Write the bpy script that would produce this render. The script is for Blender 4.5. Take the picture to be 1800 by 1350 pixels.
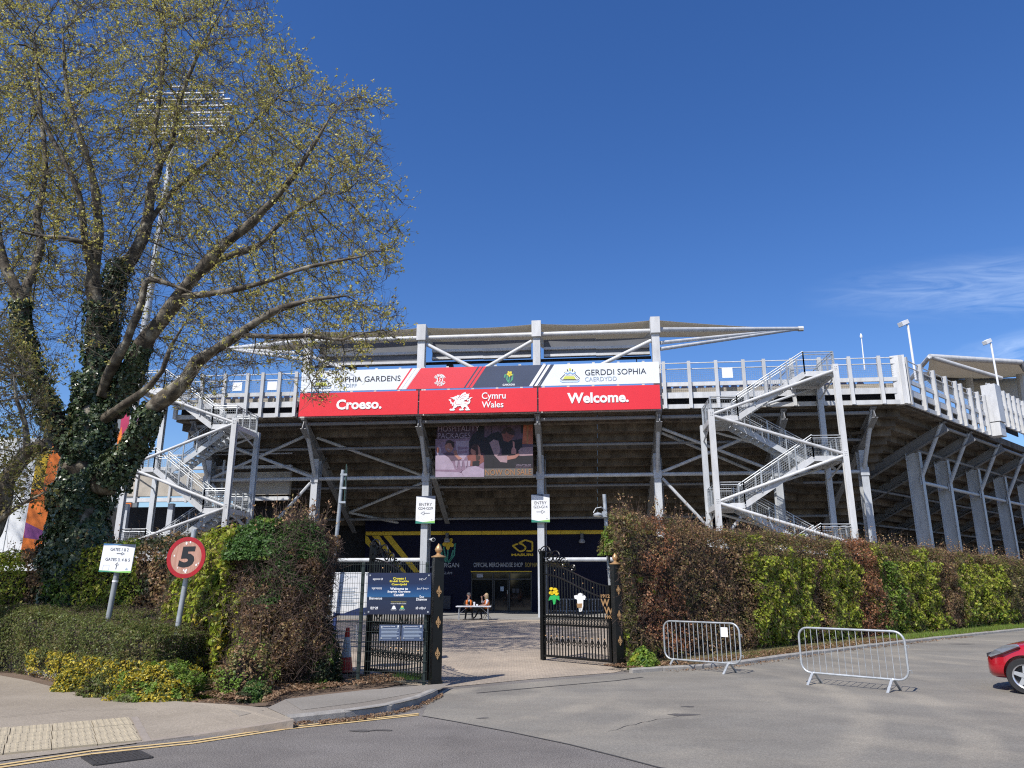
import bpy, math, random
import numpy as np
from mathutils import Vector, Matrix
from mathutils.geometry import tessellate_polygon
R = math.radians
random.seed(7); rng = np.random.default_rng(11)
scene = bpy.context.scene
for o in list(bpy.data.objects): bpy.data.objects.remove(o)
COL = scene.collection

# ------------------------------------------------------------ camera, sky, sun, exposure
F, PITCH, CZ = 1300.0, R(15.07), 2.0
cam = bpy.data.cameras.new('camera'); cam.lens = 26.0; cam.sensor_width = 36.0
cam.clip_start = 0.1; cam.clip_end = 6000
camo = bpy.data.objects.new('camera', cam); COL.objects.link(camo)
camo.location = (0, 0, CZ); camo.rotation_euler = (R(90) + PITCH, 0, 0)
scene.camera = camo

SUN_EL, SUN_AZ = R(49), R(34)          # azimuth: how far right of straight ahead the shadows point
sun_from = Vector((-math.sin(SUN_AZ)*math.cos(SUN_EL), -math.cos(SUN_AZ)*math.cos(SUN_EL), math.sin(SUN_EL)))
world = bpy.data.worlds.new('World'); scene.world = world; world.use_nodes = True
nt = world.node_tree; bg = nt.nodes['Background']
sky = nt.nodes.new('ShaderNodeTexSky'); sky.sky_type = 'NISHITA'; sky.sun_disc = False
sky.sun_elevation = SUN_EL; sky.sun_rotation = math.atan2(sun_from.x, sun_from.y)
sky.altitude = 0; sky.air_density = 1.0; sky.dust_density = 0.55; sky.ozone_density = 4.0
bg.inputs['Strength'].default_value = 0.142

def cam_ray(px, py):
    x = (px - 900)/F; y = (675 - py)/F
    return Vector((x, math.cos(PITCH) - y*math.sin(PITCH), math.sin(PITCH) + y*math.cos(PITCH)))

# thin cirrus in the sky, low on the right
def wisp(prev, px, py, wa, wb, tilt, amount, seed):
    N = nt.nodes; L = nt.links
    d = cam_ray(px, py).normalized()
    right = d.cross(Vector((0, 0, 1))).normalized(); up = right.cross(d)
    a_dir = (right*math.cos(tilt) + up*math.sin(tilt)); b_dir = (up*math.cos(tilt) - right*math.sin(tilt))
    tc = N.new('ShaderNodeTexCoord')
    def dot(v):
        n = N.new('ShaderNodeVectorMath'); n.operation = 'DOT_PRODUCT'
        L.new(tc.outputs['Generated'], n.inputs[0]); n.inputs[1].default_value = v; return n.outputs['Value']
    def m(op, a, b=None, c=None):
        n = N.new('ShaderNodeMath'); n.operation = op
        for i, v in enumerate((a, b, c)):
            if v is None: continue
            if isinstance(v, (int, float)): n.inputs[i].default_value = v
            else: L.new(v, n.inputs[i])
        return n.outputs[0]
    a = dot(a_dir); b = dot(b_dir); f = dot(d)
    cmb = N.new('ShaderNodeCombineXYZ')
    L.new(m('MULTIPLY', a, 9.0), cmb.inputs[0]); L.new(m('MULTIPLY', b, 55.0), cmb.inputs[1]); cmb.inputs[2].default_value = seed
    no = N.new('ShaderNodeTexNoise'); no.inputs['Scale'].default_value = 1.0; no.inputs['Detail'].default_value = 7
    no.inputs['Distortion'].default_value = 1.6; no.inputs['Roughness'].default_value = .6
    L.new(cmb.outputs[0], no.inputs['Vector'])
    r2 = m('ADD', m('POWER', m('DIVIDE', a, wa), 2.0), m('POWER', m('DIVIDE', b, wb), 2.0))
    mask = m('POWER', m('MAXIMUM', m('SUBTRACT', 1.0, r2), 0.0), 1.6)
    mask = m('MULTIPLY', mask, m('GREATER_THAN', f, 0.0))
    st = m('MAXIMUM', m('MULTIPLY', m('SUBTRACT', no.outputs['Fac'], 0.33), 2.6), 0.0)
    fac = m('MINIMUM', m('MULTIPLY', m('MULTIPLY', mask, st), amount), 0.8)
    mx = N.new('ShaderNodeMix'); mx.data_type = 'RGBA'; L.new(fac, mx.inputs['Factor'])
    L.new(prev, mx.inputs['A']); mx.inputs['B'].default_value = (7.5, 8.6, 10.0, 1)
    return mx.outputs['Result']
hsv = nt.nodes.new('ShaderNodeHueSaturation'); hsv.inputs['Saturation'].default_value = 1.25; hsv.inputs['Hue'].default_value = .512
nt.links.new(sky.outputs['Color'], hsv.inputs['Color'])
out = wisp(hsv.outputs['Color'], 1790, 500, .24, .045, R(-9), .22, 3.1)
out = wisp(out, 1800, 612, .10, .025, R(4), .25, 8.4)
nt.links.new(out, bg.inputs['Color'])

sl = bpy.data.lights.new('sun', 'SUN'); sl.energy = 5.0; sl.angle = R(0.53); sl.color = (1.0, .955, .89)
so = bpy.data.objects.new('sun', sl); COL.objects.link(so); so.location = (-20, -30, 60)
so.rotation_euler = (-sun_from).to_track_quat('-Z', 'Y').to_euler()
vs = scene.view_settings; vs.view_transform = 'Standard'; vs.look = 'None'; vs.gamma = 1; vs.use_curve_mapping = False
vs.exposure = 0.12
scene.cycles.use_denoising = False; scene.cycles.filter_width = 1.15
scene.cycles.max_bounces = 6; scene.cycles.transparent_max_bounces = 12

# ------------------------------------------------------------ measuring helpers
def G(px, py, z=0.0):
    d = cam_ray(px, py); t = (z - CZ)/d.z
    return Vector((d.x*t, d.y*t, z))
def AtY(px, py, Y):
    d = cam_ray(px, py); t = Y/d.y
    return Vector((d.x*t, Y, CZ + d.z*t))
class Frame:
    """an upright or leaning plane: origin, along, up, outward normal"""
    def __init__(s, O, X, Y=(0, 0, 1)):
        s.O = Vector(O); s.X = Vector(X).normalized(); s.Y = Vector(Y).normalized()
        s.N = s.X.cross(s.Y).normalized()          # towards the viewer for X right, Y up
    def P(s, a, b, off=0.0): return s.O + s.X*a + s.Y*b + s.N*off
    def uv(s, px, py, off=0.0):
        d = cam_ray(px, py); o = s.O + s.N*off; C = Vector((0, 0, CZ))
        t = (o - C).dot(s.N)/d.dot(s.N); p = C + d*t - s.O
        return p.dot(s.X), p.dot(s.Y)
    def shifted(s, off): return Frame(s.O + s.N*off, s.X, s.Y)

# ------------------------------------------------------------ materials
MATS = {}
def mat(name, col, rough=.6, metal=0.0, var=.15, scale=3.0, bump=0.0, bscale=40.0, spec=.5, col2=None, stretch=(1, 1, 1), coat=0.0, detail=5, rand=0.0):
    if name in MATS: return MATS[name]
    m = bpy.data.materials.new(name); m.use_nodes = True; t = m.node_tree; N = t.nodes; L = t.links
    b = N['Principled BSDF']; b.inputs['Roughness'].default_value = rough; b.inputs['Metallic'].default_value = metal
    b.inputs['Specular IOR Level'].default_value = spec; b.inputs['Coat Weight'].default_value = coat
    tc = N.new('ShaderNodeTexCoord'); mp = N.new('ShaderNodeMapping'); mp.inputs['Scale'].default_value = stretch
    L.new(tc.outputs['Object'], mp.inputs['Vector'])
    if var > 0 or col2:
        no = N.new('ShaderNodeTexNoise'); no.inputs['Scale'].default_value = scale; no.inputs['Detail'].default_value = detail
        no.inputs['Roughness'].default_value = .65
        L.new(mp.outputs[0], no.inputs['Vector'])
        cr = N.new('ShaderNodeValToRGB'); cr.color_ramp.elements[0].position = .32; cr.color_ramp.elements[1].position = .68
        c1 = tuple(max(0, c*(1 - var)) for c in col); c2 = col2 if col2 else tuple(min(1, c*(1 + var)) for c in col)
        cr.color_ramp.elements[0].color = (*c1, 1); cr.color_ramp.elements[1].color = (*c2, 1)
        L.new(no.outputs['Fac'], cr.inputs['Fac']); colr = cr.outputs['Color']
        if rand > 0:            # each unit cast or painted a little differently
            oi = N.new('ShaderNodeObjectInfo'); mr = N.new('ShaderNodeMapRange'); mr.inputs['To Min'].default_value = 1 - rand; mr.inputs['To Max'].default_value = 1 + rand
            L.new(oi.outputs['Random'], mr.inputs['Value']); vm = N.new('ShaderNodeMix'); vm.data_type = 'RGBA'; vm.blend_type = 'MULTIPLY'; vm.inputs['Factor'].default_value = 1
            L.new(colr, vm.inputs['A']); L.new(mr.outputs[0], vm.inputs['B']); colr = vm.outputs['Result']
        L.new(colr, b.inputs['Base Color'])
    else: b.inputs['Base Color'].default_value = (*col, 1)
    if bump > 0:
        n2 = N.new('ShaderNodeTexNoise'); n2.inputs['Scale'].default_value = bscale; n2.inputs['Detail'].default_value = 4
        L.new(mp.outputs[0], n2.inputs['Vector'])
        bp = N.new('ShaderNodeBump'); bp.inputs['Strength'].default_value = bump; bp.inputs['Distance'].default_value = .02
        L.new(n2.outputs['Fac'], bp.inputs['Height']); L.new(bp.outputs[0], b.inputs['Normal'])
    MATS[name] = m; return m
def leaf_mat(name, rough=.5, trans=.35, spec=.4):
    m = bpy.data.materials.new(name); m.use_nodes = True; t = m.node_tree; N = t.nodes; L = t.links
    b = N['Principled BSDF']; b.inputs['Roughness'].default_value = rough; b.inputs['Specular IOR Level'].default_value = spec
    at = N.new('ShaderNodeAttribute'); at.attribute_name = 'Col'; L.new(at.outputs['Color'], b.inputs['Base Color'])
    tr = N.new('ShaderNodeBsdfTranslucent'); L.new(at.outputs['Color'], tr.inputs['Color'])
    mx = N.new('ShaderNodeMixShader'); mx.inputs[0].default_value = trans
    L.new(b.outputs[0], mx.inputs[1]); L.new(tr.outputs[0], mx.inputs[2]); L.new(mx.outputs[0], N['Material Output'].inputs['Surface'])
    return m

WHITE = mat('white_paint', (.78, .79, .80), .45, var=.05, scale=1.2)
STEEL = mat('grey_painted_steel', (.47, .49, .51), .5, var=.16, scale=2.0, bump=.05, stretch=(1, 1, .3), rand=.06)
STEELD = mat('shaded_painted_steel', (.20, .205, .215), .55, var=.12, scale=.9)  # the grey paint darkened, shade under the seating put into its colour
FASCIA = mat('pale_painted_fascia', (.53, .535, .535), .5, var=.16, scale=2.2, stretch=(1, 1, .25), detail=8, rand=.08)
GALV = mat('galvanised_steel', (.42, .44, .45), .45, metal=.4, var=.22, scale=6, rand=.1)
TREAD = mat('steel_tread', (.40, .42, .43), .55, metal=.3, var=.2, scale=5)
BLACK = mat('black_gloss_metal', (.006, .0065, .007), .3, var=.2, scale=4, spec=.35)
GOLD = mat('gold_paint', (.50, .30, .14), .4, metal=.45, var=.15, scale=8)
RED = mat('red_vinyl', (.72, .022, .035), .45, var=.04, scale=.6)
REDL = mat('light_red_vinyl', (.74, .05, .07), .45, var=.04, scale=.6)
NAVYV = mat('navy_vinyl', (.055, .07, .115), .4, var=.08, scale=.6)
WHITEV = mat('white_vinyl', (.76, .80, .83), .45, var=.03, scale=.6)
PWHITE = mat('print_white', (.82, .82, .82), .5, var=0)
PDARK = mat('print_charcoal', (.03, .032, .045), .5, var=0)
PBLACK = mat('print_black', (.010, .010, .012), .5, var=0)
PGREY = mat('print_pale_blue_grey', (.36, .43, .52), .5, var=0)
PYEL = mat('print_yellow', (.72, .60, .05), .5, var=0)
PYELS = mat('print_deep_yellow', (.62, .42, .015), .5, var=.06, scale=.7)
PLIME = mat('print_lime', (.60, .62, .10), .5, var=0)
PSKY = mat('print_sky_blue', (.25, .46, .78), .5, var=0)
PGREEN = mat('print_green', (.10, .42, .22), .5, var=0)
PLGREEN = mat('print_light_green', (.25, .55, .12), .5, var=0)
PTEAL = mat('print_teal', (.03, .22, .16), .5, var=0)
PNAVY = mat('print_navy', (.02, .035, .11), .5, var=0)
SHOP = mat('navy_cladding', (.0025, .0035, .022), .6, var=.15, scale=.5, spec=.2)
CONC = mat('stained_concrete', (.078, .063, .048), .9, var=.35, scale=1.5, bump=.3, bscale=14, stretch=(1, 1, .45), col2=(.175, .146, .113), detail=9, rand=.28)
CONCL = mat('pale_concrete', (.40, .36, .30), .9, var=.2, scale=1.0, bump=.2)
FABRIC = mat('cream_roof_fabric', (.66, .63, .56), .8, var=.06, scale=.4)
_n = FABRIC.node_tree.nodes; _t = _n.new('ShaderNodeBsdfTranslucent'); _t.inputs['Color'].default_value = (.58, .55, .48, 1); _m = _n.new('ShaderNodeMixShader'); _m.inputs[0].default_value = .42
FABRIC.node_tree.links.new(_n['Principled BSDF'].outputs[0], _m.inputs[1]); FABRIC.node_tree.links.new(_t.outputs[0], _m.inputs[2]); FABRIC.node_tree.links.new(_m.outputs[0], _n['Material Output'].inputs['Surface'])
LOUVRE = mat('dark_grey_screen', (.11, .115, .13), .5, var=.10, scale=.6)
GLASS = mat('dark_shop_glass', (.012, .014, .016), .06, var=.1, spec=.6)
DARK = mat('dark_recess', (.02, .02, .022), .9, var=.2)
SEATB = mat('navy_seat_plastic', (.012, .018, .06), .45, var=.1)

# ------------------------------------------------------------ objects
def ob(name, data=None, parent=None, label=None, cat=None, group=None, kind=None):
    o = bpy.data.objects.new(name, data); COL.objects.link(o)
    if parent is not None:
        o.parent = parent
        top = parent
        o.matrix_parent_inverse = Matrix.Identity(4) if parent.get('_local') else world_of(parent).inverted()
    if label: o['label'] = label
    if cat: o['category'] = cat
    if group: o['group'] = group
    if kind: o['kind'] = kind
    return o
def world_of(o):
    m = Matrix.LocRotScale(o.location, o.rotation_euler, o.scale)
    return (world_of(o.parent) @ o.matrix_parent_inverse @ m) if o.parent else m
def thing(name, label, cat, loc=(0, 0, 0), rz=0.0, group=None, local=False):
    o = ob(name, None, None, label, cat, group); o.location = loc; o.rotation_euler = (0, 0, rz)
    o.empty_display_size = .3
    if local: o['_local'] = 1
    return o
def copy_thing(root, loc, rz, label=None, group=None):
    r = root.copy(); COL.objects.link(r); r.location = loc; r.rotation_euler = (0, 0, rz)
    if label: r['label'] = label
    if group: r['group'] = group
    def kids(src, dst):
        for ch in [c for c in src.children]:
            c = ch.copy(); COL.objects.link(c); c.parent = dst; c.matrix_parent_inverse = ch.matrix_parent_inverse.copy()
            kids(ch, c)
    kids(root, r)
    return r

class MB:
    def __init__(s): s.v = []; s.f = []
    def add(s, vs_, fs_):
        n = len(s.v); s.v += [tuple(v) for v in vs_]; s.f += [tuple(i + n for i in f) for f in fs_]; return s
    def box(s, c, sz, rz=0.0):
        c = Vector(c); x, y, z = [d/2 for d in sz]; ca, sa = math.cos(rz), math.sin(rz); vs_ = []
        for dx, dy, dz in ((-x, -y, -z), (x, -y, -z), (x, y, -z), (-x, y, -z), (-x, -y, z), (x, -y, z), (x, y, z), (-x, y, z)):
            vs_.append((c.x + dx*ca - dy*sa, c.y + dx*sa + dy*ca, c.z + dz))
        return s.add(vs_, [(0, 3, 2, 1), (4, 5, 6, 7), (0, 1, 5, 4), (1, 2, 6, 5), (2, 3, 7, 6), (3, 0, 4, 7)])
    def beam(s, p0, p1, w, h, up=(0, 0, 1)):
        p0 = Vector(p0); p1 = Vector(p1); d = (p1 - p0).normalized(); up = Vector(up)
        if abs(d.dot(up)) > .995: up = Vector((0, 1, 0))
        sd = d.cross(up).normalized(); u = sd.cross(d)
        vs_ = []
        for p in (p0, p1):
            for a, b in ((-1, -1), (1, -1), (1, 1), (-1, 1)): vs_.append(p + sd*(a*w/2) + u*(b*h/2))
        return s.add(vs_, [(0, 3, 2, 1), (4, 5, 6, 7), (0, 1, 5, 4), (1, 2, 6, 5), (2, 3, 7, 6), (3, 0, 4, 7)])
    def path(s, pts, r, n=8, closed=False, caps=True, rs=None):
        pts = [Vector(p) for p in pts]; m = len(pts); base = len(s.v)
        nrm = None
        for i, p in enumerate(pts):
            a = pts[i - 1] if (i > 0 or closed) else p; b = pts[(i + 1) % m] if (i < m - 1 or closed) else p
            d = (b - a).normalized()
            if nrm is None:
                nrm = d.cross(Vector((0, 0, 1)) if abs(d.z) < .9 else Vector((1, 0, 0))).normalized()
            else:
                nrm = (nrm - d*nrm.dot(d)).normalized()
            bn = d.cross(nrm); rr = rs[i] if rs else r
            for k in range(n):
                a_ = 2*math.pi*k/n; s.v.append(tuple(p + nrm*(math.cos(a_)*rr) + bn*(math.sin(a_)*rr)))
        rng_ = m if closed else m - 1
        for i in range(rng_):
            j = (i + 1) % m
            for k in range(n):
                k2 = (k + 1) % n
                s.f.append((base + i*n + k, base + i*n + k2, base + j*n + k2, base + j*n + k))
        if caps and not closed:
            s.f.append(tuple(base + k for k in range(n - 1, -1, -1))); s.f.append(tuple(base + (m - 1)*n + k for k in range(n)))
        return s
    def tube(s, p0, p1, r, n=8, r2=None): return s.path([p0, p1], r, n, rs=[r, r2 if r2 is not None else r])
    def prism(s, pts, ext):
        pts = [Vector(p) for p in pts]; ext = Vector(ext); n = len(pts)
        tri = tessellate_polygon([pts])
        fs = [tuple(t) for t in tri] + [tuple(i + n for i in reversed(t)) for t in tri]
        for i in range(n):
            j = (i + 1) % n; fs.append((i, j, j + n, i + n))
        return s.add(pts + [p + ext for p in pts], fs)
    def flat(s, pts):
        pts = [Vector(p) for p in pts]; return s.add(pts, [tuple(t) for t in tessellate_polygon([pts])])
    def lathe(s, prof, c, n=12, axis='Z', caps=True):
        c = Vector(c); base = len(s.v); m = len(prof)
        for r, z in prof:
            for k in range(n):
                a = 2*math.pi*k/n; x, y = r*math.cos(a), r*math.sin(a)
                s.v.append(tuple(c + (Vector((x, y, z)) if axis == 'Z' else Vector((x, z, y)) if axis == 'Y' else Vector((z, x, y)))))
        for i in range(m - 1):
            for k in range(n):
                k2 = (k + 1) % n; s.f.append((base + i*n + k, base + i*n + k2, base + (i + 1)*n + k2, base + (i + 1)*n + k))
        if caps: s.f.append(tuple(base + k for k in range(n - 1, -1, -1))); s.f.append(tuple(base + (m - 1)*n + k for k in range(n)))
        return s
    def mesh(s, name, m=None, smooth=False, fix=True):
        me = bpy.data.meshes.new(name); me.from_pydata(s.v, [], s.f); me.update()
        if fix:
            import bmesh
            bm = bmesh.new(); bm.from_mesh(me); bmesh.ops.recalc_face_normals(bm, faces=bm.faces); bm.to_mesh(me); bm.free()
        if m: me.materials.append(m)
        if smooth:
            me.polygons.foreach_set('use_smooth', [True]*len(me.polygons)); me.set_sharp_from_angle(angle=R(40))
        return me
    def build(s, name, m, parent=None, label=None, cat=None, group=None, kind=None, smooth=False):
        return ob(name, s.mesh(name, m, smooth), parent, label, cat, group, kind)
def inst(name, me, parent, loc, rz=0.0):
    o = ob(name, me, parent); o.location = loc; o.rotation_euler = (0, 0, rz); return o

def ngrid(P, seed):
    P = np.asarray(P, dtype=np.float64); i = np.floor(P).astype(np.int64); f = P - i; f = f*f*(3 - 2*f)
    def h(a, b, c):
        n = (a*374761393 + b*668265263 + c*2147483647 + seed*974711) & 0x7fffffff
        n = (n ^ (n >> 13))*1274126177 & 0x7fffffff
        return ((n ^ (n >> 16)) & 0xffff)/65535.0
    r = 0
    for dx in (0, 1):
        wx = f[:, 0] if dx else 1 - f[:, 0]
        for dy in (0, 1):
            wy = f[:, 1] if dy else 1 - f[:, 1]
            for dz in (0, 1):
                wz = f[:, 2] if dz else 1 - f[:, 2]
                r = r + wx*wy*wz*h(i[:, 0] + dx, i[:, 1] + dy, i[:, 2] + dz)
    return r
def noise(P, sc, seed=1, oct_=2):
    P = np.asarray(P); r = 0; a = 1; t = 0
    for k in range(oct_):
        r = r + a*ngrid(P*sc*(2**k) + 17.3*k, seed + k); t += a; a *= .5
    return r/t
def np_mesh(name, V, Fq, m, cols=None):
    me = bpy.data.meshes.new(name); nv = len(V); nf, k = Fq.shape
    me.vertices.add(nv); me.vertices.foreach_set('co', np.ascontiguousarray(V, dtype=np.float32).ravel())
    me.loops.add(nf*k); me.loops.foreach_set('vertex_index', np.ascontiguousarray(Fq, dtype=np.int32).ravel())
    me.polygons.add(nf); me.polygons.foreach_set('loop_start', np.arange(0, nf*k, k, dtype=np.int32))
    me.update(calc_edges=True)
    if cols is not None:
        at = me.attributes.new('Col', 'FLOAT_COLOR', 'FACE')
        c4 = np.ones((nf, 4), dtype=np.float32); c4[:, :3] = cols; at.data.foreach_set('color', c4.ravel())
    me.materials.append(m); return me
def unit(a): return a/np.maximum(np.linalg.norm(a, axis=1, keepdims=True), 1e-9)
def leaves(name, C, Nr, size, col, m, parent=None, aspect=.55, fold=.22, kind=None, **kw):
    n = len(C); Nr = unit(Nr); t = unit(np.cross(rng.normal(size=(n, 3)), Nr)); b = np.cross(Nr, t)
    s = np.asarray(size).reshape(-1, 1)*np.ones((n, 1)); V = np.empty((n, 4, 3))
    V[:, 0] = C - t*s; V[:, 1] = C + b*s*aspect + Nr*s*fold; V[:, 2] = C + t*s; V[:, 3] = C - b*s*aspect + Nr*s*fold
    me = np_mesh(name, V.reshape(-1, 3), np.arange(4*n).reshape(n, 4), m, col)
    return ob(name, me, parent, kind=kind, **kw)
def sticks(name, P0, P1, r0, r1, m, parent=None, n=3, kind=None, smooth=False, **kw):
    P0 = np.asarray(P0); P1 = np.asarray(P1); k = len(P0); d = unit(P1 - P0)
    ref = np.where(np.abs(d[:, 2:3]) < .9, np.array([[0, 0, 1.0]]), np.array([[1.0, 0, 0]])); a = unit(np.cross(d, ref)); b = np.cross(d, a)
    V = np.empty((k, 2*n, 3)); r0 = np.asarray(r0).reshape(-1, 1)*np.ones((k, 1)); r1 = np.asarray(r1).reshape(-1, 1)*np.ones((k, 1))
    for j in range(n):
        c, s_ = math.cos(2*math.pi*j/n), math.sin(2*math.pi*j/n); off = a*c + b*s_
        V[:, j] = P0 + off*r0; V[:, n + j] = P1 + off*r1
    base = (np.arange(k)*2*n)[:, None]
    Fq = np.concatenate([base + np.array([[j, (j + 1) % n, n + (j + 1) % n, n + j]]) for j in range(n)], axis=0)
    me = np_mesh(name, V.reshape(-1, 3), Fq, m)
    if smooth: me.polygons.foreach_set('use_smooth', np.ones(len(me.polygons), dtype=bool))
    return ob(name, me, parent, kind=kind, **kw)

# ------------------------------------------------------------ flat print on a frame
_tc = {}
def text_mesh(body, bold=0.0):
    key = (body, bold)
    if key in _tc: return _tc[key]
    cu = bpy.data.curves.new('lettering', 'FONT'); cu.body = body; cu.offset = bold; cu.resolution_u = 3; cu.fill_mode = 'FRONT'
    cu.space_line = .95; cu.align_x = 'CENTER'
    o = bpy.data.objects.new('lettering', cu); COL.objects.link(o); bpy.context.view_layer.update()
    me = bpy.data.meshes.new_from_object(o.evaluated_get(bpy.context.evaluated_depsgraph_get()))
    V = np.empty(len(me.vertices)*3); me.vertices.foreach_get('co', V); V = V.reshape(-1, 3)
    Fs = [tuple(p.vertices) for p in me.polygons]
    bpy.data.objects.remove(o); bpy.data.curves.remove(cu); bpy.data.meshes.remove(me)
    if len(V):
        V[:, 0] = (V[:, 0] - V[:, 0].min())/max(1e-6, np.ptp(V[:, 0])); V[:, 1] = (V[:, 1] - V[:, 1].min())/max(1e-6, np.ptp(V[:, 1]))
    _tc[key] = (V, Fs); return V, Fs
def text(body, fr, a0, b0, a1, b1, m, parent, off=.02, bold=0.0, shear=0.0, name='lettering'):
    V, Fs = text_mesh(body, bold); mb = MB(); w, h = a1 - a0, b1 - b0
    mb.add([fr.P(a0 + x*w + y*h*shear, b0 + y*h, off) for x, y, _ in V], Fs)
    return ob(name, mb.mesh(name, m, fix=False), parent)
def text_px(body, fr, x0, y0, x1, y1, m, parent, off=.02, bold=0.0, shear=0.0, name='lettering'):
    """box given by its top-left and bottom-right points as measured on the photograph"""
    a0, b1 = fr.uv(x0, y0); b0 = fr.uv(x0, y1)[1]; a1 = fr.uv(x1, (y0 + y1)/2)[0]
    return text(body, fr, a0, b0, a1, b1, m, parent, off, bold, shear, name)
def flat(fr, pts, m, parent, off=.01, name='print', mb=None):
    q = (mb or MB()).flat([fr.P(a, b, off) for a, b in pts])
    return q if mb else q.build(name, m, parent)
def flat_px(fr, pts, m, parent, off=.01, name='print', mb=None):
    return flat(fr, [fr.uv(x, y) for x, y in pts], m, parent, off, name, mb)
def zpx(pts, x0, y0, k): return [(x0 + x/k, y0 + y/k) for x, y in pts]
def strip(pts, w):
    """outline of a stroke of width w (same units as pts)"""
    L_, R_ = [], []
    for i, p in enumerate(pts):
        a = Vector(pts[max(0, i - 1)]); b = Vector(pts[min(len(pts) - 1, i + 1)]); d = (b - a).normalized(); n = Vector((-d.y, d.x))
        ww = w[i] if isinstance(w, (list, tuple)) else w
        L_.append((p[0] + n.x*ww/2, p[1] + n.y*ww/2)); R_.append((p[0] - n.x*ww/2, p[1] - n.y*ww/2))
    return L_ + R_[::-1]
def ell(cx, cy, rx, ry, n=14, a0=0.0, rot=0.0):
    o = []
    for i in range(n):
        a = a0 + 2*math.pi*i/n; x, y = rx*math.cos(a), ry*math.sin(a)
        o.append((cx + x*math.cos(rot) - y*math.sin(rot), cy + x*math.sin(rot) + y*math.cos(rot)))
    return o
# ============================================================ GROUND
def gmat(name, col, col2, rough, fine, bump, patch=.5, tint=None, fs=220.0, arcs=None):
    m = bpy.data.materials.new(name); m.use_nodes = True; t = m.node_tree; N = t.nodes; L = t.links; b = N['Principled BSDF']
    b.inputs['Roughness'].default_value = rough; b.inputs['Specular IOR Level'].default_value = .3
    tc = N.new('ShaderNodeTexCoord')
    def no(sc, det=4, stretch=None):
        n = N.new('ShaderNodeTexNoise'); n.inputs['Scale'].default_value = sc; n.inputs['Detail'].default_value = det; n.inputs['Roughness'].default_value = .65
        if stretch:
            mp = N.new('ShaderNodeMapping'); mp.inputs['Scale'].default_value = stretch; mp.inputs['Rotation'].default_value = (0, 0, R(25))
            L.new(tc.outputs['Object'], mp.inputs[0]); L.new(mp.outputs[0], n.inputs['Vector'])
        else: L.new(tc.outputs['Object'], n.inputs['Vector'])
        return n
    def ramp(src, p0, p1, c0, c1):
        r = N.new('ShaderNodeValToRGB'); r.color_ramp.elements[0].position = p0; r.color_ramp.elements[1].position = p1
        r.color_ramp.elements[0].color = (*c0, 1); r.color_ramp.elements[1].color = (*c1, 1); L.new(src, r.inputs['Fac']); return r.outputs['Color']
    def mix(f, a, b_, mode='MIX'):
        x = N.new('ShaderNodeMix'); x.data_type = 'RGBA'; x.blend_type = mode
        if isinstance(f, float): x.inputs['Factor'].default_value = f
        else: L.new(f, x.inputs['Factor'])
        L.new(a, x.inputs['A']); L.new(b_, x.inputs['B']); return x.outputs['Result']
    c = ramp(no(.55, 6).outputs['Fac'], .36, .66, col, col2)
    if tint:
        streak = ramp(no(.30, 6, (.45, 1.6, 1)).outputs['Fac'], .44, .66, (0, 0, 0), (1, 1, 1))
        tn = N.new('ShaderNodeRGB'); tn.outputs[0].default_value = (*tint, 1)
        sb = N.new('ShaderNodeMath'); sb.operation = 'MULTIPLY'; sb.inputs[1].default_value = patch; L.new(streak, sb.inputs[0])
        c = mix(sb.outputs[0], c, tn.outputs[0])
    if arcs:                    # faint tyre sweeps turning into the gateway
        for (cx, cy, sc_, k_) in arcs:
            mp2 = N.new('ShaderNodeMapping'); mp2.inputs['Location'].default_value = (-cx, -cy, 0); L.new(tc.outputs['Object'], mp2.inputs[0])
            wv = N.new('ShaderNodeTexWave'); wv.wave_type = 'RINGS'; wv.rings_direction = 'Z'; wv.inputs['Scale'].default_value = sc_; wv.inputs['Distortion'].default_value = 2.2; wv.inputs['Detail'].default_value = 4; wv.inputs['Detail Scale'].default_value = .6
            L.new(mp2.outputs[0], wv.inputs['Vector']); wr = ramp(wv.outputs['Fac'], .55, .95, (0, 0, 0), (1, 1, 1)); mk = ramp(no(.22, 5).outputs['Fac'], .46, .62, (0, 0, 0), (1, 1, 1))
            mm = N.new('ShaderNodeMath'); mm.operation = 'MULTIPLY'; L.new(wr, mm.inputs[0]); L.new(mk, mm.inputs[1]); m2 = N.new('ShaderNodeMath'); m2.operation = 'MULTIPLY'; m2.inputs[1].default_value = k_; L.new(mm.outputs[0], m2.inputs[0])
            tn2 = N.new('ShaderNodeRGB'); tn2.outputs[0].default_value = (*(tint or col2), 1); c = mix(m2.outputs[0], c, tn2.outputs[0])
        dk = ramp(no(.42, 7).outputs['Fac'], .56, .72, (1, 1, 1), (.90, .90, .90)); c = mix(1.0, c, dk, 'MULTIPLY')
    g = ramp(no(fs, 2).outputs['Fac'], .34, .70, (1 - fine,)*3, (1 + fine,)*3)
    c = mix(1.0, c, g, 'MULTIPLY')
    g2 = ramp(no(26, 3).outputs['Fac'], .40, .62, (.88,)*3, (1.06,)*3)
    c = mix(1.0, c, g2, 'MULTIPLY')
    # pale chips and dark oil spots
    vo = N.new('ShaderNodeTexVoronoi'); vo.inputs['Scale'].default_value = 9; L.new(tc.outputs['Object'], vo.inputs['Vector'])
    sp = ramp(vo.outputs['Distance'], .035, .06, (1, 1, 1), (0, 0, 0))
    chip = N.new('ShaderNodeRGB'); chip.outputs[0].default_value = (*[min(1, x*1.9) for x in col2], 1)
    c = mix(sp, c, chip.outputs[0])
    L.new(c, b.inputs['Base Color'])
    bp = N.new('ShaderNodeBump'); bp.inputs['Strength'].default_value = bump; bp.inputs['Distance'].default_value = .012
    L.new(no(fs*.6, 3).outputs['Fac'], bp.inputs['Height']); L.new(bp.outputs[0], b.inputs['Normal'])
    return m
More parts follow.
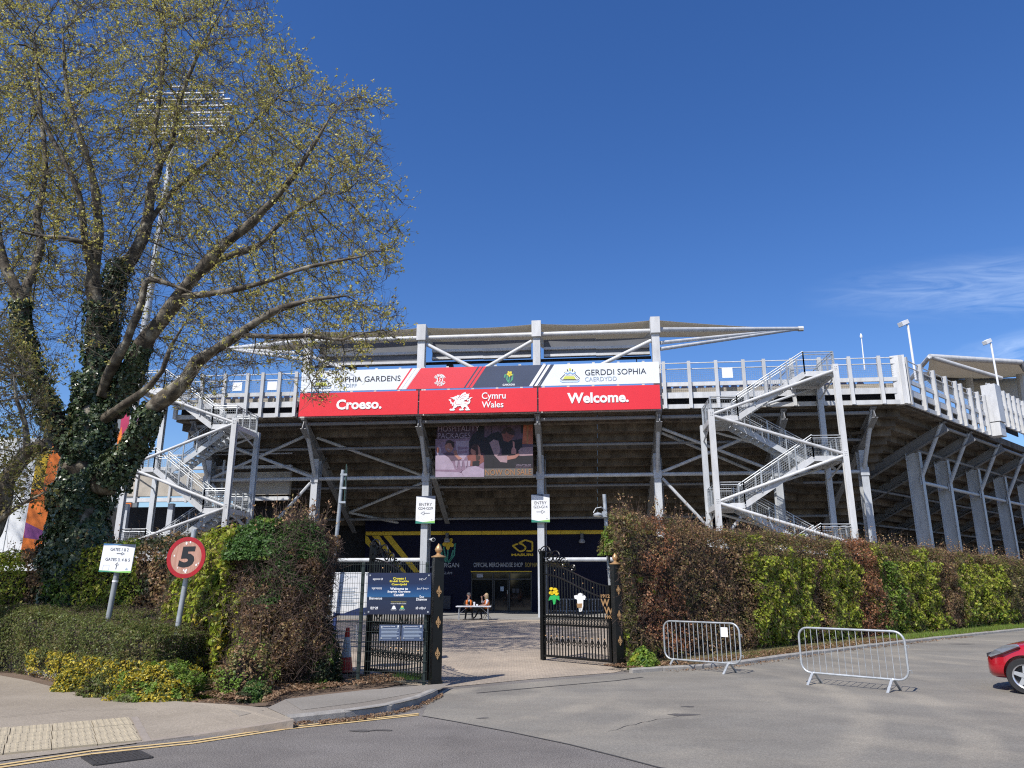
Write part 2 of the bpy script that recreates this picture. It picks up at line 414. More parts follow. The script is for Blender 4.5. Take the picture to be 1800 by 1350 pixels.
ASPH = gmat('road_asphalt', (.145, .131, .119), (.212, .194, .176), .9, .55, .6, .4, (.25, .225, .195), 62, [(-14, 30, .12, .45)])
FORE = gmat('old_tarmac', (.185, .170, .145), (.235, .218, .186), .92, .24, .3, .45, (.33, .295, .235), 75, [(-3, 16, .22, .75), (14, 22, .16, .6)])
BUFF = gmat('buff_bonded_pavement', (.275, .232, .178), (.345, .295, .23), .92, .22, .3, .3, (.36, .31, .25), 70)
FOOT = gmat('grey_footway', (.215, .19, .16), (.285, .255, .215), .92, .3, .3, .5, (.31, .28, .235), 75)
SOIL = gmat('leaf_litter_soil', (.10, .068, .045), (.19, .135, .095), .95, .4, .8, .5, (.23, .17, .125), 60)
TRIM0 = mat('buff_kerb', (.30, .25, .20), .9, var=.15, scale=6, bump=.2)
KERB = mat('kerb_stone', (.30, .28, .25), .9, var=.22, scale=5, bump=.3, bscale=60)
YLINE = mat('yellow_road_paint', (.62, .42, .16), .8, var=.2, scale=14, bump=.2, bscale=120, col2=(.70, .52, .26))
TACT = mat('buff_tactile_paving', (.42, .355, .245), .9, var=.14, scale=4, bump=.2, bscale=90)
IRON = mat('cast_iron', (.06, .055, .052), .7, metal=.3, var=.3, scale=20)
GRASSB = gmat('grass_verge_soil', (.10, .085, .04), (.16, .14, .06), .95, .4, .6, .5, (.20, .165, .09), 60)
def brick_mat():
    m = bpy.data.materials.new('block_paving'); m.use_nodes = True; t = m.node_tree; N = t.nodes; L = t.links; b = N['Principled BSDF']
    b.inputs['Roughness'].default_value = .9
    tc = N.new('ShaderNodeTexCoord'); mp = N.new('ShaderNodeMapping'); mp.inputs['Rotation'].default_value = (0, 0, R(45))
    L.new(tc.outputs['Object'], mp.inputs[0])
    br = N.new('ShaderNodeTexBrick'); br.inputs['Scale'].default_value = 5.0; br.inputs['Mortar Size'].default_value = .018
    br.inputs['Color1'].default_value = (.46, .385, .295, 1); br.inputs['Color2'].default_value = (.36, .30, .235, 1); br.inputs['Mortar'].default_value = (.20, .165, .13, 1)
    L.new(mp.outputs[0], br.inputs['Vector'])
    no = N.new('ShaderNodeTexNoise'); no.inputs['Scale'].default_value = .5; no.inputs['Detail'].default_value = 7; L.new(tc.outputs['Object'], no.inputs['Vector'])
    cr = N.new('ShaderNodeValToRGB'); cr.color_ramp.elements[0].color = (.78, .78, .78, 1); cr.color_ramp.elements[1].color = (1.15, 1.13, 1.1, 1)
    cr.color_ramp.elements[0].position = .35; cr.color_ramp.elements[1].position = .65; L.new(no.outputs['Fac'], cr.inputs['Fac'])
    mx = N.new('ShaderNodeMix'); mx.data_type = 'RGBA'; mx.blend_type = 'MULTIPLY'; mx.inputs['Factor'].default_value = 1
    L.new(br.outputs['Color'], mx.inputs['A']); L.new(cr.outputs['Color'], mx.inputs['B']); L.new(mx.outputs['Result'], b.inputs['Base Color'])
    bp = N.new('ShaderNodeBump'); bp.inputs['Strength'].default_value = .4; bp.inputs['Distance'].default_value = .01; bp.invert = True
    L.new(br.outputs['Fac'], bp.inputs['Height']); L.new(bp.outputs[0], b.inputs['Normal']); return m
PAVE = brick_mat()
SLAB = gmat('pale_paving_band', (.25, .24, .22), (.31, .30, .275), .9, .1, .2, .4, (.34, .32, .28), 60)

MB().flat([(-900, -300, -.02), (900, -300, -.02), (900, 1500, -.02), (-900, 1500, -.02)]).build('ground', SOIL, kind='structure')
MB().flat([(-60, -30, 0), (60, -30, 0), (60, 60, 0), (-60, 60, 0)]).build('road', ASPH, kind='structure')
def gp(pts, z): return [G(x, y, z) for x, y in pts]
def gsheet(name, pts, z, m): return MB().flat(gp(pts, z)).build(name, m, kind='structure')
# lighter old tarmac of the forecourt, seam running from the kerb towards the lower right
fore = gp([(742, 1258), (800, 1268), (900, 1287), (1000, 1308), (1080, 1328), (1160, 1349)], .004)
fore += [Vector((4.2, 7.6, .004)), Vector((9, 5, .004)), Vector((60, -5, .004)), Vector((60, 44, .004))]
fore += gp([(1800, 1100), (1310, 1165), (1160, 1176), (1090, 1185), (790, 1212), (755, 1232)], .004)
MB().flat(fore).build('forecourt', FORE, kind='structure')
sm = MB(); sp_ = [G(x, y, .006) for x, y in [(742, 1258), (800, 1268), (900, 1287), (1000, 1308), (1080, 1328), (1160, 1349)]] + [Vector((4.2, 7.6, .006))]
for a, b in zip(sp_, sp_[1:]):
    d = (b - a).normalized(); n = Vector((-d.y, d.x, 0))*.018; sm.add([a - n, b - n, b + n, a + n], [(0, 1, 2, 3)])
SEAM = mat('tar_seam', (.055, .052, .05), .8, var=.3, scale=20)
sm.build('road_seam', SEAM, kind='structure')
sm = MB(); sp_ = gp([(838, 1218), (960, 1207), (1085, 1196), (1130, 1190)], .009)
for a, b in zip(sp_, sp_[1:]):
    d = (b - a).normalized(); n = Vector((-d.y, d.x, 0))*.03; sm.add([a - n, b - n, b + n, a + n], [(0, 1, 2, 3)])
sm.build('road_seam', SEAM, kind='structure')
def crack(pts, w, z=.007, nm='road_crack'):
    P = [G(x, y, z) for x, y in pts]; full = []
    for a, b in zip(P, P[1:]):
        for i in range(6):
            q = a.lerp(b, i/6); full.append(q + Vector((random.uniform(-.04, .04), random.uniform(-.06, .06), 0)))
    full.append(P[-1]); q = MB(); L_, R_ = [], []
    for i, a in enumerate(full):
        d = (full[min(i + 1, len(full) - 1)] - full[max(0, i - 1)]).normalized(); n = Vector((-d.y, d.x, 0))*(w*random.uniform(.4, 1.3)/2); L_.append(a + n); R_.append(a - n)
    for i in range(len(full) - 1): q.add([L_[i], R_[i], R_[i + 1], L_[i + 1]], [(0, 1, 2, 3)])
    q.build(nm, SEAM, kind='structure')
for pts, w in (([(1070, 1284), (1130, 1270), (1200, 1256)], .014), ([(0, 1260), (120, 1248), (240, 1246)], .010)): crack(pts, w, .0085 if pts[0][1] > 1262 else .03 if pts[0][0] < 300 else .0085)
STAIN = gmat('oil_stained_tarmac', (.085, .078, .072), (.13, .12, .11), .8, .3, .3, .3, (.15, .14, .13), 75)
for (x, y, rx, ry) in ((1198, 1256, .28, .12), (636, 1284, .16, .09), (672, 1283, .2, .07), (1210, 1242, .14, .06), (848, 1262, .10, .06), (1690, 1132, .5, .16), (1560, 1210, .12, .05)):
    c0 = G(x, y, .0075); MB().flat([c0 + Vector((rx*math.cos(t)*random.uniform(.6, 1.2), ry*math.sin(t)*random.uniform(.6, 1.2), 0)) for t in [2*math.pi*k/12 for k in range(12)]]).build('oil_stain', STAIN, kind='structure')
# block paving inside the gates up to the stand
pv = [G(775, 1209, .008), G(930, 1194, .008), G(1080, 1182, .008), Vector((5.2, 22.5, .008)), Vector((19, 36, .008)), Vector((24, 45.0, .008)), Vector((-26, 49, .008)), Vector((-26, 24, .008)), Vector((-7, 17.5, .008)), Vector((-2.2, 16.2, .008))]
MB().flat(pv).build('paved_yard', PAVE, kind='structure')
MB().flat([Vector((-30, 46.6, .012)), Vector((30, 41.0, .012)), Vector((34, 60, .012)), Vector((-30, 64, .012))]).build('stand_apron', SLAB, kind='structure')
MB().flat([Vector((-30, 27, .016)), Vector((-7.2, 19.6, .016)), Vector((-3.6, 18.2, .016)), Vector((-2.2, 16.2, .016))] + gp([(640, 1215), (480, 1240), (400, 1243), (300, 1241), (200, 1231), (120, 1214), (50, 1196), (-60, 1176), (-420, 1144)], .016) + [Vector((-30, 24, .016))]).build('hedge_bed', SOIL, kind='structure')

# pavement on the left: buff surface, flush at the crossing, rising to kerb height on the right
def sheet3(name, pts, m):                    # points (px, py, z)
    v = [G(x, y, z) for x, y, z in pts]; return MB().flat(v).build(name, m, kind='structure')
KF = [(-420, 1398), (0, 1337), (120, 1322), (240, 1306), (340, 1293), (430, 1280), (505, 1268)]    # road edge of the buff pavement
buff = [(x, y, .012 if x < 340 else .012 + .09*(x - 340)/165) for x, y in KF] + [(512, 1262, .105), (470, 1244, .10), (400, 1238, .10), (330, 1234, .05), (250, 1228, .03), (180, 1218, .02), (120, 1205, .016), (60, 1190, .014), (0, 1176, .014), (-400, 1120, .012), (-900, 1130, .012), (-900, 1440, .012)]
pav = sheet3('pavement', buff, BUFF)
from mathutils.bvhtree import BVHTree
_bv = BVHTree.FromPolygons([v.co for v in pav.data.vertices], [tuple(q_.vertices) for q_ in pav.data.polygons])
def on_pav(x, y, dz=.0):
    g_ = G(x, y, .06); h_ = _bv.ray_cast(Vector((g_.x, g_.y, 5)), Vector((0, 0, -1)))[0]
    return Vector((g_.x, g_.y, (h_.z if h_ else .02) + dz))
# raised footway with kerb stones round the corner
KB = [(505, 1275), (560, 1268.5), (620, 1262), (665, 1255.5), (703, 1248), (735, 1239.5), (760, 1229), (778, 1219), (792, 1211)]
kb = [G(x, y, 0) for x, y in KB]
back = gp([(775, 1202), (700, 1208), (640, 1213), (560, 1222), (500, 1230), (470, 1244)], .108)
foot = [Vector((p.x, p.y + .02, .108)) for p in kb] + back
MB().flat(foot).build('footway', FOOT, kind='structure')
MB().flat(gp([(500, 1229), (640, 1213), (718, 1207), (742, 1216), (640, 1234), (530, 1248)], .112)).build('footway_patch', gmat('footway_patch_tarmac', (.225, .205, .175), (.28, .255, .22), .9, .15, .2, .3, (.26, .24, .21), 120), kind='structure')
ks_ = [G(x, y, .012 + max(0, .09*(x - 340)/165)) for x, y in KF[3:]] + [G(516, 1266, .112)]; kq = MB()
for a, b in zip(ks_, ks_[1:]):
    d = (b - a).normalized(); n = Vector((-d.y, d.x, 0)).normalized()*.12
    kq.add([Vector((a.x, a.y, -.03)) - n*.1, Vector((b.x, b.y, -.03)) - n*.1, Vector((b.x, b.y, max(.012, b.z) + .004)) - n*.05, Vector((a.x, a.y, max(.012, a.z) + .004)) - n*.05, Vector((b.x, b.y, max(.012, b.z) + .004)) + n, Vector((a.x, a.y, max(.012, a.z) + .004)) + n], [(0, 1, 2, 3), (3, 2, 4, 5)])
kq.build('dropped_kerb', TRIM0, kind='structure')
kr = ob('kerb', None, kind='structure'); kr.location = kb[0]
def kerb_run(P, parent, L0=.9, h=.12, w=.13, gap=.012, taper=0):
    d = [0]
    for a, b in zip(P, P[1:]): d.append(d[-1] + (b - a).length)
    def at(s):
        for i in range(len(P) - 1):
            if s <= d[i + 1] or i == len(P) - 2: return P[i].lerp(P[i + 1], (s - d[i])/max(1e-6, d[i + 1] - d[i]))
    s = 0; k = 0
    while s < d[-1] - .1:
        e = min(s + L0, d[-1]); a, b = at(s + gap/2), at(e - gap/2); dr = (b - a).normalized(); n = Vector((-dr.y, dr.x, 0))
        j = random.uniform(-.006, .006); hh = h + random.uniform(-.006, .006)
        if taper and e > d[-1] - taper: hh *= max(.2, (d[-1] - e)/taper)
        pts = [a, b, b + n*w, a + n*w]; z0 = -.05
        prof = [(-.0 + j, z0), (j, hh - .03), (.03 + j, hh), (w, hh), (w, z0)]
        va = [a + n*o + Vector((0, 0, z)) for o, z in prof]; vb = [b + n*o + Vector((0, 0, z)) for o, z in prof]
        fs = [(0, 1, 2, 3, 4), (9, 8, 7, 6, 5)] + [(i, i + 5, (i + 1) % 5 + 5, (i + 1) % 5) for i in range(5)]
        MB().add(va + vb, fs).build('kerb_stone', KERB, parent); s = e; k += 1
kerb_run(kb, kr, taper=.5)
# double yellow lines
def gline(pts, w, z, m, name, parent=None):
    q = MB(); P = gp(pts, z)
    for i in range(len(P) - 1):
        a, b = P[i], P[i + 1]; d = (b - a).normalized(); n = Vector((-d.y, d.x, 0))*(w/2); q.add([a - n, b - n, b + n, a + n], [(0, 1, 2, 3)])
    return q.build(name, m, parent, kind='structure')
gline([(-200, 1374), (0, 1344), (160, 1320), (340, 1302), (500, 1278), (620, 1266), (736, 1254)], .075, .008, YLINE, 'road_marking')
gline([(-200, 1378.5), (0, 1348.5), (160, 1325), (340, 1306), (500, 1281.5), (620, 1269), (736, 1256.5)], .075, .008, YLINE, 'road_marking')
# tactile paving
t0 = G(227, 1262, .018); e1 = (G(227, 1262) - G(0, 1281)).normalized(); e2 = Vector((-e1.y, e1.x, 0))*-1.0
sr = (G(247, 1302) - G(227, 1262)); tw = .5; tl = sr.length/3
e2 = sr.normalized()
tp = ob('tactile_paving', None, kind='structure'); tp.location = t0
tmes = MB(); a_, b_ = tw - .012, tl - .012
tmes.box((0, 0, 0), (a_, b_, .03))
for i in range(6):
    for j in range(6):
        cx, cy = -a_/2 + a_*(i + .5)/6, -b_/2 + b_*(j + .5)/6
        tmes.lathe([(.022, .0152), (.018, .021)], (cx, cy, 0), 6)
tme = tmes.mesh('tile', TACT); ang = math.atan2(e1.y, e1.x)
for i in range(7):
    for j in range(3):
        c = t0 - e1*(tw*(i + .5)) + e2*(tl*(j + .5)) + Vector((0, 0, random.uniform(-.003, .002)))
        inst('tile', tme, tp, tp.matrix_world.inverted() @ c if False else c, ang)
for ch in tp.children: ch.matrix_parent_inverse = Matrix.Translation(-t0)
TRIM = mat('concrete_edging', (.30, .255, .21), .9, var=.12, scale=8)
q = MB(); ee = t0 + e1*.075 + e2*(tl*1.5); q.box((ee.x, ee.y, .011), (.1, tl*3 + .1, .016), math.atan2(e2.y, e2.x) - R(90)); q.build('edging_strip', TRIM, kind='structure')
# road gully grate
gr = thing('drain_grate', 'black iron drain grate in the road beside the double yellow lines', 'drain grate', tuple(G(205, 1333)))
c = [G(146, 1331, .006), G(242, 1320, .006), G(266, 1332, .006), G(168, 1345, .006)]
def lerp2(u, v): return c[0].lerp(c[1], u).lerp(c[3].lerp(c[2], u), v)
fr_ = MB()
for a, b in ((0, 1), (1, 2), (2, 3), (3, 0)): fr_.beam(c[a], c[b], .05, .02)
fr_.build('frame', IRON, gr)
for k in range(13):
    MB().beam(lerp2((k + .5)/13, .04), lerp2((k + .5)/13, .96), .03, .016).build('bar', IRON, gr)
qd = MB()
for v in (.25, .5, .75): qd.beam(lerp2(.03, v), lerp2(.97, v), .03, .012)
qd.build('cross_bar', IRON, gr)
MB().flat([p + Vector((0, 0, -.003)) for p in c]).build('pit', DARK, gr)
# pavement service cover
cc = [on_pav(402, 1250, -.008), on_pav(445, 1246, -.008), on_pav(463, 1254, -.008), on_pav(420, 1261, -.008)]
cv = thing('service_cover', 'square pavement service cover set in the buff paving near the kerb', 'service cover', tuple(cc[0]))
MB().prism(cc, (0, 0, .014)).build('lid', gmat('cover_infill', (.26, .225, .18), (.31, .27, .215), .9, .2, .2, .3, (.3, .27, .23), 80), cv)
q = MB(); mid = sum(cc, Vector())/4 + Vector((0, 0, .016)); q.box(mid, (.13, .05, .008), R(10)); q.build('label_plate', PWHITE, cv)
# right hand kerb and verge under the hedge
KR = [(1112, 1184), (1165, 1180), (1240, 1176), (1310, 1168), (1400, 1155), (1500, 1142), (1600, 1130), (1700, 1119), (1800, 1108.5), (1900, 1099)]
kr2 = [G(x, y) for x, y in KR]; kr2 = kr2 + [kr2[-1] + (kr2[-1] - kr2[-2])*2]
k2 = ob('kerb', None, kind='structure'); k2.location = kr2[0]
kerb_run(kr2, k2, h=.10)
dirK = (kr2[-1] - kr2[1]).normalized(); nK = Vector((-dirK.y, dirK.x, 0))
vg = [p + nK*.1 + Vector((0, 0, .09)) for p in kr2] + [p + nK*2.4 + Vector((0, 0, .09)) for p in kr2[:1:-1]] + [kr2[1] + nK*1.0 + Vector((0, 0, .09))]
MB().flat(vg).build('verge', GRASSB, kind='structure')
# low stone kerb along the left hedge, road gutter dirt
lk = [G(x, y, 0) for x, y in [(-60, 1160), (0, 1175), (60, 1190), (100, 1199)]]
k3 = ob('kerb', None, kind='structure'); k3.location = lk[0]; kerb_run(lk, k3, L0=.6, h=.14, w=.12)

# ============================================================ GRANDSTAND
A = R(5.5); U = Vector((math.cos(A), -math.sin(A), 0)); ST = Frame((0, 47, 0), U)
PAR = ST.shifted(3.0)               # parapet plane
Z = Vector((0, 0, 1))
def ring_bolts(mb, fr, a, b, off, n=3, d=.09):
    for i in range(2):
        for j in range(n): mb.lathe([(.025, 0), (.025, .02)], fr.P(a + (i - .5)*d, b + (j - (n - 1)/2)*d, off), 5)

def hsec(mb, p, h, w, d, fx, t=.035):
    """upright H-section column, flanges facing the viewer"""
    x, n = fx.X, fx.N
    for s in (-1, 1):
        c = Vector(p) + n*(s*(d/2 - t/2)); mb.beam(c, c + Z*h, w, t, up=n)
    mb.beam(Vector(p), Vector(p) + Z*h, t, d - 2*t - .004, up=n)

def stand(fr, name, label, u0, u1, cols, rows=15, zt=12.05, mid=8.55, depth=.8, rise=.41, plank=7.3, parapet=True, posts=None, braces=(), lowtie=(), raker_skip=(), sec=(.42, .6), cat='grandstand', cn=3.0):
    """fr: plane of the parapet; columns stand 3 m behind it"""
    root = thing(name, label, cat, tuple(fr.P((u0 + u1)/2, 0, -3)))
    # raking concrete units of the seating seen from below
    k = 0
    bays = []
    x = u0
    cs = [u for u in cols if u0 + .5 < u < u1 - .5]
    edges = [u0] + cs + [u1]
    for a, b in zip(edges, edges[1:]):
        nsub = 2 if b - a > 6.9 else 1
        for i in range(nsub): bays.append((a + (b - a)*i/nsub, a + (b - a)*(i + 1)/nsub))
    for r in range(rows):
        n0 = -(.25 + r*depth); zb = zt + .35 - r*rise
        for a, b in bays:
            j = random.uniform(-.015, .015); g = .003
            prof = [(n0, zb - .0), (n0, zb - rise - .1), (n0 - .13, zb - rise - .1), (n0 - .13, zb - .12), (n0 - depth - .06, zb - .12), (n0 - depth - .06, zb)]
            prof = [(p + j, q) for p, q in prof]
            # riser + tread, an upside down L in section
            n_ = n0 + .02
            prof = [(n_ + j, zb - rise - .05 + random.uniform(-.012, .012)), (n_ + j, zb + .02), (n_ - .14, zb + .02), (n_ - .14, zb - rise + .15), (n_ - depth - .13, zb - rise + .15), (n_ - depth - .13, zb - rise)]
            va = [fr.P(a + g, z, o) for o, z in prof]; vb = [fr.P(b - g, z, o) for o, z in prof]
            fs = [(0, 1, 2, 3), (0, 3, 4, 5), (9, 8, 7, 6), (11, 10, 9, 6)] + [(i, i + 6, (i + 1) % 6 + 6, (i + 1) % 6) for i in range(6)]
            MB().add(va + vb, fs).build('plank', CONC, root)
    nend = -(.25 + rows*depth); zend = zt + .35 - rows*rise
    for u in cols:
        # raker beam under the seating
        if u not in raker_skip:
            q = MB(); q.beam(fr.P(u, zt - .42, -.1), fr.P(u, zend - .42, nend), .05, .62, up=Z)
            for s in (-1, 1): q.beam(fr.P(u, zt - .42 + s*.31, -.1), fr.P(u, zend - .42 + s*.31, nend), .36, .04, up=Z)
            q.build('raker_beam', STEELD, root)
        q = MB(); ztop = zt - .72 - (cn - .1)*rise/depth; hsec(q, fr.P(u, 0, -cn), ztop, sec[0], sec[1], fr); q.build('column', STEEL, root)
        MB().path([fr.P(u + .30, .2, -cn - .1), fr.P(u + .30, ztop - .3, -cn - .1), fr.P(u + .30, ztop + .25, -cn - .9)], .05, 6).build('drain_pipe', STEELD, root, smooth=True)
        # raking strut from column out to the parapet
        q = MB(); q.tube(fr.P(u, mid + .15, -cn + .25), fr.P(u, zt - .15, -.35), .13, 10)
        q.beam(fr.P(u, mid - .25, -cn + .32), fr.P(u, mid + .25, -cn + .32), .5, .06, up=fr.N); q.build('strut', STEEL, root, smooth=True)
    cs2 = sorted(cols)
    for a, b in zip(cs2, cs2[1:]):
        MB().tube(fr.P(a + .25, mid, -cn + .15), fr.P(b - .25, mid, -cn + .15), .12, 10).build('tie_tube', STEEL, root, smooth=True)
        for nn in (2.2, 6.2, 9.8):
            zz = zt - .55 - (nn - .25)*rise/depth
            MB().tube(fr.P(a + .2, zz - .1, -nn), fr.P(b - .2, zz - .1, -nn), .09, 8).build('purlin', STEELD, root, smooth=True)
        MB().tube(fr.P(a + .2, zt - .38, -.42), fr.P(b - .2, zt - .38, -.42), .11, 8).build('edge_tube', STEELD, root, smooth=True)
    for (ua, za, na, ub, zb, nb) in braces:
        MB().tube(fr.P(ua, za, na), fr.P(ub, zb, nb), .10, 8).build('brace', STEEL, root, smooth=True)
    for a, b in lowtie:
        MB().tube(fr.P(a, 3.4, -2.9), fr.P(b, 3.4, -2.9), .13, 10).build('tie_tube', STEEL, root, smooth=True)
    return root
def parapet(fr, root, u0, u1, posts, zt=12.05, top=14.95, skip=None, step=0.0):
    """edge beam, fascia, guard rail and mesh between posts"""
    def zz(u): return step*(u - u0)
    def rail(z, h, w, off, name, m, a=u0, b=u1):
        MB().beam(fr.P(a, z + zz(a), off), fr.P(b, z + zz(b), off), w, h).build(name, m, root)
    rail(zt + .13, .26, .12, 0.02, 'edge_beam', FASCIA); rail(zt + .82, .36, .10, 0.0, 'fascia', FASCIA); rail(zt + 1.50, .24, .12, .03, 'capping_beam', FASCIA)
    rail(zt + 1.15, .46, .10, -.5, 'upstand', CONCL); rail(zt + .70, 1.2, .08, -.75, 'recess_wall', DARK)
    for h in (2.45, 2.82): MB().tube(fr.P(u0, zt + h + zz(u0), .04), fr.P(u1, zt + h + zz(u1), .04), .035, 8).build('rail', FASCIA, root, smooth=True)
    pm = MB(); pm.beam((0, 0, 0), (0, 0, top - zt), .13, .26, up=fr.N); pm.beam(Vector((0, 0, 0)) + fr.N*.14, Vector((0, 0, top - zt)) + fr.N*.14, .2, .02, up=fr.N); pme = pm.mesh('post', FASCIA)
    for u in posts:
        o = inst('post', pme, root, fr.P(u, zt + zz(u), .1)); o.matrix_parent_inverse = world_of(root).inverted()
    for a, b in zip(posts, posts[1:]):
        q0, q1 = [], []; z0, z1 = zt + 1.64, zt + 2.42
        n = max(2, int((b - a)/.11))
        for i in range(1, n):
            u = a + (b - a)*i/n; q0.append(fr.P(u, z0 + zz(u), .03)); q1.append(fr.P(u, z1 + zz(u), .03))
        for i in range(8):
            z = z0 + (z1 - z0)*i/7; q0.append(fr.P(a, z + zz(a), .03)); q1.append(fr.P(b, z + zz(b), .03))
        sticks('mesh_panel', q0, q1, .006, .006, GALV, root)

cols = [-20.15, -12.85, -5.52, 1.82, 9.12, 16.4, 21.5]
br = []
for (a, b) in ((-20.15, -12.85), (9.12, 16.4)):
    m_ = (a + b)/2
    br += [(a + .3, 8.7, -2.85, b - .3, 11.2, -1.6), (b - .3, 8.7, -2.85, a + .3, 11.2, -1.6), (a + .3, 8.3, -2.9, b - .3, .6, -2.9), (b - .3, 8.3, -2.85, a + .3, .6, -2.85)]
br += [(-12.6, 11.1, -1.9, -5.8, 8.9, -6.0), (-5.8, 8.9, -6.1, -12.6, 7.0, -9.6), (-12.6, 7.0, -9.7, -5.6, 5.6, -12), (9.4, 11.0, -1.9, 16.1, 8.9, -6.0),
       (-20, 11.1, -1.9, -13.1, 8.9, -6.0), (16.6, 11.0, -1.9, 21.2, 8.9, -6.0)]
main = stand(PAR, 'grandstand', 'long straight grandstand on grey steel columns with stained concrete underside', -21.3, 23.3, cols, braces=br, lowtie=[(-12.6, -5.7), (2.0, 9.0), (-20, -13.1)])
parapet(PAR, main, 9.35, 23.3, [9.5, 11.0, 12.6, 14.2, 15.4, 17.0, 18.6, 20.3, 22.0, 23.2])
parapet(PAR, main, -21.3, -13.25, [-21.2, -19.6, -18.1, -16.6, -15.6, -14.5, -13.4])
# parapet structure behind the banners
for z, h in ((12.1, .2), (13.4, .2), (14.8, .2)): MB().beam(PAR.P(-13.2, z, -.15), PAR.P(9.3, z, -.15), .1, h).build('edge_beam', FASCIA, main)
# info plates on the guard rail
for px in (1278,): 
    a, b = PAR.uv(px, 656); MB().box(PAR.P(a, b, .09), (.62, .02, .62), -A).build('notice_plate', PWHITE, main)
for a in (-17.3, -15.0): MB().box(PAR.P(a, 14.1, .09), (.62, .02, .55), -A).build('notice_plate', PWHITE, main)
# seat backs showing above the wall
sb = MB(); sb.box((0, 0, .2), (.44, .06, .4)); sb.lathe([(.22, -.03), (.22, .03)], (0, 0, .38), 12, 'Y'); sbm = sb.mesh('seat', SEATB)
for k in range(24):
    o = inst('seat', sbm, main, PAR.P(9.9 + k*.5, 13.25, -1.4), -A)
for k in range(14): inst('seat', sbm, main, PAR.P(-20.6 + k*.5, 13.25, -1.4), -A)
for ch in main.children: ch.matrix_parent_inverse = world_of(main).inverted()
# upper seating seen over the wall is below eye line; dark concourse wall under the stand
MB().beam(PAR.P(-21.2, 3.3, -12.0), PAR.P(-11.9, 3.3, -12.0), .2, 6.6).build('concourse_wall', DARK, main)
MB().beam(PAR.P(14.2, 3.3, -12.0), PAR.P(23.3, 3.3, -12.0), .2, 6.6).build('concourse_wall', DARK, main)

# corner wings
C1 = AtY(1594, 711, 44).copy()
def Hpt(px, py, z):
    return G(px, py, z) 
C1 = Hpt(1594, 711, 12.05); C2 = Hpt(1738, 766, 12.05)
d1 = (C2 - C1); W1 = Frame((C1.x, C1.y, 0), (d1.x, d1.y, 0)); L1 = d1.length
def wcols(fr, pxs, off=-3.0):
    return [fr.shifted(off).uv(x, y)[0] for x, y in pxs]
wc = wcols(W1, [(1628, 960), (1678, 965), (1733, 970)], -2.3)
print('wing', L1, wc)
wing = stand(W1, 'grandstand_wing', 'corner wing of the grandstand turning away behind the right hedge', 0.0, L1 + 64, [u for u in wc] + [wc[-1] + 6.2*k for k in range(1, 9)], plank=5, sec=(.40, .85), cn=2.3, mid=8.3, rows=17, cat='grandstand')
npost = 9
parapet(W1, wing, .25, L1, [.3 + (L1 - .5)*t for t in (0, .16, .31, .46, .59, .66, .79, .9, 1.0)])
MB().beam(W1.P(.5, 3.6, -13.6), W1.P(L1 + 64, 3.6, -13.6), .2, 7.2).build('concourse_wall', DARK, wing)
# corner cabinet between the two straights and cabinet at the end of the wing
q = MB(); q.box(W1.P(.0, 13.5, .15) - U*.35, (.75, .35, 2.95), -A - R(20)); q.build('corner_cover', FASCIA, wing)
q = MB(); q.beam(W1.P(L1 + .6, 13.0, .45), W1.P(L1 + .6, 15.7, .45), 1.25, .9, up=W1.N); q.build('cabinet', FASCIA, wing)
q = MB(); q.beam(W1.P(L1 + .6, 12.0, .4), W1.P(L1 + .6, 12.95, .4), 1.15, .8, up=W1.N); q.build('cabinet_base', FASCIA, wing)
for ch in wing.children: ch.matrix_parent_inverse = world_of(wing).inverted()
W2 = Frame(W1.P(L1 + 1.3, 0, .0), W1.X)
wing2 = thing('grandstand_end_bay', 'farther grandstand bay stepped up beyond the grey cabinet', 'grandstand', tuple(W2.P(3, 0, -3)))
parapet(W2, wing2, 0, 9, [.15, 1.2, 2.3, 3.4, 4.6, 5.8, 7.0, 8.2], zt=13.3, top=16.1)
# left end: lower terrace wall beyond the stair
tr = thing('terrace_wall', 'low concrete terrace wall with white posts beyond the left stair', 'terrace', tuple(AtY(250, 870, 50)))
TF = Frame(AtY(205, 880, 50), U)
for z, h, m_ in ((.0, .25, FASCIA), (1.0, 1.5, CONCL), (2.1, .2, FASCIA)): MB().beam(TF.P(-1.5, z, 0), TF.P(12, z + 0.02, 0), .3, h).build('wall_panel', m_, tr)
for k in range(8): MB().beam(TF.P(-1 + k*1.2, -.2, .22), TF.P(-1 + k*1.2, 2.6, .22), .14, .14).build('post', FASCIA, tr)
for k in range(3): MB().beam(TF.P(.5 + k*3.2, -TF.O.z, -.4), TF.P(.5 + k*3.2, -.2, -.4), .35, .35).build('column', STEEL, tr)
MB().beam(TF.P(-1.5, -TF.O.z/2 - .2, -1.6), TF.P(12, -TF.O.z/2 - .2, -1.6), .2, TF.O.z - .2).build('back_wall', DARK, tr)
MB().beam(TF.P(-1.5, 3.0, .1), TF.P(12, 3.0, .1), .08, .08).build('rail', FASCIA, tr)

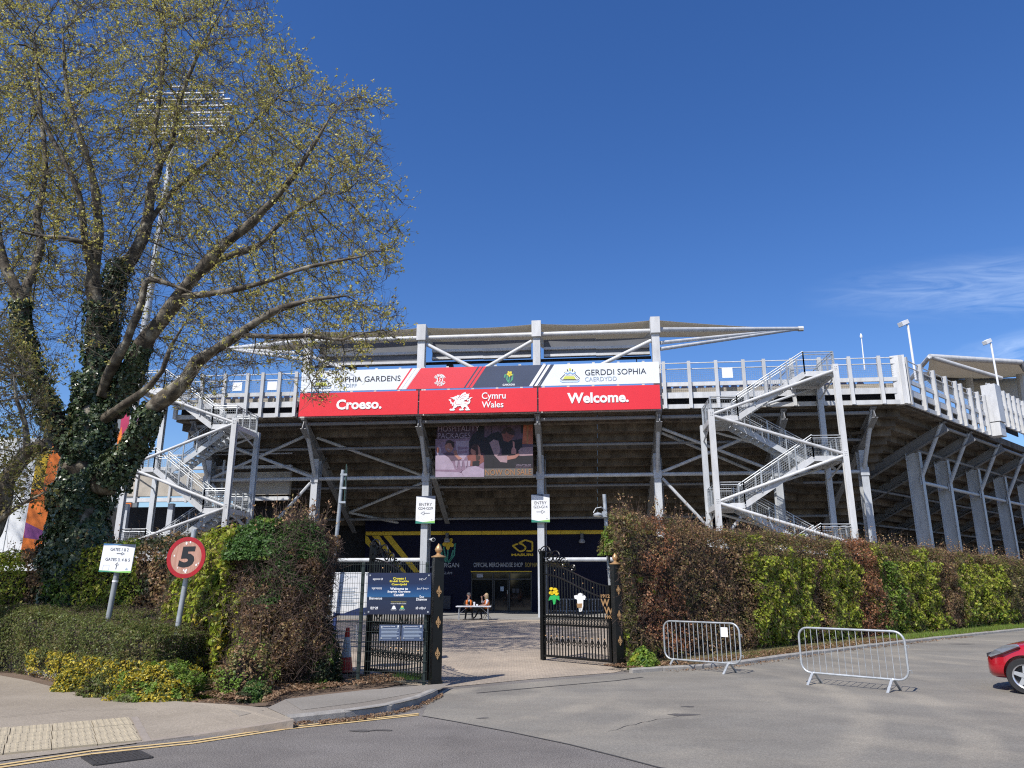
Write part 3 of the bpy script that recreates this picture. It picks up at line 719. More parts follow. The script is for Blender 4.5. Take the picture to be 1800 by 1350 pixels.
# ============================================================ ROOF CANOPY
RC = PAR.shifted(-.4); RB = PAR.shifted(-9.0)
roof = thing('roof_canopy', 'cream fabric roof canopy on white steel posts over the grandstand', 'roof canopy', tuple(RC.P(-1.8, 12, 0)))
rcu = [-12.98, -5.52, 1.81, 9.17]
for u in rcu:
    q = MB(); q.beam(RC.P(u, 12.2, 0), RC.P(u, 17.9, 0), .46, .5, up=RC.N); q.build('post', FASCIA, roof)
    q = MB(); q.beam(RC.P(u, 16.9, .06), RC.P(u, 17.94, .06), .58, .7, up=RC.N); q.build('post_head', FASCIA, roof)
    q = MB(); q.beam(RC.P(u, 17.2, -.3), RB.P(u, 19.2, 0), .26, .4, up=Z); q.build('roof_beam', FASCIA, roof)
for a, b in zip(rcu, rcu[1:]):
    MB().tube(RC.P(a + .3, 17.15, .0), RC.P(b - .3, 17.15, 0), .14, 10).build('head_tube', FASCIA, roof, smooth=True)
def vbr(a, za, b, zb):
    MB().tube(RC.P(a, za, .02), RC.P(b, zb, .02), .12, 10).build('brace', FASCIA, roof, smooth=True)
vbr(-5.2, 16.7, -1.95, 14.9); vbr(-1.65, 14.9, 1.5, 16.7); vbr(8.9, 16.5, 5.3, 14.8); vbr(-12.7, 16.1, -9.6, 14.8)
def fabric(grid, name='fabric'):
    m_, n_ = len(grid), len(grid[0]); vs_ = [p for row in grid for p in row]
    fs = [(i*n_ + j, i*n_ + j + 1, (i + 1)*n_ + j + 1, (i + 1)*n_ + j) for i in range(m_ - 1) for j in range(n_ - 1)]
    o = MB().add(vs_, fs).build(name, FABRIC, roof, smooth=True); md = o.modifiers.new('thickness', 'SOLIDIFY'); md.thickness = .006
    return o
for a, b in zip(rcu, rcu[1:]):
    g = []
    for i in range(9):
        s = i/8; row = []
        for j in range(13):
            t = j/12; sag = 4*t*(1 - t)
            z = 17.88 + (19.5 - 17.88)*s - .16*sag*(1 - .5*s)
            row.append(RC.P(a + (b - a)*t, z, -.05 - 8.6*s))
        g.append(row)
    fabric(g)
tipR = PAR.shifted(-9).uv(1403, 578); tipL = PAR.shifted(-9).uv(396, 613)
def wingroof(u, tip, sgn):
    T = RB.P(tip[0], tip[1], 0) 
    base0, base1 = RC.P(u, 17.88, -.05), RB.P(u, 19.5, .4)
    g = []
    for i in range(9):
        s = i/8; p0 = base0.lerp(T, s); p1 = base1.lerp(T + Vector((0, 0, .05)), s); row = []
        for j in range(7):
            t = j/6; p = p0.lerp(p1, t); p = p - Vector((0, 0, .25*4*s*(1 - s)*(.3 + .7*t))); row.append(p)
        g.append(row)
    fabric(g)
    for z0, k in ((17.2, 1.0), (16.35, .88), (15.95, .97)):
        MB().tube(RC.P(u + sgn*.3, z0, 0), RC.P(u, z0, 0).lerp(T, k), .15 if z0 > 17 else .12, 10).build('outrigger', FASCIA, roof, smooth=True)
    MB().tube(T - RC.X*.0, T + RC.X*sgn*.35, .2, 8).build('outrigger_tip', FASCIA, roof, smooth=True)
wingroof(rcu[-1], tipR, 1); wingroof(rcu[0], tipL, -1)
# dark screens hung at the back of the roof
SC = PAR.shifted(-1.2)
for (xa, xb, ya, yb, ya2, yb2) in ((560, 737, 606, 646, 604, 641), (760, 850, 602, 634, 600, 631), (850, 934, 600, 632, 598, 629), (956, 1048, 598, 629, 596, 626), (1048, 1142, 597, 627, 594, 623)):
    pts = [SC.uv(xa, yb), SC.uv(xb, yb2), SC.uv(xb, ya2), SC.uv(xa, ya)]
    zlo = min(pts[0][1], pts[1][1]); zhi = max(pts[2][1], pts[3][1])
    MB().beam(SC.P(pts[0][0], (zlo + zhi)/2, 0), SC.P(pts[1][0], (zlo + zhi)/2, 0), .12, zhi - zlo).build('screen_panel', LOUVRE, roof)
    for f_ in (.08, .48, ):
        z = zlo + (zhi - zlo)*f_; MB().beam(SC.P(pts[0][0], z, .14), SC.P(pts[1][0], z, .14), .16, .16).build('screen_rail', FASCIA, roof)
a, b = SC.uv(545, 650)[0], SC.uv(1145, 628)[0]
zc_ = SC.uv(850, 635)[1]
MB().tube(SC.P(a, zc_, -.2), SC.P(b, zc_, -.2), .10, 8).build('cable_tray', BLACK, roof, smooth=True)
# speakers and cameras hanging below the screens
for px in (618, 790, 1120):
    u = SC.uv(px, 640)[0]
    h = thing('hanging_speaker', {618: 'black loudspeaker under the roof screen behind the tree twigs', 790: 'black loudspeaker under the roof screen above the red banner stripe', 1120: 'black loudspeaker under the roof screen by the right roof post'}[px], 'loudspeaker', tuple(SC.P(u, 15.8, -.3)), group='loudspeakers under the roof')
    zs_ = SC.uv(px, 644)[1]; c_ = SC.P(u, zs_, -.5); MB().prism([c_ + U*-.20 + Z*.2, c_ + U*.20 + Z*.2, c_ + U*.26 - Z*.2, c_ - U*.26 - Z*.2], ST.N*.4).build('cabinet', BLACK, h)
    MB().tube(SC.P(u, zs_ + .18, -.3), SC.P(u, zc_, -.3), .03, 6).build('bracket', BLACK, h)
# ============================================================ BANNERS
BAN = PAR.shifted(.35)
def banner(name, label, u0, u1, z0, z1, m, t=.06):
    o = thing(name, label, 'banner', tuple(BAN.P((u0 + u1)/2, z0, 0)))
    MB().beam(BAN.P(u0, (z0 + z1)/2, -t/2), BAN.P(u1, (z0 + z1)/2, -t/2), t, z1 - z0).build('panel', m, o)
    cm_ = MB().box((0, 0, 0), (.16, .05, .1)).mesh('clip', FASCIA)
    for k in range(int((u1 - u0)/1.5) + 1):
        c_ = inst('clip', cm_, o, BAN.P(u0 + .3 + k*1.5, z1 + .03, -t/2), -A); c_.matrix_parent_inverse = world_of(o).inverted()
    return o
zA0, zA1 = 13.58, 14.92; zB0, zB1 = 12.0, 13.48
top = banner('sponsor_banner', 'long white, red and navy sponsor banner across the front of the grandstand', -13.0, 9.22, zA0, zA1, WHITEV)
h = zA1 - zA0
def para(x0, x1, m, off, name='colour_block', l=None, r=None):
    """slanted block given by photo x positions on top edge and the lean of the stripes"""
    k = .27*h/.36
    a, b = BAN.uv(x0, 650)[0], BAN.uv(x1, 650)[0]
    sl = 1.0
    return flat(BAN, [(a - sl*h*.60, zA0 + .003), (b - sl*h*.60, zA0 + .003), (b + sl*h*.22, zA1 - .003), (a + sl*h*.22, zA1 - .003)], m, top, off, name)
def lean(xt, xb, xt2, xb2, m, off, name='stripe'):
    a, b = BAN.uv(xb, 680)[0], BAN.uv(xb2, 680)[0]; c_, d_ = BAN.uv(xt2, 648)[0], BAN.uv(xt, 648)[0]
    return flat(BAN, [(a, zA0 + .004), (b, zA0 + .004), (c_, zA1 - .004), (d_, zA1 - .004)], m, top, off, name)
lean(740, 714, 855, 822, REDL, .006, 'colour_block'); lean(840, 815, 972, 946, NAVYV, .008, 'colour_block')
lean(722, 697, 728, 703, REDL, .007); lean(725.5, 700.5, 731, 706, PWHITE, .009); lean(733, 708, 738, 713, PWHITE, .010)
lean(843, 818, 848, 823, REDL, .010); lean(850, 825, 855, 830, REDL, .011)
lean(954, 930, 960, 936, PWHITE, .012); lean(963, 939, 968, 944, PWHITE, .013); lean(971, 947, 974, 950, NAVYV, .014)
text_px('SOPHIA GARDENS', BAN, 588, 663, 704, 672.5, PDARK, top); text_px('CARDIFF', BAN, 588, 675.5, 627, 682, PGREY, top)
text_px('GERDDI SOPHIA', BAN, 1028, 650, 1136, 660, PDARK, top); text_px('CAERDYDD', BAN, 1028, 663, 1084, 670.5, PGREY, top)
def garden_logo(x0, y0, k, par, fr):
    f = lambda pts: zpx(pts, x0, y0, k)
    flat_px(fr, f([(185, 290), (400, 290), (372, 240), (218, 240)]), PLIME, par, .016, 'emblem')
    for pts, w, m_ in (([(215, 210), (140, 285), (165, 302), (440, 300), (465, 275), (385, 205)], 9, PDARK), ([(135, 312), (165, 337), (435, 333), (462, 308)], 10, PSKY), ([(225, 190), (265, 200), (300, 178), (345, 198), (395, 182)], 16, PSKY), ([(225, 222), (370, 217), (425, 275)], 4, PDARK)):
        flat_px(fr, f(strip(pts, w)), m_, par, .018, 'emblem')
    for (x, y, rx, ry, m_, ro) in ((302, 128, 17, 26, PLIME, 0), (262, 143, 9, 22, PDARK, -.3), (343, 141, 9, 22, PDARK, .3), (235, 162, 7, 12, PYEL, -.5), (372, 158, 7, 12, PYEL, .5), (215, 180, 5, 8, PDARK, -.7), (390, 174, 5, 8, PDARK, .7)):
        flat_px(fr, f(ell(x, y, rx, ry, 10, 0, ro)), m_, par, .02, 'emblem')
garden_logo(970, 636, 9.474, top, BAN); garden_logo(533.5, 647, 9.474, top, BAN)
# round fire emblem
f = lambda pts: zpx(pts, 740, 640, 9)
for pts, w in (([(265, 215), (258, 260), (270, 283), (290, 290)], 14), ([(330, 215), (300, 220), (295, 238), (315, 250), (296, 262), (300, 285), (325, 290), (342, 262), (345, 222)], 13)):
    flat_px(BAN, f(strip(pts, w)), PWHITE, top, .018, 'emblem')
def arc_text(s, cx, cy, r, a0, a1, inward, m, par, fr, sz):
    n = len(s)
    for i, ch in enumerate(s):
        if ch == ' ': continue
        a = a0 + (a1 - a0)*i/(n - 1); x, y = cx + r*math.cos(a), cy - r*math.sin(a)
        u, v = fr.uv(x, y); ang = a - math.pi/2 if not inward else a + math.pi/2
        fr2 = Frame(fr.P(u, v, 0), fr.X*math.cos(ang) + fr.Y*math.sin(ang), fr.Y*math.cos(ang) - fr.X*math.sin(ang))
        text(ch, fr2, -sz*.35, -sz*.5, sz*.35, sz*.5, m, par, .018, .02)
arc_text('WELSH FIRE', 773, 668, 8.2, R(150), R(30), False, PWHITE, top, BAN, .19)
arc_text('TAN CYMRU', 773, 668, 8.4, R(210), R(330), True, PWHITE, top, BAN, .19)
# daffodil emblem
def daffodil(f, par, fr, off=.016, name='emblem', yl=PYEL, gn=PGREEN, lw=11):
    for pts in ([(1340, 160), (1352, 240), (1385, 292)], [(1330, 165), (1318, 215)], [(1365, 180), (1378, 250), (1395, 292)], [(1400, 200), (1392, 290)], [(1440, 205), (1425, 265), (1400, 295)], [(1455, 170), (1450, 240), (1410, 290)], [(1462, 155), (1448, 175)]):
        flat_px(fr, f(strip(pts, lw)), gn, par, off, name)
    for k in range(5):
        a = 2*math.pi*k/5 + .4; flat_px(fr, f(ell(1402 + 26*math.cos(a), 155 + 26*math.sin(a), 22, 17, 9, 0, a)), yl, par, off + .004 + .001*k, name)
    flat_px(fr, f(ell(1402, 155, 15, 15, 9)), PYELS, par, off + .012, name)
daffodil(f, top, BAN); text_px('GLAMORGAN', BAN, 883.5, 674.8, 905, 678.3, PWHITE, top, bold=.03)
bl = banner('welcome_banner', 'red banner reading Croeso below the white end of the sponsor banner', -13.02, -5.50, zB0, zB1, RED)
bc = banner('welcome_banner', 'red banner with a white dragon and Cymru Wales between the two greetings', -5.40, 1.84, zB0, zB1, RED)
brr = banner('welcome_banner', 'red banner reading Welcome under the Gerddi Sophia lettering', 1.94, 9.20, zB0, zB1, RED)
for b_ in (bl, bc, brr): b_['group'] = 'red banners along the parapet'
text_px('Croeso.', BAN, 592, 702.5, 671, 720.5, PWHITE, bl, .03, .035); text_px('Welcome.', BAN, 997, 691, 1105, 709.5, PWHITE, brr, .03, .035)
text_px('Cymru', BAN, 847, 690, 889, 705.5, PWHITE, bc, .03, .012); text_px('Wales', BAN, 847, 706, 885, 717, PWHITE, bc, .03, .012)
dragon = [(265, 1085), (300, 1060), (340, 1035), (390, 1060), (425, 1030), (460, 970), (475, 900), (470, 830), (450, 780), (480, 730), (510, 690), (540, 640), (545, 600), (475, 620), (460, 580), (300, 520), (390, 510), (490, 485), (550, 445), (620, 440), (640, 405), (690, 380), (700, 410), (755, 380), (745, 450), (700, 500), (720, 560), (760, 460), (830, 370), (920, 295), (1060, 245), (1035, 290), (1070, 330), (1130, 345), (1250, 320), (1195, 375), (1215, 425), (1180, 470), (1190, 530), (1110, 570), (1080, 620), (1000, 640), (930, 690), (1000, 700), (1100, 715), (1160, 710), (1200, 680), (1190, 650), (1160, 640), (1150, 680), (1110, 650), (1110, 600), (1160, 570), (1200, 575), (1230, 545), (1240, 510), (1380, 485), (1310, 540), (1280, 590), (1240, 600), (1270, 670), (1250, 760), (1200, 820), (1120, 850), (1130, 920), (1190, 990), (1200, 1040), (1280, 1110), (1060, 1125), (1000, 1070), (1040, 1035), (1100, 1040), (1060, 980), (980, 950), (950, 990), (925, 1040), (965, 1110), (770, 1130), (725, 1070), (780, 1030), (850, 1050), (870, 1000), (820, 960), (815, 900), (700, 930), (660, 920), (600, 980), (500, 1030), (540, 1100), (480, 1130), (310, 1135)]
flat_px(BAN, zpx(dragon, 780, 680, 27), PWHITE, bc, .03, 'dragon')
flat_px(BAN, zpx([(240, 600), (300, 595), (350, 600), (355, 680), (390, 730), (440, 760), (450, 820), (455, 890), (390, 915), (400, 850), (360, 790), (325, 815), (320, 740), (300, 680), (250, 655)], 780, 680, 27), PWHITE, bc, .03, 'dragon')
for pts, w in (([(780, 530), (880, 430), (980, 370), (1070, 360)], 12), ([(890, 500), (960, 470), (1060, 450)], 10), ([(770, 620), (840, 565), (930, 555), (1000, 590)], 12), ([(560, 700), (560, 800), (600, 850), (690, 850), (810, 820)], 14), ([(620, 520), (610, 600)], 12), ([(690, 520), (660, 640)], 12), ([(960, 770), (1050, 795), (1110, 840)], 10), ([(830, 700), (830, 860)], 10)):
    flat_px(BAN, zpx(strip(pts, w), 780, 680, 27), RED, bc, .036, 'dragon_line')
# hospitality poster hung under the parapet
HP = PAR.shifted(-1.42)
hosp = thing('hospitality_poster', 'dark purple hospitality poster of dining guests hung under the red banner', 'poster', tuple(HP.P(-1.9, 8.4, 0)))
def hp(pts): return zpx(pts, 750, 720, 8.571)
HM = {k: mat('poster_' + k, tuple(.8*x for x in c_), .55, var=v, scale=2.2) for k, (c_, v) in {'plum': ((.075, .035, .06), .3), 'mauve': ((.27, .17, .25), .2), 'lilac': ((.42, .33, .43), .12), 'black': ((.012, .009, .014), .3), 'dusk': ((.12, .07, .11), .25), 'skin': ((.42, .19, .15), .15), 'skind': ((.24, .075, .06), .2), 'hair': ((.05, .022, .02), .3), 'shirt': ((.38, .25, .28), .15), 'copper': ((.50, .14, .07), .35), 'taupe': ((.16, .14, .125), .1), 'gold': ((.42, .20, .08), .05), 'bottle': ((.50, .24, .22), .1)}.items()}
u0, z0 = HP.uv(*hp([(133, 1020)])[0]); u1, z1 = HP.uv(*hp([(1600, 210)])[0])
MB().beam(HP.P(u0, (z0 + z1)/2, -.03), HP.P(u1, (z0 + z1)/2, -.03), .05, z1 - z0).build('backing', HM['plum'], hosp)
def hf(pts, k, off, name='print'): return flat_px(HP, hp(pts), HM[k], hosp, off, name)
hf([(133, 445), (240, 445), (700, 430), (640, 560), (640, 780), (860, 780), (866, 1016), (133, 1020)], 'mauve', .006)
hf([(440, 470), (640, 470), (620, 660), (560, 760), (440, 760)], 'lilac', .008)
hf([(470, 560), (620, 560), (615, 600), (470, 605)], 'mauve', .0095); hf([(470, 620), (620, 615), (610, 655), (470, 665)], 'mauve', .0096)
hf([(640, 480), (700, 370), (790, 330), (866, 330), (866, 660), (800, 640), (700, 520), (640, 640)], 'black', .010); hf([(800, 215), (866, 212), (866, 340), (740, 350)], 'black', .0105)
hf([(250, 660), (330, 630), (440, 680), (520, 740), (520, 760), (420, 780), (330, 760)], 'dusk', .012)
hf(ell(340, 560, 62, 85, 14), 'skin', .014); hf([(282, 530), (300, 470), (350, 455), (415, 490), (418, 580), (385, 560), (370, 510), (320, 505)], 'hair', .016); hf(ell(330, 600, 22, 10, 8, 0, .5), 'lilac', .017)
hf([(400, 620), (450, 610), (470, 690), (540, 740), (480, 755), (420, 690)], 'skin', .018)
hf([(610, 700), (660, 670), (760, 680), (850, 690), (866, 780), (780, 840), (640, 850)], 'skind', .015); hf(ell(710, 620, 48, 68, 14), 'skin', .019); hf([(660, 580), (690, 530), (760, 520), (800, 600), (810, 740), (750, 790), (735, 620)], 'hair', .021); hf([(770, 530), (800, 570), (820, 690), (780, 690)], 'skin', .022)
hf([(690, 780), (800, 770), (790, 850), (690, 850)], 'black', .023)
hf([(133, 700), (230, 660), (330, 720), (400, 820), (430, 920), (530, 960), (560, 1016), (133, 1018)], 'lilac', .024); hf(ell(180, 620, 45, 65, 12), 'lilac', .025); hf(ell(168, 610, 25, 45, 10), 'skind', .0255)
hf([(530, 940), (620, 870), (740, 850), (866, 900), (866, 1016), (560, 1016)], 'lilac', .026); hf([(133, 905), (540, 905), (520, 945), (133, 930)], 'mauve', .0265)
for x in (450, 520, 590, 640): hf([(x - 22, 770), (x + 22, 770), (x + 14, 850), (x + 4, 860), (x + 4, 900), (x - 4, 900), (x - 4, 860), (x - 14, 850)], 'lilac', .027)
hf([(870, 208), (1600, 205), (1600, 885), (870, 888)], 'dusk', .008); hf([(870, 420), (1000, 420), (1000, 888), (870, 888)], 'black', .010)
for x in (970, 1115, 1200): hf([(x, 208), (x + 10, 208), (x + 10, 440), (x, 440)], 'black', .009)
hf([(1130, 480), (1440, 440), (1440, 690), (1130, 700)], 'black', .0095); hf([(1000, 690), (1600, 690), (1600, 885), (1000, 885)], 'black', .0097)
hf([(870, 450), (960, 370), (1080, 330), (1150, 400), (1160, 540), (1100, 620), (1010, 700), (1000, 880), (870, 885)], 'black', .012)
hf([(945, 500), (1010, 450), (1080, 470), (1110, 590), (1110, 640), (1060, 700), (1230, 690), (1210, 800), (1110, 790), (1020, 690)], 'shirt', .015)
hf([(1130, 370), (1170, 320), (1300, 320), (1325, 390), (1280, 450), (1230, 490), (1160, 470)], 'skind', .016); hf([(1120, 350), (1170, 280), (1260, 260), (1330, 330), (1325, 390), (1240, 370), (1200, 330), (1170, 370)], 'hair', .018)
hf([(1210, 700), (1320, 690), (1390, 650), (1400, 680), (1340, 735), (1215, 760)], 'skin', .017)
hf([(1275, 610), (1300, 560), (1295, 470), (1325, 490), (1325, 570), (1350, 610), (1350, 670), (1275, 670)], 'bottle', .019); hf([(1380, 620), (1420, 575), (1600, 560), (1600, 690), (1400, 700)], 'shirt', .014)
hf([(1460, 230), (1600, 207), (1600, 520), (1440, 520)], 'copper', .013); hf([(1420, 208), (1460, 208), (1450, 360), (1420, 360)], 'black', .014); hf([(1510, 230), (1535, 226), (1530, 520), (1505, 520)], 'gold', .015)
hf([(870, 888), (1600, 885), (1600, 1000), (870, 1008)], 'taupe', .011)
x_ = lambda x, y: hp([(x, y)])[0]
for s_, a_, b_, m_ in (('HOSPITALITY', (172, 252), (795, 335), HM['lilac']), ('PACKAGES', (170, 357), (660, 440), HM['lilac']), ('NOW ON SALE', (882, 905), (1578, 990), HM['gold']), ('VITALITY BLAST', (1348, 828), (1575, 848), HM['lilac']), ('SOPHIA GARDENS', (1340, 860), (1575, 876), HM['mauve'])):
    text_px(s_, HP, *x_(*a_), *x_(*b_), m_, hosp, .032)
q = MB()
for k in range(7): q.tube(HP.P(u0 + (u1 - u0)*k/6, z1 - .02, 0), HP.P(u0 + (u1 - u0)*k/6, 11.6, 0), .015, 5)
q.build('tie_rope', GALV, hosp)

# entry signs fixed to the columns
EF = ST.shifted(.55)
def entry(label, x0, x1, y0, y1, l1, l2, arrow):
    a0, b1 = EF.uv(x0, y0); a1, b0 = EF.uv(x1, y1)
    o = thing('entry_sign', label, 'sign', tuple(EF.P((a0 + a1)/2, b0, 0)), group='entry signs on the columns')
    MB().beam(EF.P(a0, (b0 + b1)/2, -.02), EF.P(a1, (b0 + b1)/2, -.02), .04, b1 - b0).build('panel', WHITE, o)
    w, h_ = a1 - a0, b1 - b0; P_ = lambda x, y: (a0 + x*w, b0 + y*h_)
    flat(EF, [P_(0, 1), P_(.0, .985), P_(.5, .945), P_(1, .875), P_(1, 1)], NAVYV, o, .006, 'colour_band')
    flat(EF, [P_(0, 0), P_(1, 0), P_(1, .015), P_(.5, .03), P_(0, .10)], PTEAL, o, .006, 'colour_band'); flat(EF, [P_(.35, .045), P_(1, .015), P_(1, .095), P_(.7, .075)], PLGREEN, o, .008, 'colour_band')
    text(l1, EF, *P_(.17, .64), *P_(.83, .745), PDARK, o, .008); text(l2, EF, *P_(.12, .50), *P_(.88, .595), PDARK, o, .008)
    s = 1 if arrow > 0 else -1; A_ = lambda x, y: P_(.5 + s*(x - .5), y)
    for pts in ([(.27, .37), (.56, .37)], [(.56, .37), (.56, .43), (.74, .37), (.56, .31), (.56, .37)]):
        flat(EF, strip([A_(*p) for p in pts], .03), PDARK, o, .008, 'arrow')
    flat(EF, [P_(.80, .13), P_(.88, .13), P_(.88, .14), P_(.80, .14)], PDARK, o, .008, 'emblem')
    q = MB(); q.beam(EF.P((a0 + a1)/2, b0 + .2, -.08), EF.P((a0 + a1)/2, b1 - .2, -.08), .3, .06, up=EF.N); q.build('bracket', GALV, o)
    return o
entry('white ENTRY G24-G29 sign with a left arrow on the column', 732, 764, 872, 920, 'ENTRY', 'G24-G29', -1)
entry('white ENTRY G23-G14 sign with a right arrow on the column', 934, 966.5, 869, 918, 'ENTRY', 'G23-G14', 1)

# ============================================================ MERCHANDISE SHOP under the stand
SF = ST.shifted(-8.0)
shop = thing('shop_front', 'navy merchandise shop front with yellow stripes under the grandstand', 'shop', tuple(SF.P(-2, 0, 0)))
sL = SF.uv(640, 1000)[0]; sR = 14.0; sTop = 6.1
dL, dT = SF.uv(828, 1006); dR, _ = SF.uv(935, 1006)
MB().beam(SF.P(sL, sTop/2, -.2), SF.P(dL, sTop/2, -.2), .4, sTop).build('wall', SHOP, shop)
MB().beam(SF.P(dR, sTop/2, -.2), SF.P(sR, sTop/2, -.2), .4, sTop).build('wall', SHOP, shop)
MB().beam(SF.P(dL, (sTop + dT)/2, -.2), SF.P(dR, (sTop + dT)/2, -.2), .39, sTop - dT).build('wall', SHOP, shop)
a0, a1 = sL, sR; z0 = SF.uv(850, 939)[1]; z1 = SF.uv(850, 933)[1]
k = 0; x = sL
while x < sR - .1:
    e = min(x + 1.45, sR); MB().beam(SF.P(x + .01, (z0 + z1)/2, .05), SF.P(e - .01, (z0 + z1)/2, .05), .06, z1 - z0 + .08).build('yellow_trim', PYELS, shop); x = e
MB().beam(SF.P(sL, sTop + .05, .02), SF.P(sR, sTop + .05, .02), .5, .9).build('parapet', SHOP, shop)
f = lambda pts: zpx(pts, 580, 910, 9)
flat_px(SF, f([(845, 285), (965, 283), (1420, 860), (1330, 870)]), PYELS, shop, .012, 'stripe')
flat_px(SF, f([(665, 285), (780, 285), (1210, 870), (1150, 870)]), PYELS, shop, .012, 'stripe'); flat_px(SF, f([(560, 285), (600, 300), (690, 440), (690, 530), (560, 400)]), PYELS, shop, .012, 'stripe')
# club daffodil and lettering
f = lambda pts: [(580 + (x - 1402)*.20 + 207.5, 960 + (y - 200)*.20) for x, y in pts]
daffodil(lambda pts: [(788 + (x - 1402)*.22, 966 + (y - 200)*.24) for x, y in pts], shop, SF, .012, 'emblem', PYELS, PTEAL, 12)
PGR2 = mat('print_grey_white', (.33, .34, .38), .5, var=0)
text_px('GLAMORGAN', SF, 747, 989.5, 807, 997.5, PGR2, shop, .014, .01); text_px('#GOGLAM', SF, 765, 1005, 794.5, 1010, PGR2, shop, .014)
text_px('OFFICIAL MERCHANDISE SHOP', SF, 832.5, 989, 919, 997, PGR2, shop, .014, .012)
text_px('SIOP NWYDDAU SWYDDOGOL', SF, 923, 989, 1003, 997, mat('print_dull_yellow', (.36, .26, .05), .5, var=0), shop, .014, .01)
text_px('MASURI', SF, 899, 973, 937, 977.5, PYELS, shop, .014, .05)
f = lambda pts: zpx(pts, 770, 920, 7.105)
flat_px(SF, f(strip([(930, 282), (985, 258), (1000, 262)], 20) ), PYELS, shop, .013, 'emblem')
for pts, w in (([(932, 280), (1010, 345), (1040, 350), (1085, 330), (1095, 300), (1060, 265), (1010, 245), (1090, 208), (1145, 225), (1178, 232), (1178, 345), (1105, 345)], 20),):
    for p, r_ in zip(pts, pts[1:]): flat_px(SF, f(strip([p, r_], w)), PYELS, shop, .014, 'emblem')
# glazed doors
DF = SF.shifted(-.12)
MB().beam(DF.P(dL, dT/2 + .05, -.1), DF.P(dR, dT/2 + .05, -.1), .02, dT - .1).build('glazing', GLASS, shop)
MB().beam(DF.P(dL, dT + .05, .24), DF.P(dR, dT + .05, .24), .05, .07).build('yellow_trim', PYELS, shop)
FRM = mat('dark_window_frame', (.035, .036, .04), .4, var=.1)
def fb(xa, ya, xb, yb, w=.08):
    a = DF.uv(xa, ya); b = DF.uv(xb, yb); MB().beam(DF.P(*a, .0), DF.P(*b, .0), w, .1, up=DF.N).build('frame_bar', FRM, shop)
for x in (829, 866.5, 895.5, 934): fb(x, 1007, x, 1076)
fb(829, 1018, 934, 1018); fb(829, 1007, 934, 1007); fb(829, 1075, 934, 1075, .14)
for x in (869, 893): fb(x, 1020, x, 1074, .05)
def card(xa, ya, xb, yb, m_, off=.012, name='notice'):
    a0, b1 = DF.uv(xa, ya); a1, b0 = DF.uv(xb, yb); MB().box(DF.P((a0 + a1)/2, (b0 + b1)/2, off - .05), (abs(a1 - a0), .01, abs(b1 - b0)), -A).build(name, m_, shop)
card(879.5, 1031, 885.5, 1039, PGREY); card(838, 1008.5, 849, 1015, PGR2); card(900.5, 1034.5, 906, 1042, PDARK); card(907.5, 1034.5, 912.5, 1042, PDARK); card(891.3, 1038, 892.8, 1044, GALV, .05, 'door_handle')
card(779, 1047, 793, 1070, PDARK, .4, 'poster')
# interior hints: counter and stock
for (xa, ya, xb, yb) in ((870, 1053, 893, 1068), (898, 1055, 905, 1073), (883, 1042, 898, 1052)): card(xa, ya, xb, yb, LOUVRE, -.4, 'shop_counter')
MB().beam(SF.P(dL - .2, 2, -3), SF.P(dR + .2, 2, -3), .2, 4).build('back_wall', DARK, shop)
# railing to the right of the shop door
rl = thing('yard_railing', 'pale steel railing seen behind the right gate leaf', 'railing', tuple(SF.P(5, 0, 1.5)))
RF = SF.shifted(1.5); ra, rz_ = RF.uv(962, 1053); rb, _ = RF.uv(1058, 1053)
for z in (.15, rz_): MB().tube(RF.P(ra, z, 0), RF.P(rb, z, 0), .03, 6).build('rail', FASCIA, rl)
for k in range(18): MB().tube(RF.P(ra + (rb - ra)*k/17, .0 if k % 6 == 0 else .15, 0), RF.P(ra + (rb - ra)*k/17, rz_, 0), .014 if k % 6 else .03, 5).build('bar', FASCIA, rl)
# wall lights and camera
for nm, px, py, lb, dp in (('wall_light', 787, 946, 'grey wall light above the daffodil on the navy shop wall', SF), ('wall_light', 1023, 947, 'grey wall light on the navy wall right of the entrance column', SF)):
    u, z = dp.uv(px, py); o = thing(nm, lb, 'wall light', tuple(dp.P(u, z, 0)), group='wall lights on the shop')
    MB().lathe([(.12, 0), (.13, .35)], dp.P(u, z, .3), 10).build('lamp_body', LOUVRE, o); MB().lathe([(.2, -.3), (.24, -.2), (.13, 0)], dp.P(u, z - .02, .3), 10).build('lamp_shade', PGR2, o)
    MB().beam(dp.P(u, z + .2, 0), dp.P(u, z + .2, .3), .06, .06).build('bracket', LOUVRE, o)
u, z = ST.shifted(.3).uv(763, 952); o = thing('security_camera', 'white bullet camera on the side of the left entrance column', 'camera', tuple(ST.P(u, z, .3)))
MB().path([ST.P(u - .15, z + .12, .1), ST.P(u + .02, z + .1, .6)], .12, 10).build('housing', WHITE, o, smooth=True); MB().path([ST.P(u + .02, z + .1, .6), ST.P(u + .03, z + .1, .66)], .10, 10).build('lens', BLACK, o); MB().tube(ST.P(u - .5, z + .15, 0), ST.P(u - .05, z + .15, .2), .04, 6).build('bracket', WHITE, o)

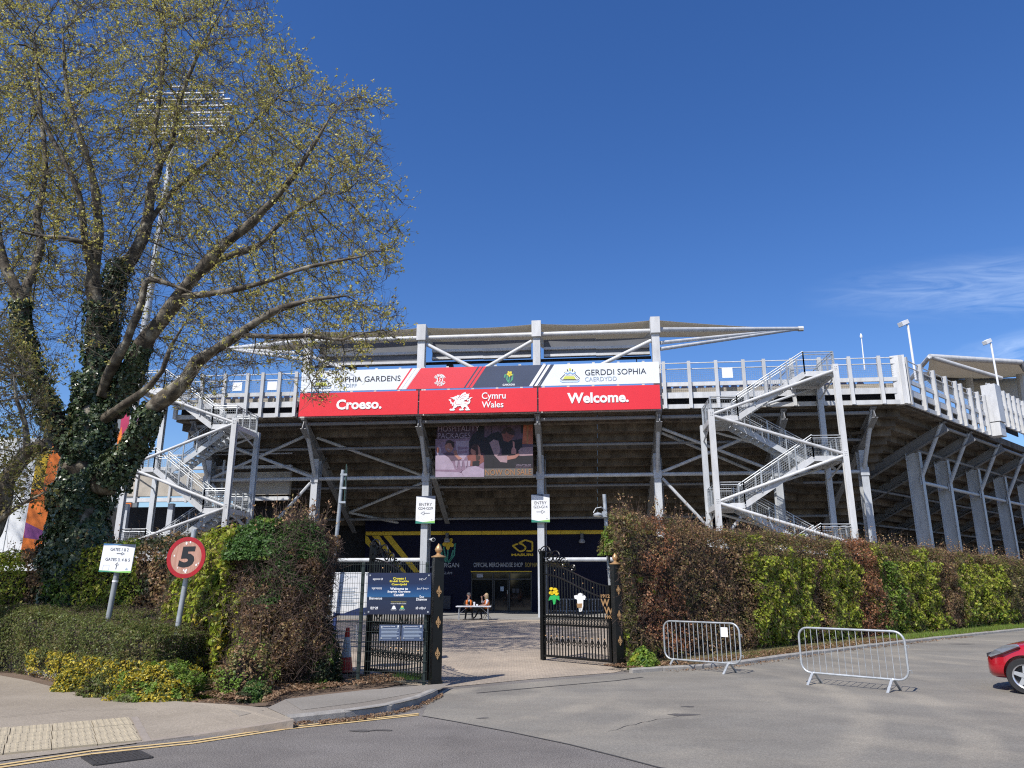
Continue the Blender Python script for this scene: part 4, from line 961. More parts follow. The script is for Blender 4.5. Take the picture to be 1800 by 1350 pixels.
# ============================================================ STAIR TOWERS
def stair(name, label, uo, ui, lv, fr):
    """uo: u of the posts on the low-landing side, ui: other side. lv: landing levels, starting at uo side"""
    root = thing(name, label, 'staircase', tuple(fr.P((uo + ui)/2, 0, -1.5)))
    sg = 1 if ui > uo else -1
    nf, nb_, wd = 0.0, -1.55, 1.25          # front flight and back flight, distance behind the front plane
    lo, li = uo + sg*1.45, ui - sg*1.6      # inner edges of the landings
    topz = {uo: lv[max(i for i in range(len(lv)) if i % 2 == 0)], ui: lv[max(i for i in range(len(lv)) if i % 2 == 1)]}
    for u in (uo, ui):
        for n in (.12, -2.95):
            q = MB(); hsec(q, fr.P(u, 0, n), topz[u] + (.35 if n > 0 else .1), .30, .26, fr)
            if n > 0:
                for i, z in enumerate(lv):
                    if (i % 2 == 0) == (u == uo) and z > 1: ring_bolts(q, fr, u, z + .1, .26)
            q.build('post', FASCIA if n > 0 else STEEL, root)
    def railing(p0, p1, side, posts_n, z_off=0):
        """guard rail from p0 to p1 (points on the walking line)"""
        p0 = Vector(p0); p1 = Vector(p1); n = posts_n
        for i in range(n + 1):
            p = p0.lerp(p1, i/n); MB().beam(p - Z*.1, p + Z*1.12, .06, .06).build('rail_post', GALV, root)
        for h_ in (1.12, .98): MB().tube(p0 + Z*h_, p1 + Z*h_, .028, 8).build('hand_rail', GALV, root, smooth=True)
        q0, q1 = [], []; L_ = (p1 - p0).length; nv = max(2, int(L_/.13))
        for i in range(nv + 1):
            p = p0.lerp(p1, i/nv); q0.append(p + Z*.1); q1.append(p + Z*.9)
        for i in range(7): q0.append(p0 + Z*(.1 + .8*i/6)); q1.append(p1 + Z*(.1 + .8*i/6))
        sticks('mesh_panel', q0, q1, .006, .006, GALV, root)
    def flight(ua, za, ub, zb, n0):
        """between landing edges, n0 = front edge offset (towards the viewer)"""
        for n in (n0, n0 - wd):
            MB().beam(fr.P(ua, za - .1, n), fr.P(ub, zb - .1, n), .06, .30).build('stringer', FASCIA if n0 == nf else STEEL, root)
            s = 1 if n == n0 else -1
            railing(fr.P(ua, za + .05, n + .05*s), fr.P(ub, zb + .05, n + .05*s), s, 4)
        k = 12
        tm = MB(); tm.box((0, 0, 0), (abs(ub - ua)/k + .03, wd - .1, .045)); tme_ = tm.mesh('tread', TREAD)
        for i in range(k):
            t = (i + .5)/k; o = inst('tread', tme_, root, fr.P(ua + (ub - ua)*t, za + (zb - za)*(i + 1)/(k + 1), n0 - wd/2), -A); o.matrix_parent_inverse = world_of(root).inverted()
        rs = MB()
    for i, z in enumerate(lv):
        left = (i % 2 == 0); u = uo if left else ui; e = lo if left else li
        q = MB(); c_ = fr.P((u + e)/2, z - .06, -1.4); q.box(c_, (abs(e - u), 2.85, .06), -A); q.build('landing', TREAD, root)
        q = MB()
        for n in (.02, -2.82): q.beam(fr.P(u, z - .12, n), fr.P(e, z - .12, n), .06, .28)
        q.beam(fr.P(u, z - .12, .0), fr.P(u, z - .12, -2.8), .06, .28); q.build('landing_frame', FASCIA, root)
        railing(fr.P(u, z, .05), fr.P(e, z, .05), 1, 1); railing(fr.P(u + .04*sg*(1 if left else -1), z, 0), fr.P(u + .04*sg*(1 if left else -1), z, -2.8), 1, 3)
        railing(fr.P(u, z, -2.8), fr.P(e, z, -2.8), -1, 1)
        # end bracing under the landing
        MB().tube(fr.P(u, z - .9, -2.9), fr.P(u, z - .25, -.1), .05, 6).build('knee_brace', STEEL, root)
        if i + 1 < len(lv):
            z2 = lv[i + 1]; u2, e2 = (ui, li) if left else (uo, lo)
            flight(e, z, e2, z2, nf if left else nb_)
            # tube brace parallel to the flight in the front plane
            MB().tube(fr.P(u + (.15*sg if left else -.15*sg), z + .12, .16), fr.P(u2 - (.15*sg if left else -.15*sg), z2 - .02, .16), .085, 10).build('brace_tube', FASCIA, root, smooth=True)
            MB().tube(fr.P(u, z + .1, -2.95), fr.P(u2, z2 - .1, -2.95), .07, 8).build('brace_tube', STEEL, root, smooth=True)
    return root
SP = PAR.shifted(3.2)
s1 = stair('stair_tower', 'galvanised zigzag stair tower in front of the right part of the grandstand', 11.60, 18.40, [1.5, 3.9, 6.1, 8.6, 10.85, 13.25][0:6], SP) if False else None
# levels alternate: low-left, right ...
s1 = stair('stair_tower', 'galvanised zigzag stair tower in front of the right part of the grandstand', 11.58, 18.40, [1.6, 3.85, 6.1, 8.55, 10.85, 13.25], SP)
s2 = stair('stair_tower', 'galvanised zigzag stair tower half hidden behind the ivy covered tree', -15.6, -21.9, [1.6, 3.85, 6.1, 8.5, 10.95, 13.25], SP)
for s_, ua, ub in ((s1, 18.4, 16.8), (s2, -21.9, -20.3)):
    q = MB(); q.box(SP.P((ua + ub)/2, 13.2, -4.1), (1.6, 2.6, .08), -A); q.build('bridge', TREAD, s_)
    for u in (ua, ub):
        for h_ in (1.1, .6): MB().tube(SP.P(u, 13.2 + h_, -2.8), SP.P(u, 13.2 + h_, -5.2), .03, 6).build('hand_rail', GALV, s_)

# ============================================================ roof lights, antenna, distant canopy, floodlight mast
def small_flood(label, px, py, ptop, pbase):
    """lamp on a pole fixed to the wing parapet"""
    b = AtY(*pbase); t = Vector((b.x, b.y, 0)); 
    d = cam_ray(*ptop); tt = b.y/d.y; ztop = CZ + d.z*tt; xt = d.x*tt
    o = thing('floodlight_pole', label, 'floodlight', tuple(b), group='small floodlights on the wing parapet')
    MB().tube(b, Vector((b.x, b.y, ztop)), .07, 8).build('pole', WHITE, o, smooth=True)
    c_ = Vector((b.x - .25, b.y, ztop + .15))
    q = MB(); q.beam(c_ + Vector((-.28, -.1, -.13)), c_ + Vector((.24, .1, .13)), .36, .26); q.build('lamp_housing', WHITE, o)
    q = MB(); q.beam(c_ + Vector((-.26, -.1, -.28)), c_ + Vector((.26, .1, -.02)), .32, .03); q.build('lens', LOUVRE, o)
    MB().tube(c_ + Vector((.2, 0, -.1)), Vector((b.x, b.y, ztop - .1)), .04, 6).build('bracket', GALV, o)
pz = W1.P(L1*.28, 13.6, .25); pz2 = W2.P(.5, 14.9, .25)
small_flood('white floodlight on a thin pole near the grandstand corner', 0, 0, (1598, 572), (1610, 668, pz.y)); small_flood('white floodlight on a thin pole behind the grey cabinet', 0, 0, (1744, 604), (1757, 690, pz2.y))
an = thing('antenna', 'thin white antenna mast above the right guard rail', 'antenna', tuple(AtY(1520, 640, 46))); MB().tube(AtY(1520, 650, 46), AtY(1514, 592, 46) , .05, 6, .03).build('mast', WHITE, an)
MB().lathe([(.07, 0), (.09, .1), (.03, .3)], AtY(1514, 594, 46), 8).build('tip', WHITE, an)
dc = thing('shade_canopy', 'cream fabric canopy of another stand beyond the right wing', 'canopy', tuple(AtY(1700, 690, 72)))
def D(px, py, Y=72): return AtY(px, py, Y)
tA, tB = D(1634, 627, 70), D(1795, 637, 74); bA, bB = D(1610, 668, 84), D(1810, 660, 90)
def dfab(a, b, c_, d_, sag):
    g = []
    for i in range(9):
        row = []
        for j in range(7):
            s, t = i/8, j/6; p = a.lerp(b, s).lerp(d_.lerp(c_, s), t); p.z -= sag*4*s*(1 - s)*t + sag*.5*4*t*(1 - t); row.append(p)
        g.append(row)
    n_ = 7; vs_ = [p for r_ in g for p in r_]; fs = [(i*n_ + j, i*n_ + j + 1, (i + 1)*n_ + j + 1, (i + 1)*n_ + j) for i in range(8) for j in range(6)]
    o = MB().add(vs_, fs).build('fabric', FABRIC, dc, smooth=True); md = o.modifiers.new('thickness', 'SOLIDIFY'); md.thickness = .03
dfab(tA, tB, D(1830, 655, 90), D(1628, 660, 84), .6); dfab(D(1628, 668, 84), D(1830, 664, 90), D(1840, 720, 86), D(1660, 690, 82), .5)
MB().tube(tA, tB, .28, 10).build('edge_tube', FASCIA, dc, smooth=True); MB().tube(tA, D(1760, 665, 72), .22, 10).build('raking_tube', FASCIA, dc, smooth=True); MB().tube(tB, D(1830, 690, 74), .3, 8).build('raking_tube', LOUVRE, dc, smooth=True)
MB().tube(tA, D(1596, 672, 76), .22, 8).build('raking_tube', STEEL, dc, smooth=True); MB().tube(D(1612, 662, 84), D(1830, 652, 88), .55, 8).build('gutter_beam', LOUVRE, dc, smooth=True)
MB().tube(D(1700, 640, 84), Vector((D(1700, 640, 84).x, 86, 0)), .4, 8).build('column', STEEL, dc)
MB().tube(D(1790, 640, 84), Vector((D(1790, 640, 84).x, 86, 0)), .4, 8).build('column', STEEL, dc)

fm = thing('floodlight_mast', 'tall white floodlight mast behind the crown of the big tree', 'floodlight mast', tuple(AtY(296, 400, 75)*1))
FM = Frame((AtY(300, 300, 75).x, 75, 0), (1, 0, 0))
pu, pz_ = FM.uv(290, 262)
MB().path([FM.P(pu, 0, -.6), FM.P(pu, 20, -.6), FM.P(pu + .5, FM.uv(0, 165)[1], -.9)], 0.7, 12, rs=[.6, .42, .28]).build('pole', STEEL, fm, smooth=True)
rows_ = [(296, 368, 153, 152), (258, 395, 165, 163), (248, 405, 177, 174), (240, 408, 189, 185), (232, 409, 201, 197), (230, 402, 212, 210), (234, 396, 224, 221), (262, 380, 235, 232)]
lm = MB(); lm.lathe([(.1, 0), (.34, .28), (.36, .42)], (0, -.2, 0), 10, 'Y'); lme = lm.mesh('lamp', LOUVRE)
for xa, xb, ya, yb in rows_:
    a, b = FM.uv(xa, ya), FM.uv(xb, yb); MB().beam(FM.P(*a, 0), FM.P(*b, 0), .22, .16).build('lamp_bar', FASCIA, fm)
    n = int((b[0] - a[0])/.75)
    for i in range(n):
        t = (i + .5)/n; o = inst('lamp', lme, fm, FM.P(a[0] + (b[0] - a[0])*t, a[1] + (b[1] - a[1])*t - .5, -.2)); o.matrix_parent_inverse = world_of(fm).inverted()
for x in (262, 300, 345, 385):
    MB().beam(FM.P(*FM.uv(x + 6, 160), -.35), FM.P(*FM.uv(x, 235), -.35), .12, .12).build('frame_member', WHITE, fm)

# painted hoardings beyond the tree at the left
MURW = mat('white_hoarding', (.74, .76, .77), .6, var=.08, scale=.7)
MURO = mat('orange_hoarding_print', (.70, .17, .015), .5, var=.25, scale=.6)
MURP = mat('purple_hoarding_print', (.20, .045, .19), .5, var=.2, scale=.6); MURG = mat('grey_hoarding_print', (.16, .18, .19), .5, var=.2, scale=.6); MURM = mat('crimson_hoarding_print', (.40, .02, .08), .5, var=.2, scale=.6)
mw = thing('painted_hoarding', 'tall white hoarding with an orange and purple print behind the ivy trunk', 'hoarding', tuple(AtY(40, 980, 34)))
MF = Frame((AtY(40, 980, 34).x, 34, 0), (1, .12, 0))
def mp_(pts, m_, off, name='print'): return flat_px(MF, pts, m_, mw, off, name)
ua, ub = MF.uv(-330, 900)[0], MF.uv(128, 900)[0]; zt_ = MF.uv(60, 770)[1]
MB().beam(MF.P(ua, zt_/2, -.15), MF.P(ub, zt_/2, -.15), .3, zt_).build('panel', MURW, mw)
mp_([(70, 775), (130, 775), (130, 985), (34, 985), (45, 920)], MURO, .01); mp_([(45, 918), (80, 935), (130, 905), (130, 930), (75, 950), (42, 945)], MURP, .014); mp_([(100, 985), (70, 965), (90, 930), (130, 900), (130, 985)], MURG, .018); mp_([(50, 985), (72, 958), (85, 985)], MURM, .016); mp_([(55, 860), (70, 780), (90, 780), (75, 860)], PYELS, .012)
for k in range(6): MB().beam(MF.P(ua + (ub - ua)*(k + .5)/6, zt_/2, .012), MF.P(ua + (ub - ua)*(k + .5)/6 + .02, zt_/2, .012), .012, zt_).build('joint', GALV, mw)
h2 = thing('hoarding_panel', 'crimson and purple printed hoarding between the trunk and left stair', 'hoarding', tuple(AtY(228, 790, 60)))
HF2 = Frame((AtY(228, 790, 60).x, 60, 0), (1, 0, 0))
a, b = HF2.uv(186, 800)[0], HF2.uv(252, 800)[0]; z0, z1 = 0, HF2.uv(220, 715)[1]
MB().beam(HF2.P(a, (z0 + z1)/2, -.15), HF2.P(b, (z0 + z1)/2, -.15), .3, z1).build('panel', MURG, h2)
flat_px(HF2, [(214, 722), (228, 722), (226, 790), (208, 790)], MURM, h2, .01); flat_px(HF2, [(229, 735), (247, 735), (244, 775), (228, 785)], MURP, h2, .012); flat_px(HF2, [(206, 770), (214, 750), (216, 800), (206, 800)], MURO, h2, .014)
h3 = thing('hoarding_panel', 'orange printed panel with a purple band at the foot of the left stair', 'hoarding', tuple(AtY(218, 905, 52)))
HF3 = Frame((AtY(218, 905, 52).x, 52, 0), (1, 0, 0)); a, b = HF3.uv(207, 905)[0], HF3.uv(228, 905)[0]; z1 = HF3.uv(218, 884)[1]
MB().beam(HF3.P(a, z1/2, -.1), HF3.P(b, z1/2, -.1), .2, z1).build('panel', MURO, h3); flat_px(HF3, [(207, 899), (227, 902), (224, 914), (207, 912)], MURP, h3, .01)
for hh in (h2, h3): hh['group'] = 'hoardings beyond the left stair'
# ============================================================ GATES AND FENCE
def gate_post(label, px, py, h):
    b = G(px, py); o = thing('gate_post', label, 'gate post', tuple(b), group='black gate posts')
    MB().box(b + Z*h/2, (.20, .20, h), R(20)).build('shaft', BLACK, o)
    q = MB(); q.box(b + Z*.06, (.24, .24, .12), R(20)); q.build('base_plate', BLACK, o)
    MB().lathe([(.15, 0), (.15, .02), (.07, .045), (.04, .07), (.04, .095), (.07, .125), (.078, .165), (.055, .215), (.015, .27), (.004, .285)], b + Z*h, 12).build('finial', GOLD, o, smooth=True)
    fx = Frame(b, (math.cos(R(20)), math.sin(R(20)), 0))
    for z in (.62, 1.22, 1.82):
        q = MB(); c = lambda x, y: fx.P(x, z + y, .102)
        for pts in ([(0, -.14), (.035, -.09), (.02, 0), (.045, .08), (0, .18), (-.045, .08), (-.02, 0), (-.035, -.09)], [(.02, 0), (.07, .07), (.10, .02), (.085, -.03), (.06, .01)], [(-.02, 0), (-.07, .07), (-.10, .02), (-.085, -.03), (-.06, .01)], [(-.07, -.05), (.07, -.05), (.07, -.02), (-.07, -.02)]):
            q.prism([c(x*.5, y*.72) for x, y in pts], fx.N*.03)
        q.build('fleur_ornament', GOLD, o)
    return b
pL = gate_post('tall black gate post with gold finial beside the welcome board', 765, 1207, 2.52)
pR = gate_post('tall black gate post with gold finial against the right hedge', 1088, 1174, 2.46)
def scroll(cx, cy, r, turns, a0, sgn, n=22):
    pts = []
    for i in range(n):
        t = i/(n - 1); a = a0 + sgn*2*math.pi*turns*t; rr = r*(1 - .8*t); pts.append((cx + rr*math.cos(a), cy + rr*math.sin(a)))
    return pts
def gate_leaf(label, hinge, free, flipped, crest):
    d = free - hinge; L_ = d.length; fr = Frame(hinge, d if not flipped else d)
    o = thing('gate_leaf', label, 'gate', tuple(hinge), group='wrought iron gate leaves')
    P3 = lambda a, b, off=0: fr.P(a, b, off)
    def topc(a):                 # sweeping top: high at the free edge, low at the hinge
        t = (a - .1)/(L_ - .1); s = t*t*(3 - 2*t); return 1.62 + .62*s
    z0 = .10
    MB().beam(P3(L_, .02), P3(L_, 2.86), .11, .11, up=fr.N).build('free_stile', BLACK, o); MB().beam(P3(.22, z0), P3(.22, 1.95), .08, .08, up=fr.N).build('hinge_stile', BLACK, o)
    for z, h in ((z0 + .03, .09), (.93, .06), (1.14, .06)): MB().beam(P3(.2, z), P3(L_, z), .05, h, up=fr.N).build('cross_rail', BLACK, o)
    MB().path([P3(.2 + (L_ - .2)*i/18, topc(.2 + (L_ - .2)*i/18)) for i in range(19)], .022, 6).build('curved_rail', BLACK, o)
    MB().path([P3(.2 + (L_ - .2)*i/18, topc(.2 + (L_ - .2)*i/18) + .30) for i in range(19)], .02, 6).build('curved_rail', BLACK, o)
    nb = 23
    for k in range(1, nb):
        a = .22 + (L_ - .22)*k/nb; MB().tube(P3(a, z0), P3(a, topc(a) + .30), .0175, 5).build('bar', BLACK, o)
        if k % 2 == 0:
            q = MB()
            for j in range(4):
                ph = math.pi/2*j; q.path([P3(a + .052*math.sin(math.pi*i/6)*math.cos(ph + .8*i/6*math.pi), .40 + .2*i/6, .052*math.sin(math.pi*i/6)*math.sin(ph + .8*i/6*math.pi)) for i in range(7)], .009, 4)
            q.build('basket', BLACK, o); MB().lathe([(.012, 0), (.024, .02), (.012, .04)], P3(a, .62), 6).build('collar', GOLD, o)
    q = MB()
    for k in range(nb):
        a = .22 + (L_ - .22)*(k + .5)/nb
        for z, s in ((.99, 1), (1.08, -1)): q.path([P3(*p) for p in scroll(a, z, .038, 1.0, math.pi/2*s, 1, 9)], .011, 4, caps=False)
    q.build('scroll_band', BLACK, o, kind='stuff')
    # crest scrolls along the high end
    for (f_, r, a0, s) in ((.945, .24, 0, 1), (.88, .16, 2, -1), (.80, .20, 0, 1), (.76, .12, 2.4, -1), (.68, .14, .3, 1), (.62, .09, 2, -1), (.56, .10, .2, 1)):
        a = L_*f_; zt_ = topc(a) + .32
        MB().path([P3(x, y) for x, y in scroll(a, zt_ + r*.95, r, 1.5, a0, s)], .018, 5).build('scroll', BLACK, o)
    for a_, s in ((L_ - .07, -1), (L_ + .09, 1)): MB().path([P3(x, y) for x, y in scroll(a_, 2.88, .07, 1.2, math.pi*(s > 0), s)], .014, 5).build('scroll', BLACK, o)
    MB().path([P3(L_ - .02, 2.5), P3(L_*.75, 2.40), P3(L_*.55, topc(L_*.55) + .32)], .012, 5).build('scroll_stem', BLACK, o)
    for k in range(5):
        a = L_*(.3 + .13*k); MB().lathe([(.003, -.018), (.016, 0), (.003, .018)], P3(a, topc(a) + .15), 6).build('gold_stud', GOLD, o)
    # oval cartouches
    for (f_, zc, rx, rz) in ((.86, 1.50, .16, .27), (.46, 1.46, .17, .30)):
        MB().path([P3(L_*f_ + rx*math.cos(2*math.pi*i/18), zc + rz*math.sin(2*math.pi*i/18)) for i in range(18)], .014, 5, closed=True).build('oval_ring', BLACK, o)
    return o, fr, L_
frR = G(955, 1161); frL = Vector((-3.27, 17.8, 0))
gl, fl, LL = gate_leaf('open black wrought iron gate leaf standing behind the welcome board', pL, frL, False, 0)
gr_, fgr, LR = gate_leaf('open black wrought iron gate leaf with daffodil and three feathers by the right hedge', pR, frR, True, 1)
s_off = -.03 if fgr.N.y > 0 else .03
sd = 1 if s_off > 0 else -1
GYEL = mat('painted_yellow', (.72, .52, .02), .45, var=.08, scale=20); GGRN = mat('painted_green', (.03, .38, .09), .45, var=.15, scale=20); GWHT = mat('painted_white', (.80, .80, .78), .5, var=.05)
def gpx(pts, m, name, th=.025):
    ps = [fgr.P(*fgr.uv(x, y), s_off) for x, y in pts]; MB().prism(ps, fgr.N*(sd*th)).build(name, m, gr_)
gz = lambda pts: zpx(pts, 920, 930, 5)
for (x, y) in ((258, 525), (290, 530), (252, 560), (300, 545), (280, 558), (306, 570), (266, 566)): gpx(gz(ell(x, y, 14, 14, 7)), GYEL, 'flower', .04)
for pts in ([(250, 585), (300, 575), (325, 590), (328, 628), (300, 612), (290, 660), (275, 662), (268, 618), (232, 628), (240, 600)],): gpx(gz(pts), GGRN, 'leaf_spray')
gpx(gz([(500, 700), (486, 650), (485, 620), (462, 610), (457, 585), (480, 580), (492, 590), (490, 570), (510, 562), (530, 572), (528, 590), (545, 582), (558, 600), (552, 622), (536, 620), (535, 680), (525, 722), (508, 720)]), GWHT, 'feathers'); gpx(gz([(482, 655), (530, 652), (526, 690), (488, 690)]), GOLD, 'crown', .035); gpx(gz([(497, 690), (524, 690), (520, 725), (503, 725)]), GWHT, 'ribbon')
for s_, a, b in (('1912', (690, 572), (770, 605)), ('W', (688, 612), (768, 680)), ('W', (718, 682), (800, 750)), ('1997', (728, 757), (800, 790))):
    (xa, ya), (xb, yb) = gz([a, b]); A_, B_ = fgr.uv(xa, ya), fgr.uv(xb, yb); text(s_, fgr, min(A_[0], B_[0]) if False else A_[0], min(A_[1], B_[1]), B_[0], max(A_[1], B_[1]), GOLD, gr_, s_off*1.6, .03)
# welded mesh fence with the boards
FO = pL + Vector((-.17, -.05, 0)); fd = Vector((-1, .04, 0)); fn = thing('mesh_fence', 'dark green welded mesh fence carrying the welcome board', 'fence', tuple(FO))
FF = Frame(FO + fd*3.2, -fd); GM = mat('dark_green_wire', (.02, .032, .028), .5, var=.1)
q0, q1 = [], []
for i in range(66): q0.append(FF.P(i*.05, .06)); q1.append(FF.P(i*.05, 2.44))
sticks('vertical_wires', q0, q1, .0035, .0035, GM, fn, kind='stuff')
q0, q1 = [], []
for j in range(13):
    for dz in (-.008, .008): q0.append(FF.P(-.05, .1 + j*.19, dz)); q1.append(FF.P(3.2, .1 + j*.19, dz))
sticks('horizontal_wires', q0, q1, .0045, .0045, GM, fn, kind='stuff')
for a in (.0, 1.80, 3.14): MB().beam(FF.P(a, 0, -.05), FF.P(a, 2.42, -.05), .06, .05, up=FF.N).build('fence_post', GM, fn)
def board(label, px, m, name='information_board', off=.04, fr=FF, grp=None):
    (x0, y0), (x1, y1) = px; a0, b1 = fr.uv(x0, y0); a1, b0 = fr.uv(x1, y1)
    o = thing(name, label, 'sign', tuple(fr.P((a0 + a1)/2, b0, off)), group=grp); MB().beam(fr.P(a0, (b0 + b1)/2, off), fr.P(a1, (b0 + b1)/2, off), .02, b1 - b0).build('panel', m, o)
    q = MB()
    for x in (a0 + .05, a1 - .05):
        for y in (b0 + .05, b1 - .05): q.box(fr.P(x, y, off + .014), (.03, .01, .03))
    q.build('fixing', GALV, o, kind='stuff'); return o, (a0, b0, a1, b1)
def grad_mat():
    m = bpy.data.materials.new('welcome_board_print'); m.use_nodes = True; t = m.node_tree; N = t.nodes; L = t.links; b = N['Principled BSDF']; b.inputs['Roughness'].default_value = .4
    tc = N.new('ShaderNodeTexCoord'); sp = N.new('ShaderNodeSeparateXYZ'); L.new(tc.outputs['Generated'], sp.inputs[0])
    cr = N.new('ShaderNodeValToRGB'); e = cr.color_ramp.elements; e[0].position = 0; e[0].color = (.012, .016, .04, 1); e[1].position = 1; e[1].color = (.012, .018, .055, 1)
    for p, c in ((.30, (.012, .02, .05)), (.395, (.008, .015, .04)), (.40, (.004, .007, .02)), (.425, (.016, .09, .22)), (.58, (.008, .045, .14)), (.74, (.008, .018, .06))):
        x = e.new(p); x.color = (*c, 1)
    L.new(sp.outputs['Z'], cr.inputs['Fac']); L.new(cr.outputs['Color'], b.inputs['Base Color']); return m
wb, (a0, b0, a1, b1) = board('dark blue multilingual welcome board on the mesh fence beside the gate post', ((648, 1007), (757, 1080)), grad_mat(), 'welcome_board')
W_, H_ = a1 - a0, b1 - b0
def bt(s, x0, y0, x1, y1, m, bold=.01, o=wb, A_=(a0, b0, W_, H_)): text(s, FF, A_[0] + x0*A_[2], A_[1] + y0*A_[3], A_[0] + x1*A_[2], A_[1] + y1*A_[3], m, o, .056, bold)
for i, s in enumerate(('Croeso i', 'Erddi Sophia', 'Caerdydd')): w = (.10, .15, .12)[i]; bt(s, .5 - w, .835 - i*.075, .5 + w, .895 - i*.075, PYEL, .035)
for i, s in enumerate(('Welcome to', 'Sophia Gardens', 'Cardiff')): w = (.14, .18, .08)[i]; bt(s, .5 - w, .585 - i*.075, .5 + w, .645 - i*.075, PWHITE, .03)
bt('Cartref Criced Cymru', .38, .285, .62, .31, PYEL); bt('Home of Welsh Cricket', .38, .245, .62, .27, PWHITE)
for s, x, y, w in (('स्वागत है', .16, .84, .08), ('স্বাগতম', .15, .61, .08), ('Bienvenue', .14, .385, .10), ('환영', .12, .15, .06), ('مرحباً', .87, .85, .06), ('خوش آمدید', .87, .62, .09), ('Soo', .86, .42, .035), ('Dhawow', .86, .36, .085), ('ਜੀ ਆਇਆਂ', .85, .15, .08)):
    bt(s, x - w, y - .03, x + w, y + .035, PWHITE, .012)
def lp(x, y): return (a0 + x*W_, b0 + y*H_)
for cx, m_, m2 in ((.43, PWHITE, PWHITE), (.56, PYEL, PGREEN)):
    flat(FF, [lp(cx + dx*.035, .13 + dy*.06) for dx, dy in ((-1, 0), (1, 0), (.5, 1), (-.5, 1))], m2, wb, .056, 'emblem'); flat(FF, [lp(cx + dx*.035, .165 + dy*.05) for dx, dy in ell(0, .4, .6, .5, 10)], m_, wb, .058, 'emblem'); bt('SOPHIA' if cx < .5 else 'GLAMORGAN', cx - .045, .10, cx + .045, .118, PWHITE)
PBL = mat('print_slate_blue', (.06, .085, .15), .45, var=.06, scale=5)
for k, (px, ttl) in enumerate((((669, 1098), (705, 1126), 'No Smoking and no vaping'), ((707, 1098), (744, 1126), 'Anti-Discrimination Policy')) if False else ((((668, 1098), (704, 1126)), 'No Smoking'), (((707, 1098), (744, 1126)), 'Policy'))):
    o, (c0, d0, c1, d1) = board(('small slate blue notice under the welcome board, nearer the hedge', 'small slate blue notice under the welcome board, nearer the gate post')[k], px, PBL, 'notice', .04, FF, 'slate blue notices on the gate fence')
    bx = (c0, d0, c1 - c0, d1 - d0)
    q = MB()
    for i in range(8 - k*0):
        w = random.uniform(.72, .86) if i < 7 else .5; y = .74 - i*.085
        q.add([FF.P(bx[0] + bx[2]*x, bx[1] + bx[3]*yy, .056) for x, yy in ((.1, y), (.1 + w, y), (.1 + w, y + .03), (.1, y + .03))], [(0, 1, 2, 3)])
    q.build('text_lines', PGREY, o, kind='stuff'); bt(('No Smoking no Vaping', 'Anti-Discrimination Policy')[k], .08, .86, .74, .93, PWHITE, .01, o, bx)
    flat(FF, [(bx[0] + bx[2]*x, bx[1] + bx[3]*y) for x, y in ((.86, .86), (.92, .86), (.92, .96), (.86, .96))], PWHITE, o, .056, 'emblem')
# white plan board on blue legs behind the fence
MPF = Frame(AtY(612, 1080, 18.6)*1, (1, -.02, 0)); MPF = Frame((AtY(585, 1080, 18.6).x, 18.6, 0), (1, -.02, 0))
pb, (c0, d0, c1, d1) = board('white notice board with a navy wave along the bottom behind the mesh fence', ((584, 1006), (645, 1082)), WHITE, 'notice_board', 0, MPF)
wv = [MPF.uv(*p) for p in ((586, 1075), (593, 1078), (605, 1078), (618, 1073), (630, 1069), (645, 1067.5), (645, 1082), (586, 1082))]; flat(MPF, wv, PNAVY, pb, .015, 'wave_band')
text_px('Sophia Gardens', MPF, 604, 1012, 628, 1015.5, PGREY, pb, .016)
q = MB()
for i in range(11):
    a, b = MPF.uv(595, 1034 + i*3); w = random.uniform(.3, .52); q.add([MPF.P(a + x, b + y, .015) for x, y in ((0, 0), (w, 0), (w, .014), (0, .014))], [(0, 1, 2, 3)])
q.build('text_lines', PGREY, pb, kind='stuff')
BLUE = mat('blue_leg_paint', (.03, .05, .16), .5, var=.1)
for x in (c0 + .12, c1 - .15): MB().beam(MPF.P(x, 0, -.05), MPF.P(x, d1 - .1, -.05), .09, .06, up=MPF.N).build('leg', BLUE, pb)
# traffic cone and folding table behind the fence
cb = G(607, 1184); cone = thing('traffic_cone', 'red and white traffic cone behind the mesh fence by the brown hedge', 'traffic cone', tuple(cb))
CR = mat('cone_red', (.55, .035, .02), .5, var=.1); MB().box(cb + Z*.02, (.42, .42, .04)).build('base', BLACK, cone)
CW = mat('cone_white_band', (.55, .57, .58), .4, var=.1)
for z0_, z1_, m_ in ((.04, .36, CR), (.36, .80, CW), (.80, 1.0, CR)): MB().lathe([(.17 - .13*z0_, z0_), (.17 - .13*z1_, z1_)], cb, 14).build('cone_band', m_, cone, smooth=True)
tb = G(607, 1131); ft = thing('small_table', 'small dark folding table seen through the mesh fence', 'table', tuple(tb))
MB().box(tb + Z*.72, (1.0, .5, .05)).build('table_top', LOUVRE, ft)
for sx in (-.42, .42):
    for sy in (-.2, .2): MB().tube(tb + Vector((sx, sy, 0)), tb + Vector((sx*.95, sy, .7)), .018, 6).build('leg', GALV, ft)

